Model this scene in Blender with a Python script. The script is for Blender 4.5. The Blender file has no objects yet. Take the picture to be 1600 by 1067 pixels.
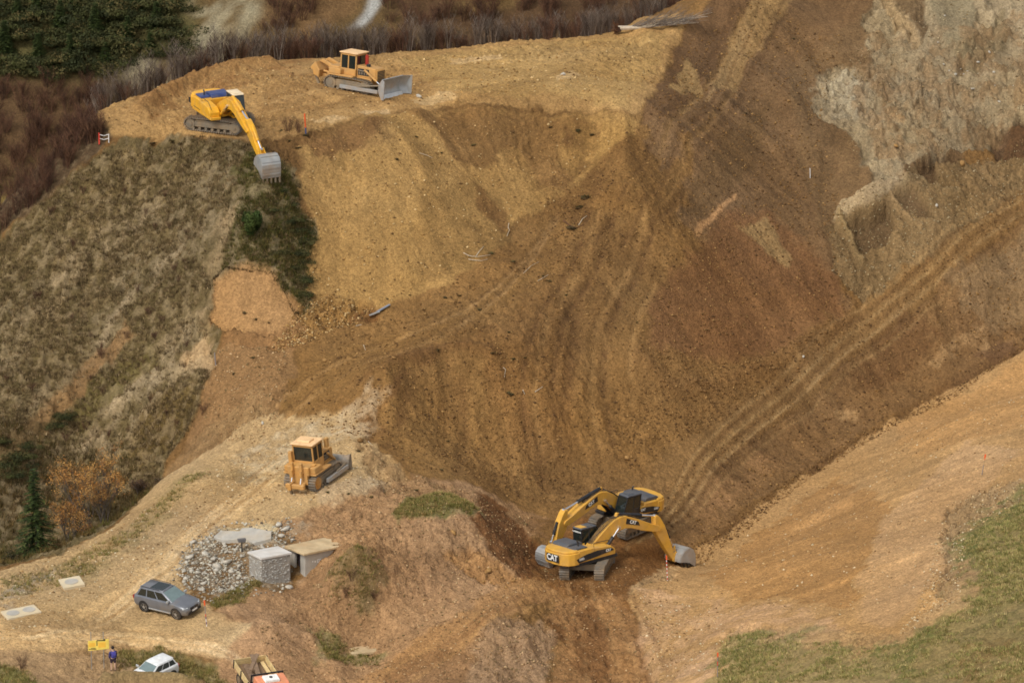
import bpy, bmesh, math, random
import numpy as np
from mathutils import Vector, Matrix, Euler

rng = np.random.default_rng(7)
random.seed(7)
scene = bpy.context.scene
COLL = scene.collection
R = math.radians

# ------------------------------------------------------------------ camera, sky, sun, exposure
CAM = np.array([0.0, -296.0, 91.4])
PITCH = 14.0
LENS = 150.0
cam_data = bpy.data.cameras.new('camera')
cam_data.lens = LENS
cam_data.sensor_width = 36.0
cam_data.clip_start = 1.0
cam_data.clip_end = 3000.0
cam = bpy.data.objects.new('camera', cam_data)
COLL.objects.link(cam)
cam.location = CAM
cam.rotation_euler = (R(90 - PITCH), 0, 0)
scene.camera = cam

SUN_EL, SUN_AZ = 48.0, 216.0      # azimuth measured from north (+Y) clockwise
world = bpy.data.worlds.new('World')
scene.world = world
world.use_nodes = True
wn = world.node_tree
wn.nodes.clear()
sky = wn.nodes.new('ShaderNodeTexSky')
sky.sky_type = 'NISHITA'
sky.sun_disc = False
sky.sun_elevation = R(SUN_EL)
sky.sun_rotation = R(SUN_AZ)
sky.altitude = 1200
sky.air_density = 1.0
sky.dust_density = 6.0
sky.ozone_density = 0.6
hsv = wn.nodes.new('ShaderNodeHueSaturation')     # overcast: the cloud deck washes out the blue
hsv.inputs['Saturation'].default_value = 0.25
bg = wn.nodes.new('ShaderNodeBackground')
bg.inputs['Strength'].default_value = 0.14
wo = wn.nodes.new('ShaderNodeOutputWorld')
wn.links.new(sky.outputs[0], hsv.inputs['Color'])
wn.links.new(hsv.outputs[0], bg.inputs['Color'])
wn.links.new(bg.outputs[0], wo.inputs['Surface'])

sun_data = bpy.data.lights.new('sun', 'SUN')
sun_data.energy = 1.2
sun_data.angle = R(18)
sun_data.color = (1.0, 0.965, 0.92)
sun = bpy.data.objects.new('sun', sun_data)
COLL.objects.link(sun)
sd = Vector((math.sin(R(SUN_AZ)) * math.cos(R(SUN_EL)), math.cos(R(SUN_AZ)) * math.cos(R(SUN_EL)), math.sin(R(SUN_EL))))
sun.rotation_euler = sd.to_track_quat('Z', 'Y').to_euler()

vs = scene.view_settings
vs.view_transform = 'Standard'
vs.look = 'None'
vs.gamma = 1.0
vs.use_curve_mapping = False
vs.exposure = 0.40
scene.render.engine = 'CYCLES'
scene.cycles.max_bounces = 5
scene.cycles.diffuse_bounces = 3
scene.cycles.use_denoising = True
scene.cycles.pixel_filter_type = 'BLACKMAN_HARRIS'
scene.cycles.filter_width = 1.7

# ------------------------------------------------------------------ colour and material helpers
def S(r, g, b):
    def f(c):
        c = c / 255.0
        return c / 12.92 if c <= 0.04045 else ((c + 0.055) / 1.055) ** 2.4
    return (f(r), f(g), f(b))

MATS = {}
def mat(name, col, rough=0.7, metal=0.0, dust=0.0, dust_col=(0.30, 0.20, 0.10), scale=3.0, spec=0.4, bump=0.0, var=0.12):
    """plain procedural paint / metal / stone: base colour, mottling, a noise-shaped film of dust, fine bump"""
    if name in MATS:
        return MATS[name]
    m = bpy.data.materials.new(name)
    m.use_nodes = True
    nt = m.node_tree
    b = nt.nodes['Principled BSDF']
    b.inputs['Roughness'].default_value = rough
    b.inputs['Metallic'].default_value = metal
    b.inputs['Specular IOR Level'].default_value = spec
    tc = nt.nodes.new('ShaderNodeTexCoord')
    n1 = nt.nodes.new('ShaderNodeTexNoise')
    n1.inputs['Scale'].default_value = scale
    n1.inputs['Detail'].default_value = 6
    nt.links.new(tc.outputs['Object'], n1.inputs['Vector'])
    mr = nt.nodes.new('ShaderNodeMapRange')
    mr.inputs['From Min'].default_value = 0.3
    mr.inputs['From Max'].default_value = 0.7
    mr.inputs['To Min'].default_value = 1 - var
    mr.inputs['To Max'].default_value = 1 + var
    nt.links.new(n1.outputs['Fac'], mr.inputs['Value'])
    mul = nt.nodes.new('ShaderNodeMix')
    mul.data_type = 'RGBA'
    mul.blend_type = 'MULTIPLY'
    mul.inputs[0].default_value = 1.0
    mul.inputs[6].default_value = (*col, 1)
    nt.links.new(mr.outputs[0], mul.inputs[7])
    out = mul.outputs[2]
    if dust > 0:
        n2 = nt.nodes.new('ShaderNodeTexNoise')
        n2.inputs['Scale'].default_value = scale * 0.45
        n2.inputs['Detail'].default_value = 8
        n2.inputs['Roughness'].default_value = 0.65
        nt.links.new(tc.outputs['Object'], n2.inputs['Vector'])
        m2 = nt.nodes.new('ShaderNodeMapRange')
        m2.inputs['From Min'].default_value = 0.62 - 0.45 * dust
        m2.inputs['From Max'].default_value = 0.82 - 0.25 * dust
        m2.inputs['To Max'].default_value = min(0.9, 0.35 + 0.6 * dust)
        nt.links.new(n2.outputs['Fac'], m2.inputs['Value'])
        mx = nt.nodes.new('ShaderNodeMix')
        mx.data_type = 'RGBA'
        nt.links.new(m2.outputs[0], mx.inputs[0])
        nt.links.new(out, mx.inputs[6])
        mx.inputs[7].default_value = (*dust_col, 1)
        out = mx.outputs[2]
    nt.links.new(out, b.inputs['Base Color'])
    if bump > 0:
        n3 = nt.nodes.new('ShaderNodeTexNoise')
        n3.inputs['Scale'].default_value = scale * 4
        n3.inputs['Detail'].default_value = 5
        nt.links.new(tc.outputs['Object'], n3.inputs['Vector'])
        bp = nt.nodes.new('ShaderNodeBump')
        bp.inputs['Strength'].default_value = 0.6
        bp.inputs['Distance'].default_value = bump
        nt.links.new(n3.outputs['Fac'], bp.inputs['Height'])
        nt.links.new(bp.outputs[0], b.inputs['Normal'])
    MATS[name] = m
    return m

def attr_mat(name, rough=0.95, scales=((0.35, 0.10), (2.2, 0.16), (9.0, 0.22)), bump=((3.0, 0.05), (14.0, 0.03)), spec=0.15, clods=()):
    """surface whose own colour sits in the point attribute 'soil'; noise adds grain and relief"""
    m = bpy.data.materials.new(name)
    m.use_nodes = True
    nt = m.node_tree
    b = nt.nodes['Principled BSDF']
    b.inputs['Roughness'].default_value = rough
    b.inputs['Specular IOR Level'].default_value = spec
    at_ = nt.nodes.new('ShaderNodeAttribute')
    at_.attribute_name = 'soil'
    geo = nt.nodes.new('ShaderNodeNewGeometry')
    out = at_.outputs['Color']
    for sc, amp in scales:
        n = nt.nodes.new('ShaderNodeTexNoise')
        n.inputs['Scale'].default_value = sc
        n.inputs['Detail'].default_value = 3
        n.inputs['Roughness'].default_value = 0.65
        nt.links.new(geo.outputs['Position'], n.inputs['Vector'])
        mr = nt.nodes.new('ShaderNodeMapRange')
        mr.inputs['From Min'].default_value = 0.28
        mr.inputs['From Max'].default_value = 0.72
        mr.inputs['To Min'].default_value = 1 - amp
        mr.inputs['To Max'].default_value = 1 + amp
        nt.links.new(n.outputs['Fac'], mr.inputs['Value'])
        mul = nt.nodes.new('ShaderNodeMix')
        mul.data_type = 'RGBA'
        mul.blend_type = 'MULTIPLY'
        mul.inputs[0].default_value = 1.0
        nt.links.new(out, mul.inputs[6])
        nt.links.new(mr.outputs[0], mul.inputs[7])
        out = mul.outputs[2]
    prev = None
    for sc, amp, dist in clods:                       # crumbs: cells of random tone, each a little dome
        vo = nt.nodes.new('ShaderNodeTexVoronoi')
        vo.inputs['Scale'].default_value = sc
        vo.inputs['Randomness'].default_value = 1.0
        nw = nt.nodes.new('ShaderNodeTexNoise')
        nw.inputs['Scale'].default_value = sc * .8
        nt.links.new(geo.outputs['Position'], nw.inputs['Vector'])
        ad = nt.nodes.new('ShaderNodeVectorMath')
        ad.operation = 'MULTIPLY_ADD'
        ad.inputs[1].default_value = (.9 / sc,) * 3
        nt.links.new(nw.outputs['Color'], ad.inputs[0])
        nt.links.new(geo.outputs['Position'], ad.inputs[2])
        nt.links.new(ad.outputs[0], vo.inputs['Vector'])
        sp_ = nt.nodes.new('ShaderNodeSeparateColor')
        nt.links.new(vo.outputs['Color'], sp_.inputs[0])
        mr = nt.nodes.new('ShaderNodeMapRange')
        mr.inputs['To Min'].default_value = 1 - amp
        mr.inputs['To Max'].default_value = 1 + amp
        nt.links.new(sp_.outputs[0], mr.inputs['Value'])
        mul = nt.nodes.new('ShaderNodeMix')
        mul.data_type = 'RGBA'
        mul.blend_type = 'MULTIPLY'
        mul.inputs[0].default_value = 1.0
        nt.links.new(out, mul.inputs[6])
        nt.links.new(mr.outputs[0], mul.inputs[7])
        out = mul.outputs[2]
        bp = nt.nodes.new('ShaderNodeBump')
        bp.invert = True
        bp.inputs['Strength'].default_value = 0.8
        bp.inputs['Distance'].default_value = dist
        nt.links.new(vo.outputs['Distance'], bp.inputs['Height'])
        if prev is not None:
            nt.links.new(prev, bp.inputs['Normal'])
        prev = bp.outputs[0]
    nt.links.new(out, b.inputs['Base Color'])
    for sc, dist in bump:
        n = nt.nodes.new('ShaderNodeTexNoise')
        n.inputs['Scale'].default_value = sc
        n.inputs['Detail'].default_value = 4
        n.inputs['Roughness'].default_value = 0.65
        nt.links.new(geo.outputs['Position'], n.inputs['Vector'])
        bp = nt.nodes.new('ShaderNodeBump')
        bp.inputs['Strength'].default_value = 0.9
        bp.inputs['Distance'].default_value = dist
        nt.links.new(n.outputs['Fac'], bp.inputs['Height'])
        if prev is not None:
            nt.links.new(prev, bp.inputs['Normal'])
        prev = bp.outputs[0]
    if prev is not None:
        nt.links.new(prev, b.inputs['Normal'])
    MATS[name] = m
    return m

# ------------------------------------------------------------------ scene-graph helpers
def link(name, data, parent=None):
    o = bpy.data.objects.new(name, data)
    COLL.objects.link(o)
    if parent is not None:
        o.parent = parent
    return o

def tag(o, label=None, cat=None, group=None, kind=None):
    if label: o['label'] = label
    if cat: o['category'] = cat
    if group: o['group'] = group
    if kind: o['kind'] = kind
    return o

def mesh_np(name, verts, faces, material, col=None, smooth=False):
    """mesh from numpy arrays: verts (n,3), faces (m,3) or (m,4)"""
    me = bpy.data.meshes.new(name)
    verts = np.asarray(verts, np.float32)
    faces = np.asarray(faces, np.int32)
    k = faces.shape[1]
    me.vertices.add(len(verts))
    me.vertices.foreach_set('co', verts.ravel())
    me.loops.add(faces.size)
    me.loops.foreach_set('vertex_index', faces.ravel())
    me.polygons.add(len(faces))
    me.polygons.foreach_set('loop_start', np.arange(0, faces.size, k, dtype=np.int32))
    me.polygons.foreach_set('loop_total', np.full(len(faces), k, np.int32))
    me.update(calc_edges=True)
    if col is not None:
        a = me.attributes.new('soil', 'FLOAT_COLOR', 'POINT')
        c4 = np.ones((len(verts), 4), np.float32)
        c4[:, :3] = col
        a.data.foreach_set('color', c4.ravel())
    if smooth:
        me.polygons.foreach_set('use_smooth', np.ones(len(faces), bool))
    me.materials.append(material)
    return me

# ------------------------------------------------------------------ noise
_TAB = rng.random((512, 512)).astype(np.float32)
def vnoise(x, y, seed=0):
    x = x + seed * 17.31
    y = y + seed * 9.77
    xi = np.floor(x).astype(np.int64)
    yi = np.floor(y).astype(np.int64)
    fx = (x - xi).astype(np.float32)
    fy = (y - yi).astype(np.float32)
    fx = fx * fx * (3 - 2 * fx)
    fy = fy * fy * (3 - 2 * fy)
    x0, x1, y0, y1 = xi & 511, (xi + 1) & 511, yi & 511, (yi + 1) & 511
    a = _TAB[y0, x0] * (1 - fx) + _TAB[y0, x1] * fx
    b = _TAB[y1, x0] * (1 - fx) + _TAB[y1, x1] * fx
    return (a * (1 - fy) + b * fy) * 2 - 1

def fbm(x, y, size, octv=4, seed=0, gain=0.5):
    out = 0
    amp, tot, f = 1.0, 0.0, 1.0 / size
    for o in range(octv):
        c, s = math.cos(0.6 * o), math.sin(0.6 * o)
        out = out + amp * vnoise((x * c - y * s) * f, (x * s + y * c) * f, seed + o * 3 + 1)
        tot += amp
        amp *= gain
        f *= 2.03
    return out / tot

def sstep(a, b, x):
    t = np.clip((x - a) / (b - a), 0, 1)
    return t * t * (3 - 2 * t)
# ------------------------------------------------------------------ terrain: survey points
# Sight lines through a picture position fix each survey point; its height (third number) is estimated.
FPX = 1600 * LENS / 36.0
cp, sp = math.cos(R(PITCH)), math.sin(R(PITCH))
def ray(u, v):
    a = (np.asarray(u, float) - 800.0) / FPX
    b = (533.5 - np.asarray(v, float)) / FPX
    return np.stack([a, cp + b * sp, -sp + b * cp], -1)
def lift(u, v, z):
    d = ray(u, v)
    t = (z - CAM[2]) / d[..., 2]
    return CAM + d * np.asarray(t)[..., None]
def project(p):
    q = np.asarray(p, float) - CAM
    depth = q[..., 1] * cp - q[..., 2] * sp
    up = q[..., 1] * sp + q[..., 2] * cp
    return 800 + FPX * q[..., 0] / depth, 533.5 - FPX * up / depth

SURVEY = [
 # access road and its bench, lower left
 (0,1067,0),(0,1000,.5),(0,890,1.2),(150,1060,-.2),(150,960,.8),(265,965,1.0),(100,870,1.7),(200,805,2.5),(262,742,3.3),
 (330,692,4.2),(350,800,3.5),(400,730,4.5),(490,765,4.7),(560,740,5.0),(440,640,6.5),(540,645,6.6),(300,870,2.3),(560,690,5.8),
 (-120,1000,.2),(-120,1100,-.6),(200,1110,-.8),
 # grassy hillside on the left
 (0,760,1.0),(0,600,6.3),(0,400,12.8),(150,760,.7),(150,650,4.2),(150,500,9.4),(150,240,19.2),(250,400,13.6),(250,300,17),
 (300,500,10.2),(300,600,7),(-150,600,4),(-150,450,8.5),
 (412,277,18.8),(400,345,16.2),(340,430,12.9),(400,480,11.2),(460,490,10.9),(330,560,8.4),
 # plateau
 (150,222,19.9),(300,214,20.3),(400,216,20.3),(480,205,20.6),(560,186,21),(650,166,21.2),(760,165,21.1),(860,180,20.6),
 (940,180,20.5),(1000,170,20.8),(340,175,20.9),(600,125,21.5),(800,110,21.7),(950,110,21.9),(165,170,20.7),(300,120,21.7),
 (400,100,22),(600,83,22.1),(800,62,22.5),(1000,42,23.1),(1070,40,23.5),
 # cut face under the plateau
 (480,300,17.2),(480,400,13.7),(600,300,17),(600,400,13.6),(600,480,11),(700,250,18.3),(700,350,15),(700,420,12.8),
 (800,250,18),(800,330,15.4),(900,240,18.2),(930,300,16.4),(850,370,14),
 # bench track and fill slope
 (420,620,7.1),(520,570,8.5),(620,530,9.7),(720,480,11.2),(800,420,12.7),(600,575,9),(700,545,9.6),
 (600,640,6.9),(700,640,6.3),(640,740,4.5),(760,700,4.1),(760,765,2.9),(850,600,7.3),(850,500,10.3),(850,700,3.8),
 (840,805,1.2),(900,760,1.8),(950,600,6.6),(950,450,11.5),(1000,550,8.2),(1000,400,13),(1000,300,16.4),(1050,650,4.6),
 (1150,570,6.3),(1250,530,7),(1320,492,7.9),(1150,420,11.3),(1250,420,10.7),(1350,400,11.3),(1250,300,14.5),(1130,250,17),
 (1250,200,17.8),(1400,300,14.6),(1400,200,18),(1500,330,13.3),(1550,250,15.6),(1600,200,17.5),(1600,100,21),(1400,100,21),
 (1250,100,21),(1250,0,24.2),(1130,100,21.6),(1100,50,23),(1400,0,24.4),(1600,0,24.4),(1750,150,19.5),(1118,12,24.5),(1150,-45,26.3),(1250,-80,26.8),(1420,-80,27),(1600,-80,27),
 # mound between the road and the cutting
 (640,790,4.3),(740,802,3.9),(790,862,1.7),(850,885,.1),(650,860,2.8),(700,950,.5),(640,1000,-.6),(560,1000,-1.0),(560,870,3.4),
 (610,930,1.1),
 (415,915,1.6),(480,915,1.3),(500,965,.3),(420,965,.9),(480,1050,-.8),(430,1005,.6),(330,1060,-.5),(560,1060,-1.6),
 (700,1067,-1.6),(800,990,-.3),(850,1060,-1.9),(1000,1067,-2.2),(900,960,-.3),
 # cutting with the two machines
 (920,905,.35),(985,832,.8),(1010,960,-.5),(1040,890,-.5),(960,860,.6),
 # haul road, its shoulder and the ditch
 (1000,790,1.3),(1080,720,2.4),(1150,660,3.5),(1330,520,7),(1450,430,9.8),(1600,320,13),(1750,240,16),
 (1070,872,-1.1),(1150,815,-.5),(1300,715,1.1),(1450,620,3.4),(1600,540,5.9),
 # trimmed tan slope and the meadow above it
 (1150,900,.6),(1250,850,1.9),(1300,950,2.7),(1400,750,3.4),(1400,880,4.2),(1500,800,5.3),(1500,650,5.1),(1600,700,6.9),
 (1600,800,6.9),(1450,960,4.9),(1150,1000,.9),(1200,1050,1.5),(1400,1060,4.2),(1600,1000,6.4),(1600,1067,6),(1750,850,8.4),(1400,1180,3.5),
]
sv = np.array(SURVEY, float)
sv[:, 2] *= 1.15
PTS = lift(sv[:, 0], sv[:, 1], sv[:, 2])
HIDDEN = np.array([  # ground the camera cannot see: the gully behind the road bench, the back of the ridge
 (-38, 8, -1.6), (-31, 14, -1.0), (-27, 19, 1.4), (-50, 8, -2), (-50, 24, -.5),
 (-43, 60, 9), (-40, 80, 1), (-20, 84, 16), (-20, 97, 2), (0, 90, 17), (0, 104, 3), (14, 96, 19), (16, 110, 6), (40, 118, 36), (-62, 50, 5), (-60, 78, -3),
 (62, 58, 22), (60, 10, 12), (60, -30, 11), (0, -55, -7), (-30, -55, -4), (30, -70, 2), (-62, -20, -2), (62, 118, 36), (0, -80, -10), (-85, 0, -4), (85, 40, 22), (-85, 100, -6), (0, 120, -4), (85, 120, 28), (-85, -80, -8), (85, -80, 6),
], float)
CTRL = np.concatenate([PTS, HIDDEN])

def tps_fit(xy, z, smooth=0.02):
    n = len(xy)
    d = np.linalg.norm(xy[:, None] - xy[None], axis=-1)
    K = np.where(d > 0, d * d * np.log(d + 1e-9), 0)
    # pull towards a rounded surface: the spline keeps the survey heights within a hand's breadth
    A = np.zeros((n + 3, n + 3))
    A[:n, :n] = K + np.eye(n) * smooth * 20
    P = np.c_[np.ones(n), xy]
    A[:n, n:] = P
    A[n:, :n] = P.T
    return np.linalg.solve(A, np.r_[z, 0, 0, 0])
TPS = tps_fit(CTRL[:, :2], CTRL[:, 2])
def tps_eval(x, y):
    x = np.asarray(x, np.float32); y = np.asarray(y, np.float32)
    out = (TPS[-3] + TPS[-2] * x + TPS[-1] * y).astype(np.float32)
    for (cx, cy), w in zip(CTRL[:, :2], TPS[:-3]):
        r2 = (x - np.float32(cx)) ** 2 + (y - np.float32(cy)) ** 2 + np.float32(1e-9)
        out += np.float32(0.5 * w) * r2 * np.log(r2)
    return out

def axis(lo, f0, f1, hi, step):
    a = [f0]
    s = step
    while a[-1] > lo:
        s *= 1.25
        a.append(a[-1] - s)
    b = [f1]
    s = step
    while b[-1] < hi:
        s *= 1.25
        b.append(b[-1] + s)
    return np.array(a[::-1][:-1] + list(np.arange(f0, f1, step)) + b, np.float64)
DX, DY = 0.125, 0.175
AX = axis(-75, -46, 48, 80, DX)
AY = axis(-75, -42, 93, 118, DY)
GX, GY = np.meshgrid(AX, AY)
# spline on a coarser lattice, then refined smoothly
cx_, cy_ = np.linspace(AX[0], AX[-1], 330), np.linspace(AY[0], AY[-1], 360)
H0 = tps_eval(*np.meshgrid(cx_, cy_))
def cubic_resample(A, src, dst, ax):
    A = np.moveaxis(A, ax, 0)
    t = (dst - src[0]) / (src[1] - src[0])
    i = np.clip(np.floor(t).astype(int), 0, len(src) - 2)
    f = (t - i)[:, None]
    g = lambda k: A[np.clip(i + k, 0, len(src) - 1)]
    p0, p1, p2, p3 = g(-1), g(0), g(1), g(2)
    o = p1 + 0.5 * f * (p2 - p0 + f * (2 * p0 - 5 * p1 + 4 * p2 - p3 + f * (3 * (p1 - p2) + p3 - p0)))
    return np.moveaxis(o, 0, ax)
H = cubic_resample(cubic_resample(H0, cx_, AX, 1), cy_, AY, 0).astype(np.float64)
HBASE = H.copy()

def lookup(A, x, y):
    x = np.asarray(x, float); y = np.asarray(y, float)
    i = np.clip(np.searchsorted(AX, x) - 1, 0, len(AX) - 2)
    j = np.clip(np.searchsorted(AY, y) - 1, 0, len(AY) - 2)
    fx = np.clip((x - AX[i]) / (AX[i + 1] - AX[i]), 0, 1)
    fy = np.clip((y - AY[j]) / (AY[j + 1] - AY[j]), 0, 1)
    return (A[j, i] * (1 - fx) + A[j, i + 1] * fx) * (1 - fy) + (A[j + 1, i] * (1 - fx) + A[j + 1, i + 1] * fx) * fy

TS = np.arange(225, 460, 0.2)
def at(u, v, A=None):
    """ground point on the sight line through picture position (u, v)"""
    A = HBASE if A is None else A
    d = ray(u, v)
    p = CAM + d * TS[:, None]
    diff = p[:, 2] - lookup(A, p[:, 0], p[:, 1])
    inside = (p[:, 0] > AX[0]) & (p[:, 0] < AX[-1]) & (p[:, 1] < AY[-1]) & (p[:, 1] > AY[0])
    hit = np.nonzero((diff < 0) & inside)[0]
    if len(hit) == 0:
        q = lift(u, v, 5.0)
        return q
    k = max(hit[0], 1)
    a, b = diff[k - 1], diff[k]
    t = TS[k - 1] + (TS[k] - TS[k - 1]) * (a / (a - b) if a != b else 0)
    return CAM + d * t
def ats(pts):
    return np.array([at(u, v)[:2] for u, v in pts])
def gz(x, y):
    return float(lookup(H, x, y))
def gnormal(x, y, A=None, e=0.8):
    A = HBASE if A is None else A
    dx = (lookup(A, x + e, y) - lookup(A, x - e, y)) / (2 * e)
    dy = (lookup(A, x, y + e) - lookup(A, x, y - e)) / (2 * e)
    return Vector((-float(dx), -float(dy), 1)).normalized()

# ------------------------------------------------------------------ painting and shaping the ground in plan
WX = .8 * fbm(GX, GY, 2.2, 4, 11) + .4 * fbm(GX, GY, .7, 3, 15)
WY = .8 * fbm(GX, GY, 2.2, 4, 23) + .4 * fbm(GX, GY, .7, 3, 27)
N03 = fbm(GX, GY, 0.45, 3, 31)
N1 = fbm(GX, GY, 1.3, 4, 37)
N4 = fbm(GX, GY, 5.0, 4, 41)
COL = np.zeros(GX.shape + (3,), np.float32)
COL[:] = S(122, 90, 50)
RGH = np.full(GX.shape, 1.0, np.float32)
STK = np.full(GX.shape, 0.5, np.float32)
GRS = np.zeros(GX.shape, np.float32)     # where grass grows (for the tufts)

def box_of(w, pad):
    lo, hi = w.min(0) - pad, w.max(0) + pad
    j0, j1 = np.searchsorted(AY, [lo[1], hi[1]])
    i0, i1 = np.searchsorted(AX, [lo[0], hi[0]])
    return slice(max(j0 - 1, 0), j1 + 1), slice(max(i0 - 1, 0), i1 + 1)

def poly_mask(w, soft=0.5, warp=0.6, pad=3.0):
    sl = box_of(w, pad)
    x = GX[sl] + warp * WX[sl] * 1.6
    y = GY[sl] + warp * WY[sl] * 1.6
    inside = np.zeros(x.shape, bool)
    dist = np.full(x.shape, 1e9)
    n = len(w)
    for k in range(n):
        ax_, ay_ = w[k]
        bx_, by_ = w[(k + 1) % n]
        ex, ey = bx_ - ax_, by_ - ay_
        L2 = ex * ex + ey * ey + 1e-12
        t = np.clip(((x - ax_) * ex + (y - ay_) * ey) / L2, 0, 1)
        dist = np.minimum(dist, (x - ax_ - t * ex) ** 2 + (y - ay_ - t * ey) ** 2)
        cond = (ay_ > y) != (by_ > y)
        xc = ax_ + (y - ay_) * ex / (ey if abs(ey) > 1e-12 else 1e-12)
        inside ^= cond & (x < xc)
    s = np.where(inside, 1, -1) * np.sqrt(dist)
    return sl, sstep(-soft, soft, s).astype(np.float32), s

def line_dist(w, warp=0.2, pad=3.0):
    sl = box_of(w, pad)
    x = GX[sl] + warp * WX[sl]
    y = GY[sl] + warp * WY[sl]
    dist = np.full(x.shape, 1e9)
    for k in range(len(w) - 1):
        ax_, ay_ = w[k]
        ex, ey = w[k + 1] - w[k]
        L2 = ex * ex + ey * ey + 1e-12
        t = np.clip(((x - ax_) * ex + (y - ay_) * ey) / L2, 0, 1)
        dist = np.minimum(dist, (x - ax_ - t * ex) ** 2 + (y - ay_ - t * ey) ** 2)
    return sl, np.sqrt(dist)

def smooth_line(w, n=6):
    w = np.asarray(w, float)
    if len(w) < 3:
        return w
    out = []
    for k in range(len(w) - 1):
        p0, p1, p2, p3 = w[max(k - 1, 0)], w[k], w[k + 1], w[min(k + 2, len(w) - 1)]
        for q in range(n):
            f = q / n
            out.append(p1 + 0.5 * f * (p2 - p0 + f * (2 * p0 - 5 * p1 + 4 * p2 - p3 + f * (3 * (p1 - p2) + p3 - p0))))
    out.append(w[-1])
    return np.array(out)

def zone(px, col, soft=0.5, warp=0.6, amt=1.0, rough=None, streak=None, grass=None, dz=0.0, mottle=0.0):
    w = ats(px)
    sl, m, s = poly_mask(w, soft * .5, warp)
    a = m * amt
    if mottle:
        a = a * np.clip(0.5 + mottle * (N1[sl] + 0.6 * N03[sl]), 0, 1)
    if col is not None:
        c = np.array(S(*col), np.float32)
        COL[sl] = COL[sl] * (1 - a[..., None]) + c * a[..., None]
    if rough is not None: RGH[sl] = RGH[sl] * (1 - m) + rough * m
    if streak is not None: STK[sl] = STK[sl] * (1 - m) + streak * m
    if grass is not None: GRS[sl] = GRS[sl] * (1 - m) + grass * m
    if dz: H[sl] += dz * m
    return w

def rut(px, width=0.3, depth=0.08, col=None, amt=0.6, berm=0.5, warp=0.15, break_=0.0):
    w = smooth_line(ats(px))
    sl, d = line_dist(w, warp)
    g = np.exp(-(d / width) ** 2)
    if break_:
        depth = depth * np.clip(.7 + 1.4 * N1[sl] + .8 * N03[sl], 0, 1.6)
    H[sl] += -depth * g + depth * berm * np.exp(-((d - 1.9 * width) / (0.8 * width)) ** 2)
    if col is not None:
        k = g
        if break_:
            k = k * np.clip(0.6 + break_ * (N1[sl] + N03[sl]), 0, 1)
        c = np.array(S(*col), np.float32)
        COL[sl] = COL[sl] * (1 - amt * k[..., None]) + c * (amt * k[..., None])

def blob(u, v, r, dz=0.0, col=None, amt=0.8, ry=None, ang=0.0, warp=0.5):
    p = at(u, v)
    w = p[:2] + np.array([[-1, -1], [1, 1]]) * max(r, ry or r) * 2.2
    sl = box_of(w, 0.5)
    x = GX[sl] - p[0] + warp * WX[sl] * r
    y = GY[sl] - p[1] + warp * WY[sl] * r
    c, s = math.cos(ang), math.sin(ang)
    q = ((x * c + y * s) / r) ** 2 + ((-x * s + y * c) / (ry or r)) ** 2
    g = np.exp(-q)
    if dz: H[sl] += dz * g
    if col is not None:
        cc = np.array(S(*col), np.float32)
        COL[sl] = COL[sl] * (1 - amt * g[..., None]) + cc * (amt * g[..., None])
# ------------------------------------------------------------------ the ground's colours, zone by zone
FILL, FILL_RED, DARKFILL = (130, 96, 53), (120, 84, 50), (115, 87, 55)
# big fill bowl and everything right of it
zone([(1000,170),(1075,40),(1130,-60),(1700,-60),(1700,300),(1330,520),(1050,700),(900,800),(830,820),(760,770),(640,745),(560,690),(430,640),(470,500),(600,480),(760,400),(900,280)], FILL, 0.8, 0.9, rough=0.8, streak=0.8)
zone([(1010,180),(1090,30),(1200,-40),(1420,-40),(1300,110),(1280,200),(1330,290),(1300,430),(1330,480),(1150,420),(1060,330),(1090,220),(1030,260)], DARKFILL, 0.8, 0.9, rough=0.5, streak=0.9)
zone([(1040,440),(1130,330),(1200,330),(1260,370),(1310,440),(1320,500),(1230,545),(1090,560),(1010,540)], FILL_RED, 1.2, 0.8, 0.85, rough=0.6, streak=0.8)
zone([(1003,182),(1040,110),(1078,44),(1130,-20),(1210,-20),(1150,60),(1110,122),(1090,160),(1050,190)], (106, 78, 48), 0.4, 0.35, 0.95, streak=1.0)
# light dozer streak coming down from the top, with an ochre facet beside it
zone([(1195,-20),(1250,-20),(1190,80),(1150,128),(1108,130),(1140,70)], (150, 118, 72), 0.4, 0.35, 0.85, streak=0.9)
zone([(1046,138),(1060,108),(1076,88),(1096,120),(1090,150),(1062,150)], (152, 120, 72), 0.3, 0.4, 0.85, streak=1)
rut([(1215,-10),(1160,70),(1118,132),(1060,175)], 0.18, 0.07, (172, 138, 88), 0.7, break_=0.6)
rut([(1238,-10),(1186,76),(1150,130),(1090,185)], 0.18, 0.07, (92, 66, 40), 0.7, break_=0.6)
zone([(1085,352),(1100,335),(1150,300),(1150,308),(1110,340),(1090,358)], (176, 132, 84), 0.2, 0.25, 0.85)
zone([(1160,355),(1195,335),(1240,398),(1228,414),(1195,390)], (150, 120, 74), 0.4, 0.5, 0.75, streak=1)
zone([(1110,240),(1150,180),(1200,150),(1190,230),(1140,290),(1100,320),(1060,350),(1075,290)], (98, 74, 44), 0.6, 0.7, 0.6, streak=1)
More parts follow.
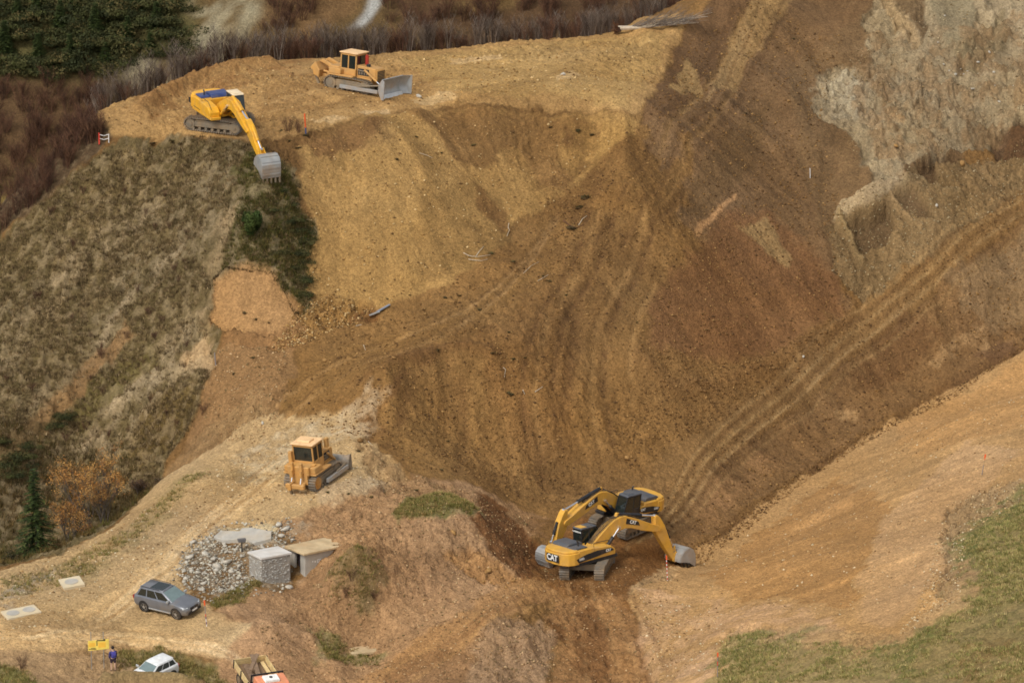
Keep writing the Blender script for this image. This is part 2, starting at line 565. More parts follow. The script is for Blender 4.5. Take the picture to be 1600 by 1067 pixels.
# grey-buff rock scar upper right
zone([(1230,110),(1350,20),(1420,-60),(1500,-60),(1500,240),(1420,320),(1290,360),(1250,240)], (114, 88, 56), 0.6, 0.6, 0.95, streak=1)
ROCK = (154, 134, 98)
zone([(1271,118),(1290,104),(1325,97),(1358,112),(1368,92),(1353,60),(1348,35),(1375,-10),(1420,-50),(1700,-50),(1700,210),(1590,180),(1570,235),(1500,225),(1430,235),(1405,285),(1365,288),(1350,262),(1338,222),(1310,195),(1285,188),(1270,168)], ROCK, 0.4, 0.6, .95, rough=1.9, streak=1.3)
zone([(1290,108),(1340,105),(1380,150),(1400,190),(1360,195),(1310,180),(1280,150)], (166, 150, 116), 0.5, 0.7, .7, mottle=1.2)
zone([(1360,112),(1385,125),(1415,170),(1430,215),(1400,210),(1375,165)], (132, 104, 68), 0.4, 0.6, .75, mottle=1.2)
zone([(1372,-10),(1392,-20),(1440,60),(1428,68),(1398,40)], (160, 132, 90), 0.25, 0.3, 0.8)
zone([(1392,-20),(1440,-20),(1450,40),(1440,58)], (108, 84, 54), 0.3, 0.4, 0.85)
zone([(1445,0),(1530,-10),(1520,60),(1480,66)], (138, 122, 88), 0.5, 0.6, 0.8, rough=0.8)
zone([(1490,70),(1540,40),(1570,10),(1585,40),(1530,100),(1505,100)], (122, 104, 70), 0.4, 0.6, .7, rough=2.2)
zone([(1310,322),(1345,318),(1410,280),(1450,250),(1560,250),(1620,200),(1700,260),(1600,310),(1480,390),(1350,470),(1300,420),(1298,350)], (130, 105, 68), 0.5, 0.6, 0.9, rough=1.5, streak=0.9)
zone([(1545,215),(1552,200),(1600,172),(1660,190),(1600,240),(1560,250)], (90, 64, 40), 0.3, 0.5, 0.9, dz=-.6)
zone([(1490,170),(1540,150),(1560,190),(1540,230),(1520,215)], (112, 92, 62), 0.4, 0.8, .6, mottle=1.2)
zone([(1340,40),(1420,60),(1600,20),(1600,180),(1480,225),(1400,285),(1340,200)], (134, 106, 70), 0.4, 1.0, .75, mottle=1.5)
# hollows and scarps gouged into the rock, their shade deepened by colour; pale lips above
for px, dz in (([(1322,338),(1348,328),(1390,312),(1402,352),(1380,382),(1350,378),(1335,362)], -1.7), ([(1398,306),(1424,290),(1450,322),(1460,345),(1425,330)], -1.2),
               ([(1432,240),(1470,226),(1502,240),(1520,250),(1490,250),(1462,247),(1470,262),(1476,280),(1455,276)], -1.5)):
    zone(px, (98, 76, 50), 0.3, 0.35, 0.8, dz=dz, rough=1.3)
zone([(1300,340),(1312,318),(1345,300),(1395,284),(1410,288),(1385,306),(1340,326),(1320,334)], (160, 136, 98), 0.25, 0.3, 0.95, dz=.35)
rut([(1310,335),(1335,375),(1345,395)], 0.3, -0.35, (152, 126, 82), 0.75)
rut([(1392,308),(1420,340),(1440,355)], 0.25, -0.3, (148, 120, 80), 0.7)
rut([(1412,290),(1440,268),(1480,285),(1500,290)], 0.3, -0.3, (146, 124, 86), 0.6)
# plateau
PLAT = (166, 129, 77)
zone([(135,185),(215,165),(300,118),(400,92),(480,88),(600,75),(700,68),(860,50),(1000,35),(1080,30),(1042,100),(1002,172),(900,176),(800,160),(720,160),(640,175),(560,186),(480,205),(390,222),(300,214),(230,212),(150,215)], PLAT, 0.5, 0.5, rough=0.9, streak=0.3)
zone([(620,90),(900,60),(1050,50),(1020,120),(980,165),(850,150),(700,140)], (170, 136, 80), 0.8, 0.8, 0.7)
zone([(430,120),(620,100),(700,120),(640,160),(540,170),(430,180),(380,200),(400,160)], (138, 102, 58), 1.0, 1.0, 0.7, mottle=1.2)
zone([(215,165),(300,118),(420,95),(500,92),(460,115),(380,130),(310,160),(240,185)], (132, 92, 50), 0.5, 0.6, 0.75, mottle=1.0)
for px in ([(480,185),(520,178),(545,185),(520,192)], [(560,178),(600,172),(610,182),(575,188)], [(640,155),(700,140),(720,150),(660,165)], [(860,120),(900,108),(910,116),(870,126)], [(700,92),(780,84),(790,92),(710,100)]):
    zone(px, (196, 162, 110), 0.3, 0.5, 0.75)
# cut face under the plateau
FACE = (158, 122, 69)
zone([(470,225),(560,190),(640,178),(720,165),(860,175),(1000,175),(985,210),(930,255),(905,290),(850,330),(800,350),(760,400),(700,440),(600,482),(478,500),(472,400),(490,350),(468,300)], FACE, 0.5, 0.5, rough=0.55, streak=0.9)
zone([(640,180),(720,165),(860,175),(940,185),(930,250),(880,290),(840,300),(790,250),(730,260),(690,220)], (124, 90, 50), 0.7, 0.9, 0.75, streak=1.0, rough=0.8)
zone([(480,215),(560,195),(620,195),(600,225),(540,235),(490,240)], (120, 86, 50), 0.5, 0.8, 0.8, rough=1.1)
zone([(545,235),(610,195),(650,260),(650,390),(600,330),(550,300)], (164, 128, 74), 0.7, 0.5, 0.6, streak=0.6)  # lit facet: its brightness is painted into the colour
zone([(655,230),(690,235),(760,300),(800,370),(770,400),(700,430),(655,440),(650,330)], (136, 104, 58), 0.6, 0.6, 0.7, streak=1)  # side turned from the light, shade painted into the colour
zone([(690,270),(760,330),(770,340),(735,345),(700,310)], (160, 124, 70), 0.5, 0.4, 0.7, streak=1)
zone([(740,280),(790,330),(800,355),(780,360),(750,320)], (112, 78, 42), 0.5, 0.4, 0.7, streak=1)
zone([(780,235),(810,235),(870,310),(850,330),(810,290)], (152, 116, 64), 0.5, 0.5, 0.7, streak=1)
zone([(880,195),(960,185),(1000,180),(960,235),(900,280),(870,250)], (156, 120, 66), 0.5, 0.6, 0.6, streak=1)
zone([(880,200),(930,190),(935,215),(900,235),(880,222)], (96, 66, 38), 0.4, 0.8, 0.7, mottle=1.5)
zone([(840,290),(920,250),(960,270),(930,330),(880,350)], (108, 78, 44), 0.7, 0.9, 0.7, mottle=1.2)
# stony talus at the foot of the face
zone([(470,470),(520,462),(580,478),(590,500),(520,510),(450,530),(430,560),(420,540)], (146, 108, 58), 0.5, 0.6, 0.8, rough=1.8)
zone([(545,492),(580,475),(590,490),(575,505),(545,508)], (112, 76, 42), 0.3, 0.4, 0.8)
# bench track curving through the fill
zone([(420,625),(480,570),(560,535),(640,512),(740,470),(830,400),(850,420),(760,490),(660,545),(560,590),(470,640)], (136, 101, 55), 0.7, 0.5, 0.75, rough=0.6)
zone([(600,580),(700,545),(760,560),(750,640),(720,760),(650,740),(600,690)], (138, 104, 58), 0.8, 0.8, 0.6, streak=1)
zone([(560,640),(600,600),(640,580),(600,650),(585,690),(570,690)], (112, 78, 44), 0.4, 0.6, 0.7)
zone([(560,560),(640,540),(720,520),(750,540),(700,560),(610,580),(560,610)], (104, 72, 40), 0.4, 0.7, 0.5, mottle=1.3)
zone([(740,520),(870,430),(900,560),(900,700),(820,720),(770,640)], (126, 91, 50), 1.0, 0.9, 0.6, streak=0.9)
zone([(860,440),(920,330),(1010,330),(1000,440),(960,520),(900,560)], (124, 92, 52), 0.8, 0.9, 0.6)
# landslip scar with its hanging turf rim (grass zone first)
GRASSY = (102, 86, 53)
zone([(-300,800),(-300,420),(-60,380),(0,378),(150,238),(200,214),(290,216),(400,228),(448,255),(470,290),(466,330),(492,352),(486,420),(478,492),(450,455),(400,420),(340,424),(328,470),(345,520),(338,570),(318,610),(306,660),(262,720),(262,738),(200,800),(100,862),(0,885),(-300,1000)], GRASSY, 0.35, 0.7, rough=1.7, streak=0.35, grass=1.0)
w_left = np.array([[-75, -3], [-46, -2], [-36.8, 0.5], [-28.3, 8], [-26.2, 16], [-31, 22], [-38, 23], [-75, 26]])
sl, m, _ = poly_mask(w_left, 0.8, 0.6)
c_ = np.array(S(84, 72, 44), np.float32)
COL[sl] = COL[sl] * (1 - m[..., None] * .6) + c_ * m[..., None] * .6
GRS[sl] = np.maximum(GRS[sl], m * 0.9)
zone([(-60,372),(0,372),(60,318),(150,232),(175,212),(150,190),(120,190),(60,240),(0,290),(-60,340)], (88, 70, 48), 0.5, 0.6, 0.95, rough=1.5, grass=0.6)
# pale erosion streaks, an ochre gully, greener and browner belts in the grass
zone([(-20,720),(60,640),(130,560),(190,505),(215,512),(150,580),(80,660),(0,740)], (142, 108, 68), 0.4, 0.5, 0.75, grass=0.25)
zone([(110,690),(170,610),(250,540),(300,495),(330,540),(312,575),(250,600),(205,660),(150,720)], (156, 136, 102), 0.6, 0.9, 0.8, grass=0.35, mottle=1.3)
zone([(290,550),(325,520),(335,560),(325,580),(298,575)], (176, 146, 104), 0.4, 0.6, 0.9, grass=0.05)
zone([(300,470),(320,420),(345,330),(365,300),(370,330),(345,420),(335,500),(330,540)], (158, 132, 92), 0.5, 0.8, 0.8, grass=0.3, mottle=1.0)
zone([(150,240),(280,220),(350,260),(330,330),(220,420),(120,500),(60,520),(80,380)], (140, 116, 74), 0.8, 1.0, 0.35, mottle=1.6)
zone([(380,240),(450,260),(462,330),(488,360),(480,470),(440,420),(370,400),(370,330)], (88, 80, 42), 0.7, 0.9, 0.75, grass=1.0)
zone([(60,680),(140,590),(230,530),(250,560),(180,620),(110,680)], (98, 86, 42), 0.8, 0.8, 0.6)
zone([(210,650),(260,605),(310,590),(300,650),(255,700),(200,740)], (98, 78, 40), 0.7, 0.9, 0.7)
zone([(0,690),(90,640),(110,690),(60,760),(0,800)], (78, 64, 36), 0.8, 0.9, 0.7)
zone([(330,428),(350,416),(385,413),(425,424),(447,452),(468,495),(455,512),(420,520),(345,516),(330,480)], (164, 124, 76), 0.16, 0.5, 1.0, rough=0.5, streak=0.5, grass=0.0, dz=-0.75)
zone([(400,505),(470,495),(480,520),(440,560),(400,570),(350,545),(350,520)], (140, 103, 62), 0.4, 0.7, 0.9, rough=1.6, grass=0.0)
# torn soil below the landslip, down to the bench
zone([(340,545),(440,545),(470,580),(440,640),(420,690),(350,690),(300,690),(318,620)], (140, 106, 66), 0.5, 0.7, 0.95, rough=1.3, grass=0.0)
zone([(300,690),(345,640),(420,640),(430,668),(330,700),(270,735),(262,730)], (138, 107, 67), 0.5, 0.6, 0.9, rough=1.6, grass=0.0)
zone([(310,690),(345,640),(400,600),(430,640),(380,680),(320,700)], (158, 126, 82), 0.5, 1.0, .7, mottle=1.4)
# access road bench: pale dusty ground
BENCH = (178, 147, 100)
zone([(-300,1010),(0,890),(100,862),(200,803),(262,738),(330,698),(430,645),(560,640),(575,690),(640,748),(620,790),(540,800),(460,815),(430,820),(330,820),(270,900),(330,960),(400,985),(360,1030),(200,1000),(-300,1060)], BENCH, 0.5, 0.6, rough=0.7, streak=0.2, grass=0.0)
zone([(0,905),(110,872),(205,815),(300,730),(330,735),(240,830),(140,890),(40,930),(0,945)], (144, 122, 78), 0.6, 0.8, 0.85, grass=0.35, mottle=1.2, rough=1.2)
zone([(60,925),(150,880),(230,830),(220,850),(140,905)], (128, 112, 68), 0.5, 0.8, 0.6, grass=0.4, mottle=1.2)
zone([(0,930),(60,890),(110,885),(40,935),(0,965)], (150, 138, 118), 0.4, 0.6, 0.6, mottle=1.2)
zone([(110,960),(230,880),(310,810),(400,750),(430,760),(360,820),(280,890),(180,960)], (204, 168, 114), 0.7, 0.5, 0.8)
zone([(-200,990),(0,980),(150,985),(330,1000),(360,1030),(200,1012),(0,1020),(-200,1040)], (196, 160, 108), 0.6, 0.4, 0.8)
zone([(360,720),(410,690),(470,655),(545,645),(560,680),(480,700),(440,740),(390,760)], (190, 170, 134), 0.7, 0.9, 0.7, mottle=1.3)
zone([(540,640),(585,590),(610,600),(600,630),(570,690),(560,700)], (176, 150, 112), 0.5, 0.6, 0.8, mottle=1.4)
zone([(500,760),(610,745),(620,775),(560,785),(500,790)], (186, 160, 122), 0.6, 0.7, 0.6)
# mound with its crumbly sides
MOUND = (158, 122, 82)
zone([(430,820),(470,800),(560,770),(640,745),(760,765),(850,800),(800,870),(830,930),(760,1000),(700,1090),(300,1100),(330,1040),(400,985),(330,960),(350,935),(460,920),(480,880)], MOUND, 0.6, 0.8, rough=1.4, streak=0.7)
zone([(555,690),(580,700),(640,745),(700,760),(690,785),(620,780),(575,740)], (138, 108, 70), 0.5, 0.8, 0.8, rough=1.9, mottle=1.0)
zone([(615,800),(640,778),(700,775),(745,795),(735,808),(680,815),(625,816)], (116, 106, 58), 0.35, 0.6, 0.95, grass=1.0, rough=1.3)
zone([(745,768),(790,790),(830,840),(862,880),(820,905),(770,870),(735,815),(745,800)], (104, 68, 36), 0.45, 0.7, 0.9, rough=1.5, streak=1.2)
zone([(770,770),(850,800),(850,840),(810,810)], (138, 104, 66), 0.4, 0.6, 0.8, rough=1.2)
zone([(690,860),(760,870),(830,910),(800,930),(740,905)], (166, 122, 72), 0.5, 0.8, 0.8, rough=2.0)
zone([(520,890),(560,860),(600,880),(590,930),(570,965),(530,950),(500,920)], (104, 88, 52), 0.5, 0.9, 0.7, grass=0.5, mottle=1.5)
zone([(330,935),(380,915),(420,905),(400,930),(340,955),(320,950)], (122, 112, 62), 0.5, 0.7, 0.85, grass=0.9, mottle=1.5)
zone([(360,1000),(440,990),(500,1020),(540,1067),(380,1100),(330,1040)], (170, 130, 86), 0.6, 0.6, 0.8, rough=0.9)
zone([(490,990),(540,1000),(600,1030),(560,1045),(520,1050),(490,1040),(510,1020)], (122, 112, 64), 0.5, 0.9, 0.8, grass=0.8, mottle=1.4)
zone([(700,975),(780,920),(850,900),(880,920),(800,960),(720,1020),(620,1067),(560,1067),(640,1010)], (162, 120, 72), 0.6, 0.5, 0.75, rough=0.8)
zone([(720,1067),(740,1010),(800,965),(850,970),(870,1010),(850,1090),(740,1090)], (158, 126, 90), 0.5, 0.7, 0.8, rough=1.6)
zone([(620,1040),(700,1010),(740,1020),(700,1090),(600,1090)], (134, 98, 60), 0.5, 0.8, 0.7, rough=1.4)
zone([(276,895),(285,868),(300,842),(335,828),(430,822),(462,815),(470,830),(455,850),(470,870),(480,915),(400,918),(370,928),(325,930),(290,915)], (150, 132, 104), 0.9, 1.4, .85, rough=1.0, mottle=1.6)
zone([(340,868),(372,858),(384,880),(372,905),(350,900)], (140, 112, 76), 0.4, 0.7, .9)
zone([(335,832),(345,825),(420,815),(440,820),(425,835),(390,828)], (186, 164, 122), 0.4, 0.5)
# floor of the cutting where the excavators work
zone([(830,900),(850,870),(900,820),(960,800),(1040,830),(1080,860),(1060,920),(1000,960),(960,950),(880,930)], (122, 84, 44), 0.7, 0.6, rough=0.9)
zone([(850,930),(960,930),(1010,990),(1060,1100),(860,1100),(880,1000)], (150, 110, 66), 0.7, 0.8, 0.9, rough=1.0, streak=0.6)
zone([(885,960),(930,940),(960,1010),(940,1060),(900,1040)], (112, 76, 42), 0.5, 0.7, 0.7)
zone([(855,960),(880,975),(880,1000),(860,1000)], (100, 66, 36), 0.4, 0.6, 0.7)
# haul road and shoulder
zone([(960,800),(1040,700),(1150,630),(1330,500),(1450,410),(1600,295),(1750,210),(1750,270),(1600,345),(1460,450),(1350,545),(1180,680),(1080,770),(1030,830)], (132, 99, 57), 0.7, 0.4, 0.9, rough=0.7, streak=0.3)
zone([(1030,830),(1080,770),(1180,685),(1350,550),(1460,455),(1600,350),(1750,280),(1750,440),(1600,535),(1450,615),(1300,708),(1150,808),(1075,862)], (120, 89, 53), 0.5, 0.4, 0.9, rough=0.7, streak=1.0)
zone([(1480,440),(1640,350),(1700,420),(1600,510),(1560,520),(1500,480)], (140, 112, 74), 1.2, 1.0, 0.7, streak=0.8)
zone([(1370,530),(1440,480),(1470,520),(1400,600),(1340,620)], (106, 74, 42), 0.8, 0.8, 0.6, streak=0.8)
zone([(1445,570),(1490,530),(1540,510),(1550,560),(1520,545),(1470,580)], (156, 122, 78), 0.25, 0.5, 0.75, mottle=1.6)
zone([(1525,560),(1560,530),(1590,540),(1560,565)], (98, 70, 44), 0.4, 0.5, 0.7)
zone([(1300,640),(1340,640),(1345,670),(1315,668)], (152, 118, 74), 0.3, 0.5, 0.7, mottle=1.5)
zone([(1080,790),(1200,700),(1230,720),(1130,800),(1085,835)], (146, 108, 68), 0.6, 0.6, 0.6, mottle=1.0)
# ditch line: darker soil along it
rut([(1065,880),(1150,822),(1225,770),(1300,718),(1380,668),(1450,624),(1530,580),(1600,543),(1700,500)], 0.45, 0.22, (104, 74, 44), 0.75, 0.3)
# trimmed tan slope
zone([(1075,868),(1600,541),(1750,470),(1750,1150),(1040,1150),(1010,990),(980,930)], (168, 134, 88), 0.4, 0.5)
TAN = (174, 135, 84)
zone([(1075,868),(1150,820),(1300,716),(1450,622),(1600,541),(1750,470),(1750,760),(1600,770),(1540,790),(1500,810),(1480,860),(1490,920),(1400,985),(1300,975),(1150,985),(1125,1020),(1130,1100),(1040,1100),(1010,990),(980,930),(1050,905)], TAN, 0.3, 0.35, rough=0.4, streak=1.1)
zone([(1400,660),(1600,560),(1700,520),(1700,640),(1560,680),(1500,700),(1440,720)], (184, 138, 82), 0.9, 0.8, 0.6)
zone([(1090,900),(1200,820),(1310,745),(1390,790),(1380,830),(1350,870),(1340,900),(1320,955),(1250,940),(1150,930)], (160, 117, 66), 0.25, 0.9, 0.7)
zone([(1000,920),(1110,930),(1250,950),(1320,975),(1200,990),(1120,1000),(1100,1100),(1030,1100),(1000,1000)], (184, 146, 104), 0.6, 0.7, 0.75, mottle=1.0)
zone([(1390,800),(1500,700),(1600,700),(1560,740),(1500,800),(1480,880),(1400,970),(1340,960),(1345,900)], (180, 142, 96), 0.7, 0.6, 0.7)
zone([(1485,790),(1540,760),(1600,750),(1600,775),(1540,800),(1500,830),(1490,930),(1470,930),(1475,850)], (156, 128, 88), 0.5, 0.8, 0.8, rough=1.8)
# meadow
MEADOW = (122, 114, 66)
zone([(1118,1030),(1130,995),(1200,985),(1290,985),(1340,1000),(1400,1020),(1420,1100),(1120,1110)], (132, 120, 74), 1.8, 2.4, .7, grass=1.0, rough=1.3)
zone([(1500,850),(1540,800),(1600,765),(1780,740),(1780,1150),(1400,1150),(1380,1000),(1440,980),(1500,950),(1520,900)], MEADOW, 1.8, 2.4, .55, grass=1.0, rough=1.4)
zone([(1500,850),(1540,800),(1600,765),(1780,740),(1780,1150),(1400,1150),(1380,1000),(1440,980),(1500,950),(1520,900)], (104, 102, 54), 1.2, 1.8, .9, mottle=1.5)
zone([(1520,860),(1560,800),(1640,760),(1700,1000),(1560,980),(1530,920)], (98, 98, 52), 0.9, 1.2, .8, mottle=1.2)
zone([(1520,880),(1600,800),(1700,800),(1700,1100),(1450,1100),(1420,1040)], (140, 116, 74), 1.0, 1.5, .7, mottle=1.5)
zone([(1150,1010),(1300,1000),(1400,1030),(1400,1100),(1150,1100)], (150, 126, 84), 1.0, 1.5, .6, mottle=1.5)
zone([(1500,1010),(1560,990),(1600,1000),(1600,1090),(1500,1067)], (128, 98, 56), 0.8, 1.0, 0.7, mottle=1.3)
zone([(-60,1030),(30,1040),(70,1067),(60,1100),(-60,1100)], (112, 108, 56), 0.4, 0.6, 0.9, grass=1.0, rough=1.4)
zone([(180,1015),(250,1010),(330,1045),(360,1075),(300,1090),(250,1060),(180,1040)], (124, 110, 62), 0.4, 0.7, 0.85, grass=0.8, rough=1.5)
zone([(-60,1018),(60,1016),(190,1018),(215,1040),(260,1060),(300,1095),(40,1100),(-60,1100)], (168, 136, 94), 0.5, 0.6, 0.9)
zone([(-60,1040),(20,1043),(65,1067),(55,1100),(-60,1100)], (118, 112, 60), 0.5, 0.8, 0.9, grass=1.0)
zone([(300,735),(330,728),(380,735),(420,745),(400,752),(340,748)], (126, 104, 66), 0.3, 0.7, 0.6, mottle=1.5)

# ------------------------------------------------------------------ wheel ruts and track marks
PALE = (218, 188, 138)
for du in (-16, -6, 6, 16, 26):
    rut([(40 + du, 1000), (150 + du, 965), (240 + du, 895), (310 + du, 825), (380 + du, 770), (440 + du, 720)], 0.16, 0.05, PALE if du % 4 else (168, 132, 84), 0.8, break_=0.7)
for dv in (-14, -5, 5, 14):
    rut([(-60, 1000 + dv), (80, 990 + dv), (200, 995 + dv), (330, 1015 + dv), (372, 1032 + dv)], 0.15, 0.05, PALE if dv % 2 else (166, 130, 84), 0.75, break_=0.7)
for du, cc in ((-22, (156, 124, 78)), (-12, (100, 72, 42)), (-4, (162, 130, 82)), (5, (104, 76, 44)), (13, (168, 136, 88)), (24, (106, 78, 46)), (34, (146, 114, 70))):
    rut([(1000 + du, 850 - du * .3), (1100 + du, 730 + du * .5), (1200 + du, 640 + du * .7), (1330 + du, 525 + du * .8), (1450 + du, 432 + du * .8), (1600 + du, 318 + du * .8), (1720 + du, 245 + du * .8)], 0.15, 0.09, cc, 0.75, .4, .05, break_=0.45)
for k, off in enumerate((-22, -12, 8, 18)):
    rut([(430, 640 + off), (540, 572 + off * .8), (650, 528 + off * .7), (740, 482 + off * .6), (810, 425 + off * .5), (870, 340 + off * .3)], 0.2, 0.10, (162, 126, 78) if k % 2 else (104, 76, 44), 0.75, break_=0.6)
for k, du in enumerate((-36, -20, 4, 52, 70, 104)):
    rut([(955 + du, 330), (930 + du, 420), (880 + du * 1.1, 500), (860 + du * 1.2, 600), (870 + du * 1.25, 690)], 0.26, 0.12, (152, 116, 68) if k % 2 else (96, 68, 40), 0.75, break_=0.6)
for k, du in enumerate((-30, -14, 12, 30, 52)):
    rut([(1175 + du, 20), (1110 + du, 140), (1020 + du, 280), (960 + du, 380)], 0.25, 0.10, (134, 102, 58) if k % 2 else (90, 64, 38), 0.5, break_=0.8)
for du in (-30, -20, -4, 6, 26, 36, 60):
    rut([(915 + du, 905), (930 + du * 1.15, 950), (950 + du * 1.3, 1005), (965 + du * 1.5, 1080)], 0.2, 0.09, (176, 136, 86) if du % 4 else (112, 78, 46), 0.5, break_=0.8)
for dv in (-14, -4, 8, 18):
    rut([(880, 915 + dv), (790, 950 + dv), (700, 1010 + dv), (600, 1067 + dv)], 0.18, 0.07, (176, 134, 80) if dv % 4 else (120, 84, 50), 0.5, break_=0.8)
for k, (a, b) in enumerate((((600, 600), (585, 690)), ((640, 580), (610, 700)), ((700, 560), (690, 720)), ((720, 600), (715, 740)), ((770, 620), (800, 740)), ((820, 640), (850, 760)), ((1030, 590), (990, 680)), ((900, 480), (880, 640)))):
    rut([a, ((a[0] + b[0]) / 2 + 6, (a[1] + b[1]) / 2), b], 0.5, 0.16, (100, 70, 40) if k % 2 else (142, 106, 60), 0.6, break_=0.7)
# dozer passes on the plateau
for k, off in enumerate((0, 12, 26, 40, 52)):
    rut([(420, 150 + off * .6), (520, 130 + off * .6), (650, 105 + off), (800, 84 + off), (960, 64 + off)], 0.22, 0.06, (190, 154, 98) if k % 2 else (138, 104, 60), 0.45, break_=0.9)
# spoil windrows: plateau edge, bench edge, road edge
for a_, b_, c_2 in (((-20,600),(110,440),(240,325)), ((40,640),(190,480),(325,345)), ((90,700),(250,540),(318,470)), ((150,720),(260,600),(310,560)), ((20,520),(120,400),(200,330))):
    rut([a_, b_, c_2], 0.45, 0.12, (156, 134, 98), 0.65, 0.3, 0.7, break_=0.9)
rut([(215,172),(250,150),(300,124),(350,108),(420,98)], 0.8, -0.7, (138, 98, 54), 0.5, 0.2, 0.5)
rut([(860,58),(930,46),(1000,38),(1065,36)], 0.9, -0.35, None, 0, 0.1, 0.5)
rut([(600,575),(660,552),(720,540),(770,548)], 0.5, -0.35, (112, 80, 46), 0.4, 0.1, 0.6)
rut([(1000,560),(1060,600),(1150,590),(1240,550),(1330,495)], 0.6, -0.25, (124, 90, 52), 0.4, 0.1, 0.7)
rut([(560,692),(600,722),(650,748)], 0.8, -0.35, None, 0, 0.1, 0.7)
rut([(395,985),(440,985),(500,1015),(530,1050)], 0.9, -0.5, None, 0, 0.1, 0.5)
rut([(330,965),(400,975),(470,960),(520,950)], 0.5, -0.25, (150, 112, 70), 0.4, 0.1, 0.5)
rut([(885,945),(960,935),(1040,925)], 0.4, -0.15, (150, 112, 70), 0.4, 0.1, 0.5)
blob(800, 985, 3.0, 0.9)
blob(700, 830, 3.5, 0.5)
blob(555, 880, 2.2, 0.5)
# low bank that hides the lower half of the white car, and the step the walker stands behind

# ------------------------------------------------------------------ level stands under the machines
DET = np.ones(GX.shape, np.float32)
def pad(u, v, r, soft=1.0, strength=0.9):
    p = at(u, v)
    sl = box_of(p[:2] + np.array([[-1, -1], [1, 1]]) * (r + soft), 0.5)
    d = np.hypot(GX[sl] - p[0], GY[sl] - p[1])
    m = 1 - sstep(r, r + soft, d)
    n = gnormal(p[0], p[1], None, 1.5)
    plane = p[2] - (n.x * (GX[sl] - p[0]) + n.y * (GY[sl] - p[1])) / n.z
    H[sl] = H[sl] * (1 - m * strength) + plane * m * strength
    DET[sl] *= (1 - 0.85 * m)
PADS = {'upper_excavator': (343, 200, 2.8), 'upper_dozer': (556, 139, 3.4), 'lower_dozer': (493, 750, 2.8), 'excavator_near': (918, 892, 3.0),
        'excavator_far': (973, 824, 2.9), 'suv': (264, 952, 2.6), 'truck': (404, 1082, 3.4), 'white_car': (238, 1064, 2.2)}
for k_, (u, v, r) in PADS.items():
    pad(u, v, r)
# low bank in front of the white car hides its lower half
rut([(170,1080),(200,1082),(232,1084),(268,1086),(305,1088)], 0.95, -1.6, (128, 112, 70), 0.6, 0.05, 0.3)

# ------------------------------------------------------------------ fine relief, and streaks that follow the fall line
gyv, gxv = np.gradient(HBASE, AY, AX)
gl = np.hypot(gxv, gyv) + 1e-6
si, sj = (gxv / gl / (DX / DY)), (gyv / gl)
white = (rng.random(GX.shape).astype(np.float32) * 2 - 1)
white = (white + np.roll(white, 1, 0) + np.roll(white, 1, 1) + np.roll(np.roll(white, 1, 0), 1, 1)) / 2
def lic(src, n):
    J, I = np.indices(GX.shape, dtype=np.float32)
    acc = src.copy()
    for sgn in (1, -1):
        i, j = I.copy(), J.copy()
        for k in range(n):
            ii = np.clip(i, 0, GX.shape[1] - 1).astype(np.int32)
            jj = np.clip(j, 0, GX.shape[0] - 1).astype(np.int32)
            i = i + sgn * si[jj, ii]
            j = j + sgn * sj[jj, ii]
            acc += src[np.clip(j, 0, GX.shape[0] - 1).astype(np.int32), np.clip(i, 0, GX.shape[1] - 1).astype(np.int32)]
    return acc / math.sqrt(2 * n + 1)
STREAK = lic(white, 14).astype(np.float32)
STREAK /= STREAK.std()
coarse = fbm(GX, GY, 0.8, 2, 57).astype(np.float32)
STREAK2 = lic(coarse, 26).astype(np.float32)
STREAK2 /= STREAK2.std()
big_ = fbm(GX, GY, 3.2, 3, 61).astype(np.float32)
BUTT = lic(big_, 34).astype(np.float32)
BUTT /= BUTT.std()
steep = sstep(0.12, 0.5, gl)
relief = 0.22 * N4 * 1.0 + 0.15 * N1 * np.maximum(RGH, .6) + 0.07 * N03 * np.maximum(RGH, .5)
relief += 0.035 * RGH * np.maximum(0, fbm(GX, GY, 0.3, 2, 71)) ** 1 * 2
relief += steep * STK * (0.02 * np.clip(STREAK, -2.2, 2.2) + 0.022 * np.clip(STREAK2, -2.2, 2.2))
relief += steep * np.clip(1 - GRS, 0, 1) * (0.15 + .12 * sstep(40, 46, GY)) * np.clip(BUTT, -2.2, 2.2) * np.clip(STK * 1.2, 0, 1.2)
# slumped blocks: noise cut into little scarps
def scarps(size, seed, n, riser=.72):
    t = (fbm(GX, GY, size, 4, seed) + 1) * n
    f = t - np.floor(t)
    return ((np.floor(t) + sstep(riser, 1.0, f)) - t) / n
slump = np.clip(.45 + 1.2 * fbm(GX, GY, 7, 2, 201), 0, 1) * np.clip(1 - GRS, .25, 1) * np.clip(RGH - .25, 0, 1.5)
relief += slump * (2.2 * scarps(3.4, 203, 4) + .9 * scarps(1.3, 205, 3))
relief += np.clip(RGH - 1.3, 0, 1) * (4.2 * scarps(4.5, 207, 3, .6) + 1.6 * scarps(1.8, 209, 3, .6))
# ridged crags where the rough factor is high
ridge = 1 - np.abs(fbm(GX, GY, 2.4, 4, 83))
relief += np.clip(RGH - 1.2, 0, 1) * 1.3 * (ridge - 0.75)
relief += 0.07 * np.abs(fbm(GX, GY, .55, 3, 87)) * np.maximum(RGH, .7)
H += relief * DET
var = 1 + 0.10 * N4 + 0.09 * N1 * np.sqrt(RGH) + 0.05 * N03 + steep * STK * (0.05 * np.clip(STREAK, -2, 2) + 0.045 * np.clip(STREAK2, -2, 2))
COL *= np.clip(var, 0.55, 1.5)[..., None].astype(np.float32)
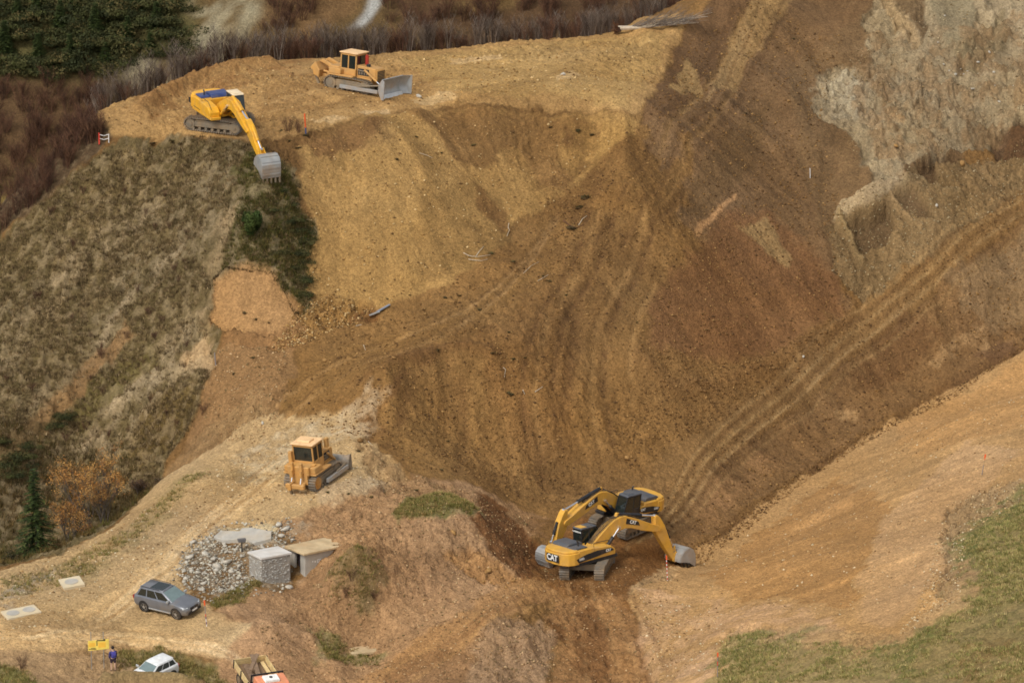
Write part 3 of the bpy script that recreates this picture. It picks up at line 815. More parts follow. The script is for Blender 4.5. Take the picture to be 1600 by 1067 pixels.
# ragged patches of darker damp soil and of paler dry soil, grown from noise rather than drawn
PA = fbm(GX, GY, 6.5, 5, 151, .6)
PB = fbm(GX + 31, GY - 17, 4.2, 5, 163, .6)
soilm = np.clip(1 - GRS * 1.2, 0, 1)
dk = sstep(.10, .26, PA) * .26 * soilm * np.clip((RGH - .35) * 3, .15, 1)
lt = sstep(.12, .30, PB) * .26 * soilm
COL *= (1 - dk[..., None] * np.array([.62, .68, .72], np.float32))
COL *= (1 + lt[..., None] * np.array([.55, .58, .62], np.float32))
# mottled hummocks: bare pale soil showing between the tussocks
GRS *= np.where(GX > 12, np.clip(.8 + 1.6 * N4 + .9 * N1, 0, 1), 1)
MT = fbm(GX * .7, GY * .9, .36, 3, 171) + .5 * fbm(GX * .7, GY, .25, 2, 173) + .07 * np.clip(STREAK2, -2, 2) + .05 * np.clip(BUTT, -2, 2)
gm_ = (sstep(.02, .30, MT) * .36 * np.clip(GRS, 0, 1) * (GX < 0))[..., None]
COL = COL * (1 - gm_) + np.array(S(158, 136, 100), np.float32) * gm_
H += 0.10 * GRS * fbm(GX, GY, .7, 2, 177)
# hue drifts between ochre and umber
hue = fbm(GX, GY, 7.0, 3, 91)[..., None].astype(np.float32)
COL *= np.concatenate([1 + 0.04 * hue, 1 + 0.0 * hue, 1 - 0.10 * hue], -1)
COL *= np.array([1.0, 1.015, 1.10], np.float32)
COL = np.clip(COL, 0.01, 0.85)

ny, nx = GX.shape
idx = np.arange(ny * nx).reshape(ny, nx)
faces = np.stack([idx[:-1, :-1], idx[:-1, 1:], idx[1:, 1:], idx[1:, :-1]], -1).reshape(-1, 4)
M_EARTH = attr_mat('earth', scales=((0.8, 0.10), (5.0, 0.24), (15.0, 0.18)), bump=((3.0, 0.14), (9.0, 0.08)), clods=((6.0, .16, .05),))
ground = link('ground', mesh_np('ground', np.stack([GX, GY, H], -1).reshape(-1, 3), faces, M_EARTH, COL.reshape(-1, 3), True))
tag(ground, 'bare ochre and brown earth of the excavated hillside with road and grass', 'hillside', kind='structure')

# ------------------------------------------------------------------ the hillside across the valley
FXA, FYA = np.arange(-85, 75, 0.4), np.arange(92, 195, 0.45)
FX, FY = np.meshgrid(FXA, FYA)
FBASE = 3.0 + 0.56 * (FY - 105) + 2.4 * fbm(FX, FY, 26, 3, 101) - 0.05 * np.maximum(0, -FX - 10)
FH = FBASE + 1.3 * fbm(FX, FY, 7, 4, 103) + 0.45 * fbm(FX, FY, 1.6, 4, 107)
fcol = np.zeros(FX.shape + (3,), np.float32)
fcol[:] = S(98, 78, 48)
def flookup(x, y):
    i = np.clip(((np.asarray(x) - FXA[0]) / 0.4).astype(int), 0, len(FXA) - 1)
    j = np.clip(((np.asarray(y) - FYA[0]) / 0.45).astype(int), 0, len(FYA) - 1)
    return FH[j, i]
def fat(u, v):
    d = ray(u, v)
    p = CAM + d * np.arange(385, 580, 0.3)[:, None]
    k = np.nonzero((p[:, 2] < flookup(p[:, 0], p[:, 1])) & (p[:, 1] > FYA[0]))[0]
    return p[k[0]] if len(k) else lift(u, v, 12.0)
def fzone(px, col, soft=1.0, warp=2.0, amt=1.0, mottle=0.0):
    w = np.array([fat(u, v)[:2] for u, v in px])
    x = FX + warp * fbm(FX, FY, 5, 3, 113)
    y = FY + warp * fbm(FX, FY, 5, 3, 127)
    inside = np.zeros(x.shape, bool)
    dist = np.full(x.shape, 1e9)
    for k in range(len(w)):
        a, b = w[k], w[(k + 1) % len(w)]
        e = b - a
        t = np.clip(((x - a[0]) * e[0] + (y - a[1]) * e[1]) / (e @ e + 1e-9), 0, 1)
        dist = np.minimum(dist, (x - a[0] - t * e[0]) ** 2 + (y - a[1] - t * e[1]) ** 2)
        inside ^= ((a[1] > y) != (b[1] > y)) & (x < a[0] + (y - a[1]) * e[0] / (e[1] if abs(e[1]) > 1e-9 else 1e-9))
    m = sstep(-soft, soft, np.where(inside, 1, -1) * np.sqrt(dist)) * amt
    if mottle:
        m = m * np.clip(0.5 + mottle * fbm(FX, FY, 2.0, 4, 131), 0, 1)
    fcol[:] = fcol * (1 - m[..., None]) + np.array(S(*col), np.float32) * m[..., None]
fzone([(-120,-80),(300,-80),(300,60),(220,110),(120,140),(-120,120)], (92, 84, 50), 1.5)
fzone([(-120,140),(130,140),(150,210),(-120,340)], (92, 70, 46), 1.5)
fzone([(-60,360),(0,312),(110,235),(150,205),(160,220),(60,300),(-40,390)], (134, 112, 62), 0.6, 0.8)
fzone([(180,130),(230,95),(300,60),(300,-60),(410,-60),(400,60),(330,120),(200,150)], (146, 132, 102), 1.0, 2.0, 0.9, mottle=1.5)
fzone([(300,110),(310,-60),(400,-60),(395,60),(340,118)], (150, 140, 112), .8, 1.5, .8, mottle=1.2)
fzone([(210,95),(240,85),(250,110),(200,120)], (152, 140, 110), 0.8, 1.5)
fzone([(400,60),(410,-60),(560,-60),(520,40),(440,70)], (112, 86, 56), 1.0, 2.0, 0.9)
fzone([(430,60),(480,20),(530,-20),(560,-10),(510,50),(450,80)], (136, 104, 68), 0.8, 1.5, 0.7, mottle=1.2)
fzone([(548,45),(572,15),(585,-30),(606,-30),(592,15),(565,45)], (160, 158, 150), 0.5, 0.5)
fzone([(620,60),(620,-60),(1120,-60),(1120,60)], (88, 66, 44), 1.5)
fzone([(700,10),(800,-10),(820,10),(740,30)], (118, 94, 56), 1.0, 2, 0.7)
fcol *= (1 + 0.18 * fbm(FX, FY, 2.0, 4, 137)[..., None])
fy_, fx_ = FX.shape
fi = np.arange(fy_ * fx_).reshape(fy_, fx_)
ff = np.stack([fi[:-1, :-1], fi[:-1, 1:], fi[1:, 1:], fi[1:, :-1]], -1).reshape(-1, 4)
far = link('far_hillside', mesh_np('far_hillside', np.stack([FX, FY, FH], -1).reshape(-1, 3), ff, M_EARTH, np.clip(fcol, 0.01, 0.8).reshape(-1, 3), True))
tag(far, 'brown and green hillside across the valley behind the plateau', 'hillside', kind='structure')
# ------------------------------------------------------------------ mesh builder for machines and small things
class MB:
    def __init__(self):
        self.v, self.f = [], []
    def add(self, vs, fs):
        k = len(self.v)
        self.v += [tuple(p) for p in vs]
        self.f += [tuple(i + k for i in f) for f in fs]
        return self
    def box(self, x0, x1, y0, y1, z0, z1, M=None):
        vs = [(x, y, z) for z in (z0, z1) for y in (y0, y1) for x in (x0, x1)]
        if M is not None:
            vs = [tuple(M @ Vector(p)) for p in vs]
        return self.add(vs, [(0, 2, 3, 1), (4, 5, 7, 6), (0, 1, 5, 4), (2, 6, 7, 3), (0, 4, 6, 2), (1, 3, 7, 5)])
    def prism(self, prof, y0, y1, taper=0.0):
        """side profile [(x, z)] extruded across, from y0 to y1"""
        n = len(prof)
        area = sum(prof[i][0] * prof[(i + 1) % n][1] - prof[(i + 1) % n][0] * prof[i][1] for i in range(n))
        if area < 0:
            prof = prof[::-1]
        vs = [(x, y0, z) for x, z in prof] + [(x, y1, z) for x, z in prof]
        fs = [tuple(range(n)), tuple(range(2 * n - 1, n - 1, -1))]
        fs += [(i, i + n, (i + 1) % n + n, (i + 1) % n) for i in range(n)]
        return self.add(vs, fs)
    def prism_z(self, prof, z0, z1, inset=0.0):
        """plan outline [(x, y)] extruded upward"""
        n = len(prof)
        area = sum(prof[i][0] * prof[(i + 1) % n][1] - prof[(i + 1) % n][0] * prof[i][1] for i in range(n))
        if area < 0:
            prof = prof[::-1]
        cx = sum(p[0] for p in prof) / n
        cy = sum(p[1] for p in prof) / n
        k = 1 - inset
        vs = [(x, y, z0) for x, y in prof] + [(cx + (x - cx) * k, cy + (y - cy) * k, z1) for x, y in prof]
        fs = [tuple(range(n - 1, -1, -1)), tuple(range(n, 2 * n))]
        fs += [(i, (i + 1) % n, (i + 1) % n + n, i + n) for i in range(n)]
        return self.add(vs, fs)
    def tube(self, p0, p1, r0, r1=None, n=10):
        r1 = r0 if r1 is None else r1
        p0, p1 = Vector(p0), Vector(p1)
        d = (p1 - p0).normalized()
        a = d.orthogonal().normalized()
        b = d.cross(a)
        vs = []
        for p, r in ((p0, r0), (p1, r1)):
            vs += [p + (a * math.cos(2 * math.pi * k / n) + b * math.sin(2 * math.pi * k / n)) * r for k in range(n)]
        fs = [(k, (k + 1) % n, (k + 1) % n + n, k + n) for k in range(n)]
        fs += [tuple(range(n - 1, -1, -1)), tuple(range(n, 2 * n))]
        return self.add(vs, fs)
    def path(self, pts, r, n=6, r1=None):
        pts = [Vector(p) for p in pts]
        r1 = r if r1 is None else r1
        vs, fs = [], []
        for k, p in enumerate(pts):
            d = (pts[min(k + 1, len(pts) - 1)] - pts[max(k - 1, 0)]).normalized()
            up = Vector((0, 0, 1)) if abs(d.z) < 0.9 else Vector((1, 0, 0))
            a = d.cross(up).normalized()
            b = a.cross(d)
            rr = r + (r1 - r) * k / (len(pts) - 1)
            vs += [p + (a * math.cos(2 * math.pi * q / n) + b * math.sin(2 * math.pi * q / n)) * rr for q in range(n)]
        for k in range(len(pts) - 1):
            for q in range(n):
                fs.append((k * n + q, k * n + (q + 1) % n, (k + 1) * n + (q + 1) % n, (k + 1) * n + q))
        fs += [tuple(range(n - 1, -1, -1)), tuple(range(len(vs) - n, len(vs)))]
        return self.add(vs, fs)
    def plate(self, prof, y0, y1, th):
        """curved sheet following an open side profile [(x, z)], thickness th"""
        pts = [Vector((p[0], p[1])) for p in prof]
        off = []
        for k in range(len(pts)):
            d = pts[min(k + 1, len(pts) - 1)] - pts[max(k - 1, 0)]
            nrm = Vector((-d.y, d.x)).normalized()
            off.append(pts[k] + nrm * th)
        for k in range(len(pts) - 1):
            q = [pts[k], pts[k + 1], off[k + 1], off[k]]
            self.prism([(p.x, p.y) for p in q], y0, y1)
        return self
    def xform(self, M):
        self.v = [tuple(M @ Vector(p)) for p in self.v]
        return self
    def mesh(self, name, material, bevel=0.0, smooth=False, weld=False):
        me = bpy.data.meshes.new(name)
        me.from_pydata(self.v, [], self.f)
        bm = bmesh.new()
        bm.from_mesh(me)
        if weld:
            bmesh.ops.remove_doubles(bm, verts=bm.verts, dist=1e-4)
        bmesh.ops.recalc_face_normals(bm, faces=bm.faces)
        if bevel > 0:
            es = [e for e in bm.edges if len(e.link_faces) == 2 and e.calc_face_angle(0) > 0.6]
            bmesh.ops.bevel(bm, geom=es, offset=bevel, segments=1, affect='EDGES', clamp_overlap=True)
        if smooth:
            for f in bm.faces:
                f.smooth = True
            for e in bm.edges:
                if len(e.link_faces) == 2 and e.calc_face_angle(0) > 0.7:
                    e.smooth = False
        bm.to_mesh(me)
        bm.free()
        me.materials.append(material)
        return me
    def build(self, name, material, parent=None, bevel=0.0, smooth=False, rz=0.0, label=None):
        o = link(name, self.mesh(name, material, bevel, smooth), parent)
        if rz:
            o.rotation_euler = (0, 0, rz)
        if label:
            o['label'] = label
        return o

def lettering(body, size, M, material, parent, name='lettering', bold=0.02, squeeze=1.0):
    cu = bpy.data.curves.new(name, 'FONT')
    cu.body = body
    cu.size = size
    cu.align_x = 'CENTER'
    cu.align_y = 'CENTER'
    cu.extrude = 0.006
    cu.offset = bold * size
    tmp = bpy.data.objects.new(name, cu)
    COLL.objects.link(tmp)
    dg = bpy.context.evaluated_depsgraph_get()
    me = bpy.data.meshes.new_from_object(tmp.evaluated_get(dg))
    bpy.data.objects.remove(tmp)
    me.transform(M @ Matrix.Diagonal((squeeze, 1, 1, 1)))
    me.materials.clear()
    me.materials.append(material)
    return link(name, me, parent)

def frame(origin, xdir, ydir):
    x = Vector(xdir).normalized()
    z = x.cross(Vector(ydir)).normalized()
    y = z.cross(x)
    return Matrix(((x.x, y.x, z.x, origin[0]), (x.y, y.y, z.y, origin[1]), (x.z, y.z, z.z, origin[2]), (0, 0, 0, 1)))

def stand(name, x, y, heading_deg, tilt=1.0, sink=0.03, z=None, n=None):
    """an Empty standing on the ground, leaning with the slope"""
    o = link(name, None)
    n = n or gnormal(x, y, HBASE, 1.5)
    n = (n * tilt + Vector((0, 0, 1)) * (1 - tilt)).normalized()
    h = R(heading_deg)
    fx = Vector((math.cos(h), math.sin(h), 0))
    fx = (fx - n * fx.dot(n)).normalized()
    fy = n.cross(fx)
    Mx = Matrix(((fx.x, fy.x, n.x, x), (fx.y, fy.y, n.y, y), (fx.z, fy.z, n.z, (gz(x, y) if z is None else z) - sink), (0, 0, 0, 1)))
    o.matrix_world = Mx
    o.empty_display_size = 0.5
    return o

DUST = S(176, 140, 92)
Y_OLD = mat('worn_ochre_paint', S(200, 148, 78), 0.65, dust=0.58, dust_col=DUST, scale=2.5)
Y_CAT = mat('yellow_machine_paint', S(216, 162, 58), 0.55, dust=0.5, dust_col=S(188, 146, 92), scale=2.0)
Y_KOM = mat('bright_yellow_paint', S(226, 166, 40), 0.48, dust=0.36, dust_col=DUST, scale=2.0)
BLK = mat('black_paint', S(38, 38, 40), 0.5, dust=0.2, dust_col=S(120, 100, 76), scale=2.0)
GRYP = mat('grey_engine_cover', S(82, 84, 88), 0.5, dust=0.3, dust_col=S(130, 112, 88), scale=2.0)
STEEL = mat('worn_steel', S(168, 168, 164), 0.42, 0.35, dust=0.35, dust_col=DUST, scale=2.0)
STEEL_D = mat('dusty_track_steel', S(120, 112, 98), 0.6, 0.2, dust=0.6, dust_col=S(166, 138, 100), scale=3.0)
TRACKM = mat('track_shoe_steel', S(128, 120, 108), 0.6, 0.25, dust=0.5, dust_col=S(170, 140, 100), scale=4.0)
CHROME = mat('chrome_rod', S(225, 225, 225), 0.2, 0.9, scale=2.0)
GLASSM = mat('dark_glass', S(30, 38, 36), 0.08, 0.0, dust=0.15, dust_col=S(110, 110, 96), scale=1.2, spec=0.8)
RUBBER = mat('dark_rubber', S(44, 42, 40), 0.85, dust=0.4, dust_col=S(130, 106, 76), scale=4.0)
WHITE = mat('white_lettering', S(232, 230, 222), 0.6, scale=3.0)
REDM = mat('red_paint', S(168, 52, 38), 0.6, scale=3.0, dust=0.2, dust_col=DUST)
BLUEM = mat('blue_hood_paint', S(52, 66, 112), 0.45, dust=0.3, dust_col=S(120, 110, 100), scale=2.0)
HOSE = mat('hose_rubber', S(60, 52, 42), 0.7, dust=0.4, dust_col=DUST, scale=6.0)

def track_loop(L, h, top_sag=0.0, rise=0.0):
    """points round an oval track: L = distance between wheel centres, h = track height"""
    r = h / 2
    P = []
    nb = max(10, int(L / 0.2))
    for k in range(nb):
        P.append((-L / 2 + L * k / nb, 0.0))
    for k in range(9):
        a = -math.pi / 2 + math.pi * k / 9
        P.append((L / 2 + r * math.cos(a), r + r * math.sin(a)))
    for k in range(nb):
        t = k / nb
        P.append((L / 2 - L * t, h + rise * math.sin(math.pi * t) - top_sag * math.sin(math.pi * t * 2) ** 2))
    for k in range(9):
        a = math.pi / 2 + math.pi * k / 9
        P.append((-L / 2 + r * math.cos(a), r + r * math.sin(a)))
    return P

def tracks(root, L, h, gauge, w, rise=0.0, sprocket_mat=None, frame_mat=None, grouser=0.075):
    P = track_loop(L, h, 0.0, rise)
    n = len(P)
    for s in (-1, 1):
        y = s * gauge / 2
        m = MB()
        for k in range(n):
            a, b = Vector((P[k][0], 0, P[k][1])), Vector((P[(k + 1) % n][0], 0, P[(k + 1) % n][1]))
            d = (b - a)
            ln = d.length
            d.normalize()
            nrm = Vector((d.z, 0, -d.x))
            M = Matrix(((d.x, 0, -nrm.x, a.x), (0, 1, 0, y), (d.z, 0, -nrm.z, a.z), (0, 0, 0, 1)))
            m.box(0.028, ln - 0.028, -w / 2, w / 2, 0.0, 0.05, M)
            m.box(ln * 0.38, ln * 0.38 + 0.045, -w / 2 + .01, w / 2 - .01, -grouser, 0.02, M)
        t = m.build('track', TRACKM, root)
        f = MB()
        r = h / 2
        f.box(-L / 2 + .1, L / 2 - .1, y - w * .28, y + w * .28, h * .28, h * .66)
        f.prism([(-L / 2 + .2, h * .66), (L / 2 - .2, h * .66), (L / 2 - .5, h * .80 + rise * .3), (-L / 2 + .5, h * .80 + rise * .3)], y - w * .2, y + w * .2)
        f.build('track_frame', frame_mat or STEEL_D, root, 0.02)
        q = MB()
        for k in range(7):
            xx = -L / 2 + L * (k + .5) / 7
            q.tube((xx, y - w * .34, h * .16), (xx, y + w * .34, h * .16), h * .12, n=10)
        q.build('rollers', STEEL_D, root)
        sp_ = MB().tube((-L / 2, y - w * .36, r), (-L / 2, y + w * .36, r), r * .80, n=18)
        sp_.tube((-L / 2, y - w * .44, r), (-L / 2, y + w * .44, r), r * .42, n=12)
        sp_.build('sprocket', sprocket_mat or STEEL_D, root, smooth=True)
        idl = MB().tube((L / 2, y - w * .34, r), (L / 2, y + w * .34, r), r * .82, n=18)
        idl.tube((L / 2, y - w * .42, r), (L / 2, y + w * .42, r), r * .3, n=12)
        idl.build('idler', STEEL_D, root, smooth=True)

def rot2(p, a, o=(0, 0)):
    c, s = math.cos(a), math.sin(a)
    return (o[0] + p[0] * c - p[1] * s, o[1] + p[0] * s + p[1] * c)

def cyl_pair(root, p0, p1, y, r, name, rz, frac=0.55, body=BLK):
    """hydraulic cylinder: dark barrel, bright rod, in the upper works' side plane"""
    a, b = Vector((p0[0], y, p0[1])), Vector((p1[0], y, p1[1]))
    m = a.lerp(b, frac)
    o = MB().tube(a, m, r, n=12).tube(m - (b - a).normalized() * .06, m, r * 1.15, n=12).build(name, body, root, smooth=True, rz=rz)
    q = MB().tube(m, b, r * .55, n=10)
    q.tube(b - Vector((0, .1, 0)), b + Vector((0, .1, 0)), r * .9, n=10)
    q.build('rod', CHROME, o, smooth=True)
    return o

def excavator(name, label, group, x, y, under, swing, boom, stick, buck, style, tilt=1.0, scale=1.0, sl=1.0):
    """under = heading of the tracks, swing = heading of the house (both in plan degrees);
    boom, stick, buck = angles of boom chord, stick and bucket above the horizontal"""
    root = stand(name, x, y, under, tilt)
    tag(root, label, 'excavator', group)
    root.scale = (scale,) * 3
    kom = style == 'plain'
    PAINT = Y_KOM if kom else Y_CAT
    CB = 0.0 if kom else -.35
    BS = 1.0 if kom else 1.05
    ZB = .78 if kom else .84
    COVER = BLUEM if kom else GRYP
    rz = R(swing - under)
    tracks(root, 3.9, 1.02, 2.55, 0.72, rise=0.04)
    MB().box(-1.2, 1.2, -1.1, 1.1, .45, .95).box(-.5, .5, -1.25, 1.25, .5, .85).build('car_body', STEEL_D, root, .03)
    MB().tube((0, 0, .93), (0, 0, 1.14), .72, n=24).build('slew_ring', BLK, root, smooth=True)
    # house deck
    MB().prism_z([(1.7, -1.42), (1.7, -.55), (1.0, -.5), (1.0, .5), (1.75, .5), (1.75, 1.4), (-2.3, 1.45), (-2.3, -1.45)], 1.14, 1.36).build('deck', BLK if not kom else PAINT, root, .02, rz=rz)
    # counterweight with rounded tail
    arc = [(-2.05, -1.48), (-2.05, 1.48)]
    for k in range(9):
        a = math.pi / 2 + math.pi * k / 8
        arc.append((-2.55 + .72 * math.cos(a) if 0 < k < 8 else -2.35, 1.48 * math.sin(a) if k not in (0, 8) else (1.48 if k == 0 else -1.48)))
    tail = [(-2.05, -1.48), (-2.05, 1.48), (-2.5, 1.48), (-2.95, 1.30), (-3.22, .85), (-3.32, 0), (-3.22, -.85), (-2.95, -1.30), (-2.5, -1.48)]
    cw = MB().prism_z(tail, 1.28, 2.18).prism_z([(p[0] * .985 - .02, p[1] * .96) for p in tail], 2.18, 2.36, .04).build('counterweight', PAINT, root, .05, rz=rz)
    # engine housing and side boxes
    MB().box(-2.06, -.55, -1.46, 1.46, 1.36, 2.28).build('engine_housing', PAINT, root, .05, rz=rz)
    MB().prism([(-.55, 1.36), (1.5, 1.36), (1.5, 1.75), (1.05, 2.08), (-.55, 2.22)], -1.44, -.55).build('side_box', PAINT, root, .05, rz=rz, label='tool and tank box beside the boom')
    MB().box(-.55, .25, .5, 1.42, 1.36, 2.05).build('cab_rear_box', PAINT, root, .04, rz=rz)
    hood = MB().prism([(-2.3, 2.28), (-.7, 2.28), (-.82, 2.50), (-1.0, 2.56), (-2.0, 2.56), (-2.2, 2.48)], -.35, 1.28)
    hood.prism([(-2.35, 2.28), (-.95, 2.28), (-1.1, 2.42), (-2.2, 2.42)], -1.2, -.36)
    hd = hood.build('engine_cover', COVER, root, .04, rz=rz)
    MB().tube((-1.5, -.7, 2.4), (-1.5, -.7, 2.72), .06, n=10).tube((-1.5, -.7, 2.7), (-1.62, -.7, 2.82), .06, n=10).build('exhaust', BLK, root, rz=rz)
    MB().path([(-.5, -1.3, 2.2), (-.5, -1.3, 2.55), (.9, -1.3, 2.5), (1.5, -1.3, 2.0)], .025, 6).build('handrail', BLK, root, rz=rz)
    # cab
    cabp = [(.28, 1.36), (2.05, 1.36), (2.12, 1.9), (1.82, 3.02), (1.5, 3.12), (.35, 3.12), (.28, 3.0)]
    cab_m = BLK if not kom else mat('grey_cab_frame', S(70, 70, 68), .5, dust=.2, dust_col=DUST)
    cab = link('cab', None, root)
    cab.rotation_euler = (0, 0, rz)
    cab.location = (CB * math.cos(rz), CB * math.sin(rz), 0)
    y0, y1 = .52, 1.44
    fr = MB()
    fr.box(.28, 2.05, y0, y1, 1.36, 1.62)
    for yy in (y0, y1 - .07):
        fr.box(.28, .40, yy, yy + .07, 1.6, 3.06).box(1.02, 1.12, yy, yy + .07, 1.6, 3.06)
        fr.prism([(1.96, 1.6), (2.08, 1.6), (2.12, 1.9), (1.86, 3.02), (1.74, 3.02), (2.0, 1.9)], yy, yy + .07)
        fr.box(.28, 1.8, yy, yy + .07, 2.94, 3.06)
        fr.box(.28, 1.02, yy, yy + .07, 1.6, 2.05)
    fr.box(.28, .36, y0, y1, 1.6, 2.1)
    fr.box(1.74, 1.86, y0, y1, 2.94, 3.06)
    fr.build('cab_frame', cab_m, cab, .02)
    top = MB().prism([(.24, 3.05), (1.84, 3.05), (1.72, 3.15), (.34, 3.15)], y0 - .02, y1 + .02)
    top.box(.95, 1.6, y0 + .18, y1 - .18, 3.15, 3.19)
    rf = top.build('cab_roof', mat('cream_cab_roof', S(228, 206, 168), .5, dust=.3, dust_col=DUST) if kom else GRYP, cab, .02)
    if style == 'near':
        MB().box(.34, .92, y0 + .1, y1 - .1, 3.152, 3.172).build('roof_panel', Y_CAT, cab)
        lettering('CATERPILLAR', .15, frame((.232, (y0 + y1) / 2, 2.86), (0, -1, 0), (0, 0, 1)), WHITE, cab)
    for yy, nm in ((y0 + .03, 'side_window'), (y1 - .04, 'side_window')):
        MB().prism([(.42, 2.06), (1.02, 2.06), (1.02, 2.94), (.42, 2.94)], yy, yy + .02).build(nm, GLASSM, cab)
        MB().prism([(1.12, 1.66), (1.98, 1.66), (2.02, 1.9), (1.76, 2.94), (1.12, 2.94)], yy, yy + .02).build(nm, GLASSM, cab)
    MB().prism([(2.0, 1.62), (2.03, 1.62), (2.07, 1.9), (1.82, 2.96), (1.79, 2.96), (2.04, 1.9)], y0 + .08, y1 - .08).build('windscreen', GLASSM, cab)
    MB().box(.31, .335, y0 + .1, y1 - .1, 2.12, 2.94).build('rear_window', GLASSM, cab)
    MB().box(.7, 1.15, .75, 1.2, 1.62, 2.0).box(.62, .75, .75, 1.2, 1.9, 2.6).build('seat', BLK, cab, .04)
    # boom
    FX, FZ = .35, 1.80
    L = 6.25
    bo = R(boom)
    prof = [(-.22, .12), (-.05, .32), (.5, .78), (1.4, 1.48), (2.0, 1.82), (2.6, 1.97), (3.1, 1.93), (4.2, 1.38), (5.6, .55), (6.25, .26), (6.42, .05), (6.3, -.2),
            (6.0, -.24), (4.6, .26), (3.6, .74), (3.0, .88), (2.5, .82), (1.9, .54), (1.0, -.06), (.3, -.28), (-.1, -.26)]
    B = [rot2((p[0] * BS, p[1] * BS * ZB), bo, (FX, FZ)) for p in prof]
    bm_ = MB().prism(B, -.34, .34)
    ob = bm_.build('boom', PAINT, root, .03, rz=rz)
    J = lambda px, pz: rot2((px * BS, pz * BS * ZB), bo, (FX, FZ))
    T = J(L, .02)
    hs = MB()
    for q, yy in enumerate((-.22, -.12, 0, .12, .22)):
        hs.path([(J(a, b)[0], yy + .04 * math.sin(a * 3 + q), J(a, b)[1]) for a, b in ((-.1, .35), (.5, .92), (1.4, 1.6), (2.0, 1.93), (2.7, 2.06), (3.4, 1.90), (4.4, 1.38))], .028, 5)
    hs.build('hydraulic_hoses', HOSE if not kom else Y_KOM, ob)
    for s in (-1, 1):
        cyl_pair(root, (1.15, 1.30), J(2.35, 1.15), s * .42, .13, 'boom_cylinder', rz, .62, BLK if not kom else PAINT)
    # stick
    so = R(stick)
    Ls = 3.05
    K = lambda px, pz: rot2((px * sl if px > 0 else px, pz), so, T)
    sprof = [(-1.0, .16), (-.9, .42), (-.6, .52), (.2, .58), (.9, .50), (2.9, .20), (3.2, .07), (3.2, -.12), (2.9, -.20), (1.2, -.34), (.2, -.40), (-.4, -.16)]
    os_ = MB().prism([K(*p) for p in sprof], -.24, .24).build('stick', PAINT, root, .03, rz=rz)
    cyl_pair(root, J(2.55, 2.16), K(-.88, .3), 0, .14, 'stick_cylinder', rz, .62, BLK if not kom else PAINT)
    MB().prism([J(2.3, 1.85), J(2.8, 1.9), J(2.62, 2.28), J(2.48, 2.28)], -.12, .12).build('cylinder_lug', PAINT, ob)
    Bp = K(Ls + .05, 0)
    bu = R(buck)
    QS = 1.22 if kom else 1.08 if style == 'near' else .9
    Q = lambda px, pz: rot2((px * QS, pz * QS), bu, Bp)
    cyl_pair(root, K(.1, .62), K(2.35, .52), 0, .11, 'bucket_cylinder', rz, .62, BLK if not kom else PAINT)
    lk = MB()
    for s in (-.2, .16):
        lk.prism([K(2.25, .58), K(2.42, .58), K(2.72, .05), K(2.58, 0)], s, s + .05)
        lk.prism([K(2.25, .62), K(2.38, .48), Q(.0, .34), Q(-.08, .50)], s, s + .05)
    lk.build('bucket_linkage', PAINT, root, rz=rz)
    # bucket: curved back, two cheeks, teeth
    bk = link('bucket', None, root)
    bk.rotation_euler = (0, 0, rz)
    w = .80 if kom else .84 if style == 'near' else .66
    back = [(.10, -.10), (.02, .10), (-.02, .38), (.08, .72), (.36, 1.02), (.74, 1.08), (1.10, .88), (1.36, .52), (1.56, .10)]
    BP = [Q(*p) for p in back]
    MB().plate(BP, -w, w, .05).build('bucket_back', STEEL, bk)
    cheek = [(.10, -.10), (.02, .10), (-.02, .38), (.08, .72), (.36, 1.02), (.74, 1.08), (1.10, .88), (1.36, .52), (1.56, .10), (.9, .16), (.4, .02)]
    CP = [Q(*p) for p in cheek]
    MB().prism(CP, -w - .035, -w + .02).prism(CP, w - .02, w + .035).build('bucket_cheek', STEEL, bk)
    rb = MB()
    for k in range(3, 8):
        a, b = Vector(back[k]), Vector(back[k + 1]) if k + 1 < len(back) else Vector(back[k])
        d = (b - a).normalized()
        nn = Vector((-d.y, d.x))
        c0 = a.lerp(b, .35)
        rb.prism([Q(*(c0 + nn * .048)), Q(*(c0 + d * .11 + nn * .048)), Q(*(c0 + d * .11 + nn * .085)), Q(*(c0 + nn * .085))], -w + .03, w - .03)
    rb.build('wear_ribs', STEEL, bk)
    for k in range(5):
        yy = -w + .08 + (2 * w - .16) * k / 4
        MB().prism([Q(1.46, .20), Q(1.60, .14), Q(1.82, -.16), Q(1.76, -.18), Q(1.50, .08)], yy - .07, yy + .07).build('tooth', STEEL_D, bk)
    ears = MB()
    for s in (-.26, .2):
        ears.prism([Q(-.12, -.16), Q(.2, -.16), Q(.12, .35), Q(-.04, .56), Q(-.2, .5)], s, s + .06)
    ears.build('bucket_ears', STEEL if kom else PAINT, bk)
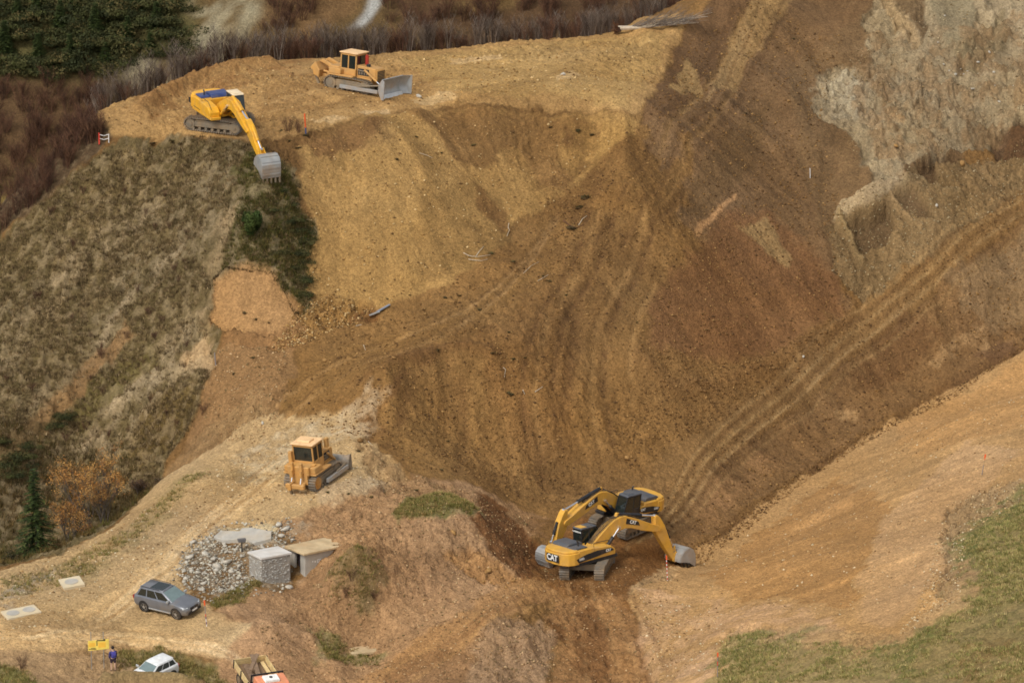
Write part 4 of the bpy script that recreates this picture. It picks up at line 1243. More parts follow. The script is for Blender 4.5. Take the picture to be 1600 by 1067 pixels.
    # marks
    if not kom:
        MB().box(-.02, .0, -.66, .66, -.28, .28).xform(Matrix.Translation((-3.325, 0, 1.78))).build('badge_panel', BLK, cw)
        lettering('CAT', .60, frame((-3.352, .04, 1.78), (0, -1, 0), (0, 0, 1)), WHITE, cw, bold=.035, squeeze=.95)
        for s in (-1, 1):
            st = [(-2.15, 1.42), (-.4, 1.56), (1.3, 1.72) if s < 0 else (.2, 1.72), (1.05, 1.93) if s < 0 else (.0, 1.93), (-.3, 2.0), (-1.4, 1.92), (-2.35, 1.72)]
            if s > 0:
                st = [(p[0] * .9 - .15, p[1] - .02) for p in st]
            yy = 1.485 * s
            pn = MB().prism(st, min(yy, yy + .012 * s), max(yy, yy + .012 * s)).build('side_stripe', BLK, root, rz=rz)
            yl = yy + .02 * s
            xd = (1, 0, 0) if s < 0 else (-1, 0, 0)
            lettering('CAT', .26, frame((.75 if s < 0 else -.35, yl, 1.80), xd, (0, 0, 1)), WHITE, pn, bold=.03)
            lettering('330D', .22, frame((-1.85, yl, 1.66), xd, (0, 0, 1)), WHITE, pn, bold=.02)
            a0, a1 = J(3.35, 1.5), J(4.55, 1.0)
            yb = .344 * s
            bp_ = MB().prism([J(3.05, 1.25), J(3.15, 1.72), J(4.25, 1.14), J(4.35, .78)], min(yb, yb + .012 * s), max(yb, yb + .012 * s)).build('boom_badge', BLK, ob)
            cc = J(3.72, 1.22)
            dd = Vector(J(4.4, .86)) - Vector(J(3.1, 1.46))
            dv = Vector((dd.x, 0, dd.y))
            if s > 0:
                dv = -dv
            upv = Vector((-dv.z, 0, dv.x)) if dv.x > 0 else Vector((dv.z, 0, -dv.x))
            lettering('CAT', .36, frame((cc[0], yb + .02 * s, cc[1]), dv, upv), WHITE, bp_, bold=.03, squeeze=.9)
    else:
        MB().prism([(-2.95, 1.55), (-2.55, 1.55), (-2.55, 2.05), (-2.95, 1.95)], -1.497, -1.483).build('side_badge', BLK, root, rz=rz)
        for yy in (-1.475,):
            MB().prism([(-1.9, 1.45), (-.6, 1.45), (-.6, 1.50), (-1.9, 1.50)], yy, yy + .01).build('trim_strip', BLK, root, rz=rz)
    return root

def bulldozer(name, label, x, y, heading, style, tilt=1.0):
    root = stand(name, x, y, heading, tilt)
    tag(root, label, 'bulldozer')
    big = style == 'old'
    root.scale = (1.15, 1.04, 1.0) if big else (1.02, 1.02, 1.02)
    L, h, g, w = (2.95, 1.12, 2.15, .58) if big else (2.75, 1.12, 2.05, .58)
    tracks(root, L, h, g, w, rise=.05, sprocket_mat=STEEL_D if big else mat('ochre_hub', S(190, 132, 60), .6, dust=.5, dust_col=DUST), frame_mat=STEEL_D, grouser=.07)
    P = Y_OLD
    hw = .62
    # hull, hood, radiator
    MB().box(-1.9, 1.75, -.72, .72, .55, 1.25).build('hull', P, root, .04)
    hx = 2.05 if big else 1.85
    MB().prism([(.35, 1.25), (hx, 1.25), (hx, 2.02), (hx - .1, 2.10), (.35, 2.22)], -hw, hw).build('hood', P, root, .04)
    MB().box(hx, hx + .10, -hw * .95, hw * .95, .95, 2.02).build('radiator_guard', P, root, .03)
    gr = MB()
    for k in range(7):
        zz = 1.05 + .13 * k
        gr.box(hx + .10, hx + .115, -hw * .8, hw * .8, zz, zz + .07)
    gr.build('grille_slats', BLK, root)
    for s in (-1, 1):
        yy = s * (hw + .003)
        MB().box(.5, 1.45, min(yy, yy + s * .02), max(yy, yy + s * .02), 1.42, 1.98).build('engine_opening', BLK, root)
        en = MB()
        for k in range(4):
            en.tube((.65 + .22 * k, yy + s * .03, 1.5), (.65 + .22 * k, yy + s * .03, 1.72), .07, n=8)
        en.path([(.5, yy + s * .06, 1.85), (1.0, yy + s * .09, 1.8), (1.4, yy + s * .06, 1.86)], .05, 6)
        en.build('engine_block', STEEL_D, root)
    # fenders and tank
    for s in (-1, 1):
        y0, y1 = sorted((s * .66, s * 1.36))
        MB().box(-1.75, .45, y0, y1, 1.22, 1.34).build('fender', P, root, .02)
        MB().prism([(-1.7, 1.34), (-.65, 1.34), (-.65, 1.72), (-.8, 1.82), (-1.7, 1.82)], *sorted((s * .55, s * 1.30))).build('side_tank', P, root, .05)
    MB().box(-1.95, -1.0, -.9, .9, 1.25, 1.92).build('rear_tank', P, root, .06)
    # cab
    cab = link('cab', None, root)
    cx0, cx1, cy = (-1.0, .42, .78) if big else (-1.05, .35, .86)
    zt = 3.12 if big else 3.22
    fr = MB()
    for sx in (cx0, cx1 - .11):
        for sy in (-cy, cy - .11):
            fr.box(sx, sx + .11, sy, sy + .11, 1.34, zt)
    fr.box(cx0, cx1, -cy, cy, 1.34, 1.85 if big else 2.02)
    fr.box(cx0, cx1, -cy, -cy + .11, zt - .16, zt).box(cx0, cx1, cy - .11, cy, zt - .16, zt).box(cx0, cx0 + .11, -cy + .11, cy - .11, zt - .16, zt).box(cx1 - .11, cx1, -cy + .11, cy - .11, zt - .16, zt)
    mid = cx0 + .70
    for sy in (-cy, cy - .09):
        fr.box(mid - .05, mid + .05, sy, sy + .09, 1.8, zt - .14)
    fr.build('cab_frame', P, cab, .02)
    rf = MB().box(cx0 - .08, cx1 + .10, -cy - .08, cy + .08, zt, zt + .10)
    if not big:
        rf.prism([(cx0 + .3, zt + .1), (cx1 - .3, zt + .1), (cx1 - .4, zt + .22), (cx0 + .4, zt + .22)], -cy * .5, cy * .7)
    rf.build('cab_roof', mat('faded_cab_roof', S(232, 190, 138), .6, dust=.3, dust_col=DUST), cab, .03)
    zb = 1.86 if big else 2.03
    for sy in (-cy + .04, cy - .06):
        MB().box(cx0 + .11, mid - .05, sy, sy + .02, zb, zt - .16).build('side_window', GLASSM, cab)
        MB().box(mid + .05, cx1 - .11, sy, sy + .02, zb - .4 if big else zb, zt - .16).build('door_window', GLASSM, cab)
    MB().box(cx0 + .03, cx0 + .05, -cy + .12, cy - .12, zb, zt - .16).build('rear_window', GLASSM, cab)
    MB().box(cx1 - .06, cx1 - .04, -cy + .12, cy - .12, max(zb, 2.2), zt - .16).build('windscreen', GLASSM, cab)
    MB().box(-.55, -.15, -.3, .3, 1.85, 2.25).box(-.65, -.52, -.3, .3, 2.1, 2.75).build('seat', BLK, cab, .04)
    if big:
        MB().tube((.72, .25, 2.15), (.72, .25, 2.95), .14, n=12).tube((.72, .25, 2.95), (.72, .25, 3.05), .08, n=10).build('exhaust_stack', REDM, root, smooth=True)
        MB().tube((1.15, -.2, 2.12), (1.15, -.2, 2.36), .17, n=12).build('air_cleaner', BLK, root, smooth=True)
    else:
        MB().tube((.75, -.42, 2.15), (.75, -.42, 3.05), .07, n=10).build('exhaust_stack', BLK, root, smooth=True)
        MB().tube((.55, .42, 2.15), (.55, .42, 2.9), .1, n=10).build('air_cleaner', BLK, root, smooth=True)
        MB().box(.62, .95, -1.05, -.8, 2.5, 3.2).build('side_mirror_panel', P, root, .02)
        for s in (-1, 1):
            MB().box(-1.35, -1.05, s * .95 - .14, s * .95 + .14, 1.82, 2.75 if s > 0 else 1.95).build('rear_post', P, root, .03)
    # blade with arms and lift cylinders
    bl = link('blade', None, root)
    bx = 2.95 if big else 2.5
    bw = 2.05 if big else 1.42
    bh = 1.55 if big else 1.12
    BST = STEEL if big else mat('dark_blade_steel', S(120, 116, 108), .5, .2, dust=.5, dust_col=DUST)
    pr = []
    for k in range(9):
        t = k / 8
        pr.append((bx + .34 - .62 * math.sin(math.pi * (.12 + .76 * t)) * .75 + .10 * t, -.02 + bh * t))
    MB().plate(pr, -bw * .72, bw * .72, .07).build('mouldboard', BST, bl, smooth=True)
    for s in (-1, 1):
        m = MB()
        n = 9
        vs = []
        for k in range(n):
            for yy, dx in ((bw * .72, 0.0), (bw, .42 if big else .25)):
                vs.append((pr[k][0] + dx, s * yy, pr[k][1]))
        for k in range(n):
            for yy, dx in ((bw * .72, -.07), (bw, .42 - .07 if big else .18)):
                vs.append((pr[k][0] + dx, s * yy, pr[k][1]))
        fs = []
        for k in range(n - 1):
            a = 2 * k
            fs += [(a, a + 1, a + 3, a + 2), (2 * n + a, 2 * n + a + 2, 2 * n + a + 3, 2 * n + a + 1)]
            fs += [(a + 1, 2 * n + a + 1, 2 * n + a + 3, a + 3)]
        fs += [(2 * n - 2, 2 * n - 1, 4 * n - 1, 4 * n - 2), (0, 2 * n, 2 * n + 1, 1)]
        m.add(vs, fs)
        m.build('blade_wing', BST, bl)
        e = bw - .02
        MB().prism([(pr[0][0] - .05 + (.42 if big else .25), -.05), (pr[0][0] + .12 + (.42 if big else .25), -.05), (pr[-1][0] + .05 + (.42 if big else .25), bh), (pr[-1][0] - .14 + (.42 if big else .25), bh), (pr[4][0] - .1 + (.42 if big else .25), bh / 2)], s * e - .025, s * e + .025).build('end_plate', BST, bl)
    ce = MB()
    ce.prism([(pr[0][0] + .0, -.1), (pr[0][0] + .16, -.1), (pr[0][0] + .03, .22), (pr[0][0] - .02, .22)], -bw * .72, bw * .72)
    ce.build('cutting_edge', mat('polished_edge_steel', S(198, 198, 194), .35, .4, dust=.2, dust_col=DUST), bl)
    for s in (-1, 1):
        ya = s * (g / 2 + w / 2 + .14)
        MB().box(-.5, bx - .12, ya - .1, ya + .1, .28, .58).build('push_arm', STEEL, root, .02)
        MB().tube((.9, ya, .6), (bx - .1, ya * .92, bh * .62), .07, n=8).build('brace', STEEL_D, root)
        q0, q1 = (hx - .9, s * (hw + .18), 1.95), (bx - .05, s * .72, .62)
        a, b = Vector(q0), Vector(q1)
        m_ = a.lerp(b, .62)
        c_ = MB().tube(a, m_, .09, n=10).build('lift_cylinder', P, root, smooth=True)
        MB().tube(m_, b, .05, n=8).build('rod', CHROME, c_, smooth=True)
    # ripper
    rp = link('ripper', None, root)
    if big:
        for s in (-1, 1):
            MB().prism([(-1.9, 1.62), (-1.85, 1.92), (-2.75, 2.25), (-3.0, 2.02), (-2.7, 1.95)], s * .45 - .12, s * .45 + .12).build('ripper_arm', P, rp, .03)
            MB().tube((-1.9, s * .45, 1.15), (-2.6, s * .45, 1.25), .11, n=10).build('ripper_cylinder', P, rp, smooth=True)
            MB().tube((-2.6, s * .45, 1.25), (-3.0, s * .45, 1.35), .055, n=8).build('rod', CHROME, rp, smooth=True)
        MB().box(-2.75, -1.85, -.5, .5, .75, 1.0).build('ripper_linkage', P, rp, .04)
        MB().prism([(-2.7, .72), (-2.65, 1.35), (-3.05, 2.05), (-3.5, 1.45), (-3.25, 1.3), (-3.2, .95)], -1.05, 1.05).build('ripper_beam', P, rp, .04)
        for s in (-1, 1):
            MB().prism([(-3.3, 1.4), (-2.95, 1.3), (-2.98, .55), (-2.75, .0), (-2.62, -.12), (-2.8, -.10), (-3.08, .25), (-3.22, .7)], s * .62 - .07, s * .62 + .07).build('ripper_shank', STEEL_D, rp, .01)
    else:
        for s in (-1, 1):
            MB().box(-2.15, -1.88, s * .38 - .1, s * .38 + .1, 1.35, 2.25).build('ripper_arm', P, rp, .03)
            MB().tube((-2.18, s * .38, 1.72), (-2.2, s * .38, 1.2), .1, n=10).build('ripper_cylinder', P, rp, smooth=True)
            MB().tube((-2.2, s * .38, 1.2), (-2.42, s * .38, .72), .05, n=8).build('rod', CHROME, rp, smooth=True)
            MB().prism([(-1.7, .62), (-1.7, .85), (-2.45, .72), (-2.45, .5)], s * .5 - .1, s * .5 + .1).build('ripper_linkage', P, rp, .03)
        MB().box(-2.65, -2.35, -.78, .78, .46, .80).build('ripper_beam', P, rp, .05)
        MB().prism([(-2.72, .95), (-2.48, .95), (-2.5, .35), (-2.42, .02), (-2.5, -.12), (-2.66, .1), (-2.72, .4)], .30, .42).build('ripper_shank', STEEL_D, rp, .01)
        MB().box(-2.82, -2.3, .22, .5, .40, .92).build('shank_holder', P, rp, .03)
        MB().prism([(-1.96, .6), (-1.9, .6), (-1.9, 1.3), (-1.96, 1.3)], -.75, .75).build('rear_plate', P, root, .01)
    return root

def place(u, v):
    p = at(u, v)
    return p[0], p[1]

x, y = place(343, 198)
excavator('excavator', 'bright yellow excavator with blue engine cover reaching over the grassy plateau edge', None, x, y, -20, -64, -3, -36, -34, 'plain', .6, 1.0)
x, y = place(556, 139)
bulldozer('bulldozer', 'old ochre bulldozer with wide steel blade standing on the plateau', x, y, -32, 'old', .7)
x, y = place(491, 752)
bulldozer('bulldozer', 'ochre bulldozer seen from behind with ripper, on the pale dirt road', x, y, 61, 'newer', 1.0)
x, y = place(918, 892)
excavator('excavator', 'yellow and black excavator in front, counterweight and badge facing the camera, bucket to the right', 'excavators in the cutting', x, y, 79, 41, 1, -61, -30, 'near', .4)
x, y = place(973, 824)
excavator('excavator', 'yellow and black excavator behind, cab and boom facing left', 'excavators in the cutting', x, y, 238, 227, -1, -70, -60, 'far', .4, 1.0, .68)
# ------------------------------------------------------------------ cars, truck, person
CONC = mat('weathered_concrete', S(176, 170, 158), .9, dust=.35, dust_col=S(168, 146, 112), scale=1.6, bump=.02, var=.16, spec=.2)
CONC_D = mat('dark_concrete', S(122, 118, 108), .9, dust=.3, dust_col=S(150, 132, 104), scale=1.8, bump=.03, var=.2, spec=.2)
STONEM = mat('pale_rubble_stone', S(186, 178, 162), .9, dust=.3, dust_col=S(160, 136, 104), scale=2.2, bump=.03, var=.22, spec=.2)

def car(name, label, x, y, heading, paint, glass, length=4.85, width=1.93, height=1.74, tilt=1.0, rails=True, trim=None):
    root = stand(name, x, y, heading, tilt, 0.0)
    tag(root, label, 'car')
    k = length / 4.85
    hw = width / 2
    st = [(2.42, .60, .46, .70), (2.34, .80, .36, .86), (2.12, .90, .32, .97), (1.75, .95, .32, 1.04), (1.05, .965, .32, 1.13), (.2, .965, .32, 1.13), (-.9, .965, .32, 1.14),
          (-1.7, .965, .32, 1.16), (-2.15, .93, .34, 1.15), (-2.36, .86, .40, 1.08), (-2.43, .72, .50, .95)]
    vs, fs = [], []
    for (sx, w, zb, zt) in st:
        w = w * hw / .965
        half = [(w * .90, zb), (w * .985, zb + .10), (w, .62), (w * .995, zt - .22), (w * .955, zt - .06), (w * .86, zt), (w * .4, zt + .035)]
        ring = [(sx * k, yy, zz) for yy, zz in half] + [(sx * k, -yy, zz) for yy, zz in half[::-1]]
        vs += ring
    n = 14
    for a in range(len(st) - 1):
        for b in range(n):
            fs.append((a * n + b, a * n + (b + 1) % n, (a + 1) * n + (b + 1) % n, (a + 1) * n + b))
    fs += [tuple(range(n)), tuple(range(len(vs) - 1, len(vs) - n - 1, -1))]
    MB().add(vs, fs).build('body', paint, root, smooth=True)
    zt = height - .05
    b0, b1, t0, t1 = 1.12 * k, -2.22 * k, .22 * k, -1.80 * k
    wb, wt = hw * .885, hw * .68
    zb = 1.13
    cab = MB()
    ringb = [(b0, -wb * .93, zb - .02), (b0, wb * .93, zb - .02), (b1, wb * .95, zb), (b1, -wb * .95, zb)]
    ringt = [(t0, -wt, zt), (t0, wt, zt), (t1, wt, zt), (t1, -wt, zt)]
    cab.add(ringb + ringt, [(0, 3, 2, 1), (4, 5, 6, 7), (0, 1, 5, 4), (1, 2, 6, 5), (2, 3, 7, 6), (3, 0, 4, 7)])
    cb = cab.build('cabin', paint, root, .03, smooth=True)
    rfo = [(t0 + .03, wt * .9), (t0 - .3, wt * 1.0), (t1 + .2, wt * 1.0), (t1 - .1, wt * .92), (t1 - .1, -wt * .92), (t1 + .2, -wt), (t0 - .3, -wt), (t0 + .03, -wt * .9)]
    MB().prism_z(rfo, zt, zt + .05, .04).build('roof', paint, root, .02, smooth=True)
    def quad(c, s0, s1, q0, q1, off, nm, m, q2=None, q3=None):
        c = [Vector(p) for p in c]
        P = lambda s, t: (c[0].lerp(c[1], s)).lerp(c[3].lerp(c[2], s), t)
        nrm = (c[1] - c[0]).cross(c[3] - c[0]).normalized() * off
        v = [P(s0, q0) + nrm, P(s1, q0) + nrm, P(s1, q1) + nrm, P(s0 if q2 is None else q2, q1) + nrm]
        MB().add(v, [(0, 1, 2, 3)]).build(nm, m, root)
    L_ = [ringb[1], ringb[2], ringt[2], ringt[1]]
    R_ = [ringb[0], ringb[3], ringt[3], ringt[0]]
    for side, off in ((L_, .014), (R_, -.014)):
        for s0, s1, q2 in ((.05, .37, .07), (.40, .68, None), (.71, .94, None)):
            quad(side, s0, s1, .06, .90, off, 'side_window', glass, q2)
    quad([ringb[0], ringb[1], ringt[1], ringt[0]], .05, .95, .04, .94, .012, 'windscreen', mat('windscreen_glass', S(112, 128, 126), .1, dust=.1, dust_col=S(140, 140, 130), spec=.9))
    quad([ringb[2], ringb[3], ringt[3], ringt[2]], .07, .93, .12, .90, .012, 'rear_window', glass)
    if rails:
        for s in (-1, 1):
            MB().path([(t0 - .3, s * wt * .96, zt + .05), (t0 - .4, s * wt * .96, zt + .10), (t1 + .25, s * wt * .96, zt + .10), (t1 + .1, s * wt * .96, zt + .05)], .02, 6).build('roof_rail', BLK, root)
        MB().prism_z([(t0 - .12, wt * .72), (t1 + .75, wt * .72), (t1 + .75, -wt * .72), (t0 - .12, -wt * .72)], zt + .052, zt + .058).build('sunroof', glass, root)
    for xx in (1.48 * k, -1.43 * k):
        for s in (-1, 1):
            arch = MB().tube((xx, s * (hw - .2), .42), (xx, s * (hw + .004), .42), .45, n=24).build('wheel_arch', BLK, root)
            wheel = link('wheel', None, root)
            MB().tube((xx, s * (hw - .24), .375), (xx, s * (hw + .012), .375), .375, n=26).build('tyre', RUBBER, wheel, .03, smooth=True)
            rim = MB().tube((xx, s * (hw - .02), .375), (xx, s * (hw + .018), .375), .10, n=14)
            for q in range(5):
                a = 2 * math.pi * q / 5 + .3
                dx, dz = math.cos(a), math.sin(a)
                M = frame((xx, s * (hw + .004), .375), (dx, 0, dz), (0, 1, 0))
                rim.box(.06, .27, -.008, .018, -.045, .045, M)
            for q in range(20):
                a, b = 2 * math.pi * q / 20, 2 * math.pi * (q + 1) / 20
                rim.box(0, .09, -.01, .02, -.02, .02, frame((xx + .255 * math.cos(a), s * (hw + .002), .375 + .255 * math.sin(a)), (-math.sin(a), 0, math.cos(a)), (0, 1, 0)))
            rim.build('rim', mat('alloy_rim', S(176, 174, 168), .4, .5, dust=.3, dust_col=DUST), wheel)
    tm = trim or mat('silver_trim', S(176, 176, 172), .4, .3, dust=.2, dust_col=DUST)
    for s in (-1, 1):
        MB().box(-.98 * k, 1.0 * k, *sorted((s * (hw - .03), s * (hw + .02))), .33, .42).build('side_sill', tm, root, .01)
        MB().prism_z([(2.24 * k, s * hw * .52), (2.05 * k, s * hw * .90), (2.14 * k, s * hw * .93), (2.36 * k, s * hw * .62)], .80, .90).build('headlight', mat('headlamp_glass', S(206, 210, 206), .15, scale=4), root, .01)
        MB().box(-2.42 * k, -2.30 * k, *sorted((s * hw * .62, s * hw * .90)), .85, 1.08).build('tail_light', mat('tail_lamp_red', S(160, 34, 30), .3), root, .01)
        MB().prism([(.80 * k, 1.15), (.98 * k, 1.15), (.96 * k, 1.32), (.84 * k, 1.32)], *sorted((s * hw * .84, s * (hw + .13)))).build('mirror', tm, root, .03)
    MB().box(2.36 * k, 2.44 * k, -.40, -.03, .66, .84).box(2.36 * k, 2.44 * k, .03, .40, .66, .84).build('grille', BLK, root, .01)
    MB().box(2.30 * k, 2.43 * k, -.66, .66, .40, .58).build('bumper_intake', BLK, root, .01)
    MB().box(2.435 * k, 2.45 * k, -.26, .26, .52, .63).build('number_plate', WHITE, root)
    MB().box(-2.46 * k, -2.42 * k, -.26, .26, .70, .81).build('number_plate', WHITE, root)
    return root

SUVP = mat('grey_metallic_paint', S(124, 126, 130), .3, .4, dust=.22, dust_col=S(150, 130, 100), scale=1.5)
x, y = place(264, 952)
car('car', 'dark grey estate car with roof rails parked beside the dirt road', x, y, -36, SUVP, GLASSM)
x, y = place(238, 1064)
car('car', 'white car half hidden behind a grassy bank, lower left', x, y, 232, mat('white_car_paint', S(226, 226, 222), .35, dust=.15, dust_col=DUST), mat('car_window', S(66, 70, 68), .12, scale=1.5, spec=.8), 3.7, 1.6, 1.6, rails=False)

# tipper truck cut by the lower edge of the picture
x, y = place(404, 1082)
tr = stand('truck', x, y, -66, .8, 0.0)
tag(tr, 'small tipper truck with orange cab, black head frame and wooden bed', 'truck')
ORNG = mat('orange_cab_paint', S(224, 142, 102), .5, dust=.25, dust_col=DUST)
MB().box(-2.0, 3.1, -.42, .42, .55, .85).build('chassis', BLK, tr, .03)
BEDM = mat('cream_bed_boards', S(214, 188, 132), .75, dust=.4, dust_col=S(178, 140, 92), scale=3, var=.2)
bed = link('bed', None, tr)
MB().box(-2.0, 1.05, -1.12, 1.12, .98, 1.10).build('bed_floor', mat('brown_bed_floor', S(128, 104, 78), .85, dust=.4, dust_col=S(150, 118, 80)), bed, .01)
for s in (-1, 1):
    for q in range(3):
        MB().box(-2.0, 1.05, *sorted((s * 1.12, s * 1.17)), 1.08 + .17 * q, 1.235 + .17 * q).build('side_board', BEDM, bed, .008)
    for xx in (-1.9, -.5, .9):
        MB().box(xx - .05, xx + .05, *sorted((s * 1.172, s * 1.215)), .96, 1.62).build('stake', BLK, bed)
for q in range(3):
    MB().box(-2.06, -2.01, -1.12, 1.12, 1.08 + .17 * q, 1.235 + .17 * q).build('tail_board', BEDM, bed, .008)
    MB().box(1.06, 1.11, -1.12, 1.12, 1.08 + .17 * q, 1.235 + .17 * q).build('front_board', BEDM, bed, .008)
hf = MB()
for yy in (-1.15, -.05, 1.07):
    hf.box(1.14, 1.22, yy, yy + .08, .95, 2.32)
hf.box(1.14, 1.22, -1.15, 1.15, 2.24, 2.33).box(1.145, 1.215, -1.15, 1.15, 1.7, 1.76)
hf.build('head_frame', BLK, tr)
cabp = [(1.35, .6), (3.05, .6), (3.12, 1.25), (2.78, 2.3), (2.55, 2.4), (1.5, 2.4), (1.35, 2.28)]
MB().prism(cabp, -1.05, 1.05).build('cab', ORNG, tr, .06)
MB().prism([(3.07, 1.32), (3.125, 1.32), (2.84, 2.08), (2.79, 2.06)], -.92, .92).build('windscreen', GLASSM, tr)
for s in (-1, 1):
    MB().prism([(1.75, 1.35), (2.85, 1.35), (2.6, 2.05), (1.75, 2.05)], *sorted((s * 1.05, s * 1.062))).build('side_window', GLASSM, tr)
    MB().box(2.75, 2.85, *sorted((s * 1.12, s * 1.32)), 1.5, 1.95).build('mirror', mat('blue_mirror', S(56, 52, 112), .5), tr, .02)
hb = MB().prism([(1.75, 2.4), (2.5, 2.4), (2.46, 2.58), (1.8, 2.6)], -.62, .42).build('roof_box', WHITE, tr, .03)
MB().tube((2.1, -.1, 2.585), (2.1, -.1, 2.605), .12, n=14).build('vent', BLK, hb)
for s in (-.75, .75):
    lp = MB().tube((1.26, s, 1.75), (1.26, s, 1.95), .07, n=10).build('work_lamp', mat('amber_lamp', S(224, 120, 30), .3), tr)
for xx in (2.35, -1.2):
    for s in (-1, 1):
        w_ = link('wheel', None, tr)
        MB().tube((xx, s * .72, .46), (xx, s * 1.04, .46), .46, n=22).build('tyre', RUBBER, w_, .04, smooth=True)
        MB().tube((xx, s * .8, .46), (xx, s * 1.045, .46), .26, n=16).build('rim', STEEL_D, w_)
WOOD = mat('grey_brown_timber', S(132, 108, 84), .85, scale=5, var=.25)
Mt = tr.matrix_world.copy()
for q, (a, b, w_, m_) in enumerate((((-2.3, .25, 1.56), (.9, -.25, 1.3), .16, WOOD), ((-1.9, -.35, 1.14), (.6, -.55, 1.14), .2, WOOD), ((-1.9, .85, 1.14), (.9, .8, 1.2), .13, mat('pale_plank', S(222, 194, 138), .8, scale=5)), ((-2.2, .6, 1.62), (-.6, -.5, 1.5), .12, WOOD))):
    A, B = Vector(a), Vector(b)
    M = frame(A, B - A, (0, 1, 0))
    o = MB().box(0, (B - A).length, -w_, w_, 0, .06, M).build('plank', m_, None)
    o.matrix_world = Mt
    tag(o, ('long brown plank lying aslant in the truck bed', 'wide brown plank along the left side of the truck bed', 'pale plank against the right side of the truck bed', 'short brown plank across the other boards in the truck bed')[q], 'plank', 'planks in the truck bed')

# person by the sign
def skin_mesh(name, joints, edges, material, parent=None, sub=1):
    me = bpy.data.meshes.new(name)
    me.from_pydata([j[0] for j in joints], edges, [])
    o = link(name, me, parent)
    sk = o.modifiers.new('skin', 'SKIN')
    for v, j in zip(me.skin_vertices[0].data, joints):
        r = j[1] if isinstance(j[1], tuple) else (j[1], j[1])
        v.radius = r
    me.skin_vertices[0].data[0].use_root = True
    sb = o.modifiers.new('subdivision', 'SUBSURF')
    sb.levels = sb.render_levels = sub
    dg = bpy.context.evaluated_depsgraph_get()
    m2 = bpy.data.meshes.new_from_object(o.evaluated_get(dg))
    o.modifiers.clear()
    o.data = m2
    m2.materials.clear()
    m2.materials.append(material)
    for p in m2.polygons:
        p.use_smooth = True
    return o

SKIN = mat('skin', S(206, 168, 142), .6)
px_, py_ = place(177, 1044)
per = stand('person', px_, py_, 110, 0.0, 0.0)
tag(per, 'walker in a dark blue jacket and dark shorts beside the yellow sign', 'person')
J_, E_ = [], []
def jn(p, r, prev=None):
    J_.append((p, r))
    if prev is not None:
        E_.append((prev, len(J_) - 1))
    return len(J_) - 1
pel = jn((0, 0, .92), (.15, .11))
ch = jn((0, 0, 1.12), (.14, .10), pel)
ch2 = jn((.02, 0, 1.32), (.17, .11), ch)
nk = jn((.02, 0, 1.46), .055, ch2)
hd0 = jn((.04, 0, 1.55), .085, nk)
hd1 = jn((.04, 0, 1.66), .095, hd0)
jn((.03, 0, 1.73), .06, hd1)
for s in (-1, 1):
    hip = jn((0, s * .10, .86), .10, pel)
    kn = jn((.06 * s, s * .11, .48), .062, hip)
    an = jn((.02 - .08 * (s < 0), s * .12, .09), .042, kn)
    jn((.14 - .08 * (s < 0), s * .13, .035), .04, an)
    sh = jn((.02, s * .19, 1.36), .06, ch2)
    el = jn((-.02 + .10 * (s < 0), s * .25, 1.08), .046, sh)
    wr = jn((.10 + .10 * (s < 0), s * .22, .86), .032, el)
    pm = jn((.13 + .10 * (s < 0), s * .21, .79), .036, wr)
    for q in range(4):
        f1 = jn((.13 + .10 * (s < 0) + .022 * (q - 1.5), s * .205, .735), .0095, pm)
        jn((.14 + .10 * (s < 0) + .02 * (q - 1.5), s * .185, .70 + .006 * abs(q - 1)), .008, f1)
    th = jn((.17 + .10 * (s < 0), s * .18, .775), .011, pm)
    jn((.18 + .10 * (s < 0), s * .165, .74), .009, th)
body = skin_mesh('body', J_, E_, SKIN, per)
CLOTH = mat('dark_blue_cloth', S(58, 56, 112), .9, scale=6, var=.2)
jk = [((0, 0, .90), (.165, .13)), ((0, 0, 1.10), (.17, .13)), ((.02, 0, 1.32), (.195, .135)), ((.02, 0, 1.44), .085), ((.02, .20, 1.37), .075), ((-.02, .255, 1.08), .062), ((.08, .225, .90), .048), ((.02, -.20, 1.37), .075), ((.08, -.255, 1.08), .062), ((.18, -.225, .90), .048)]
skin_mesh('jacket', jk, [(0, 1), (1, 2), (2, 3), (2, 4), (4, 5), (5, 6), (2, 7), (7, 8), (8, 9)], CLOTH, per)
sh_ = [((0, 0, .93), (.17, .135)), ((0, .10, .84), .118), ((.05, .11, .56), .092), ((0, -.10, .84), .118), ((-.05, -.11, .56), .092)]
skin_mesh('shorts', sh_, [(0, 1), (1, 2), (0, 3), (3, 4)], mat('dark_shorts', S(62, 48, 58), .9, scale=6), per)
hm = bmesh.new()
bmesh.ops.create_uvsphere(hm, u_segments=14, v_segments=10, radius=.112)
for v in hm.verts:
    v.co.x = v.co.x * 1.05 + .022
    v.co.z = v.co.z * 1.12 + 1.665
    if v.co.x > .09 and v.co.z < 1.69:
        v.co.x = .075
hme = bpy.data.meshes.new('hair')
hm.to_mesh(hme); hm.free()
hme.materials.append(mat('dark_hair', S(40, 30, 26), .8))
link('hair', hme, per)
fc = MB().prism([(.135, 1.60), (.155, 1.585), (.13, 1.65)], -.012, .012)
fc.build('nose', SKIN, per)
for s in (-1, 1):
    MB().tube((.125, s * .035, 1.64), (.136, s * .035, 1.64), .012, n=8).build('eye', BLK, per)
    MB().tube((.04, s * .095, 1.60), (.04, s * .115, 1.63), .025, n=8).build('ear', SKIN, per)
    MB().box(-.10, .14, -.05, .05, .0, .09, Matrix.Translation((.03 - .08 * (s < 0), s * .125, 0))).build('shoe', mat('brown_boot', S(92, 72, 54), .8), per, .025)
MB().box(.128, .136, -.025, .025, 1.555, 1.565).build('mouth', mat('lips', S(150, 86, 76), .6), per)
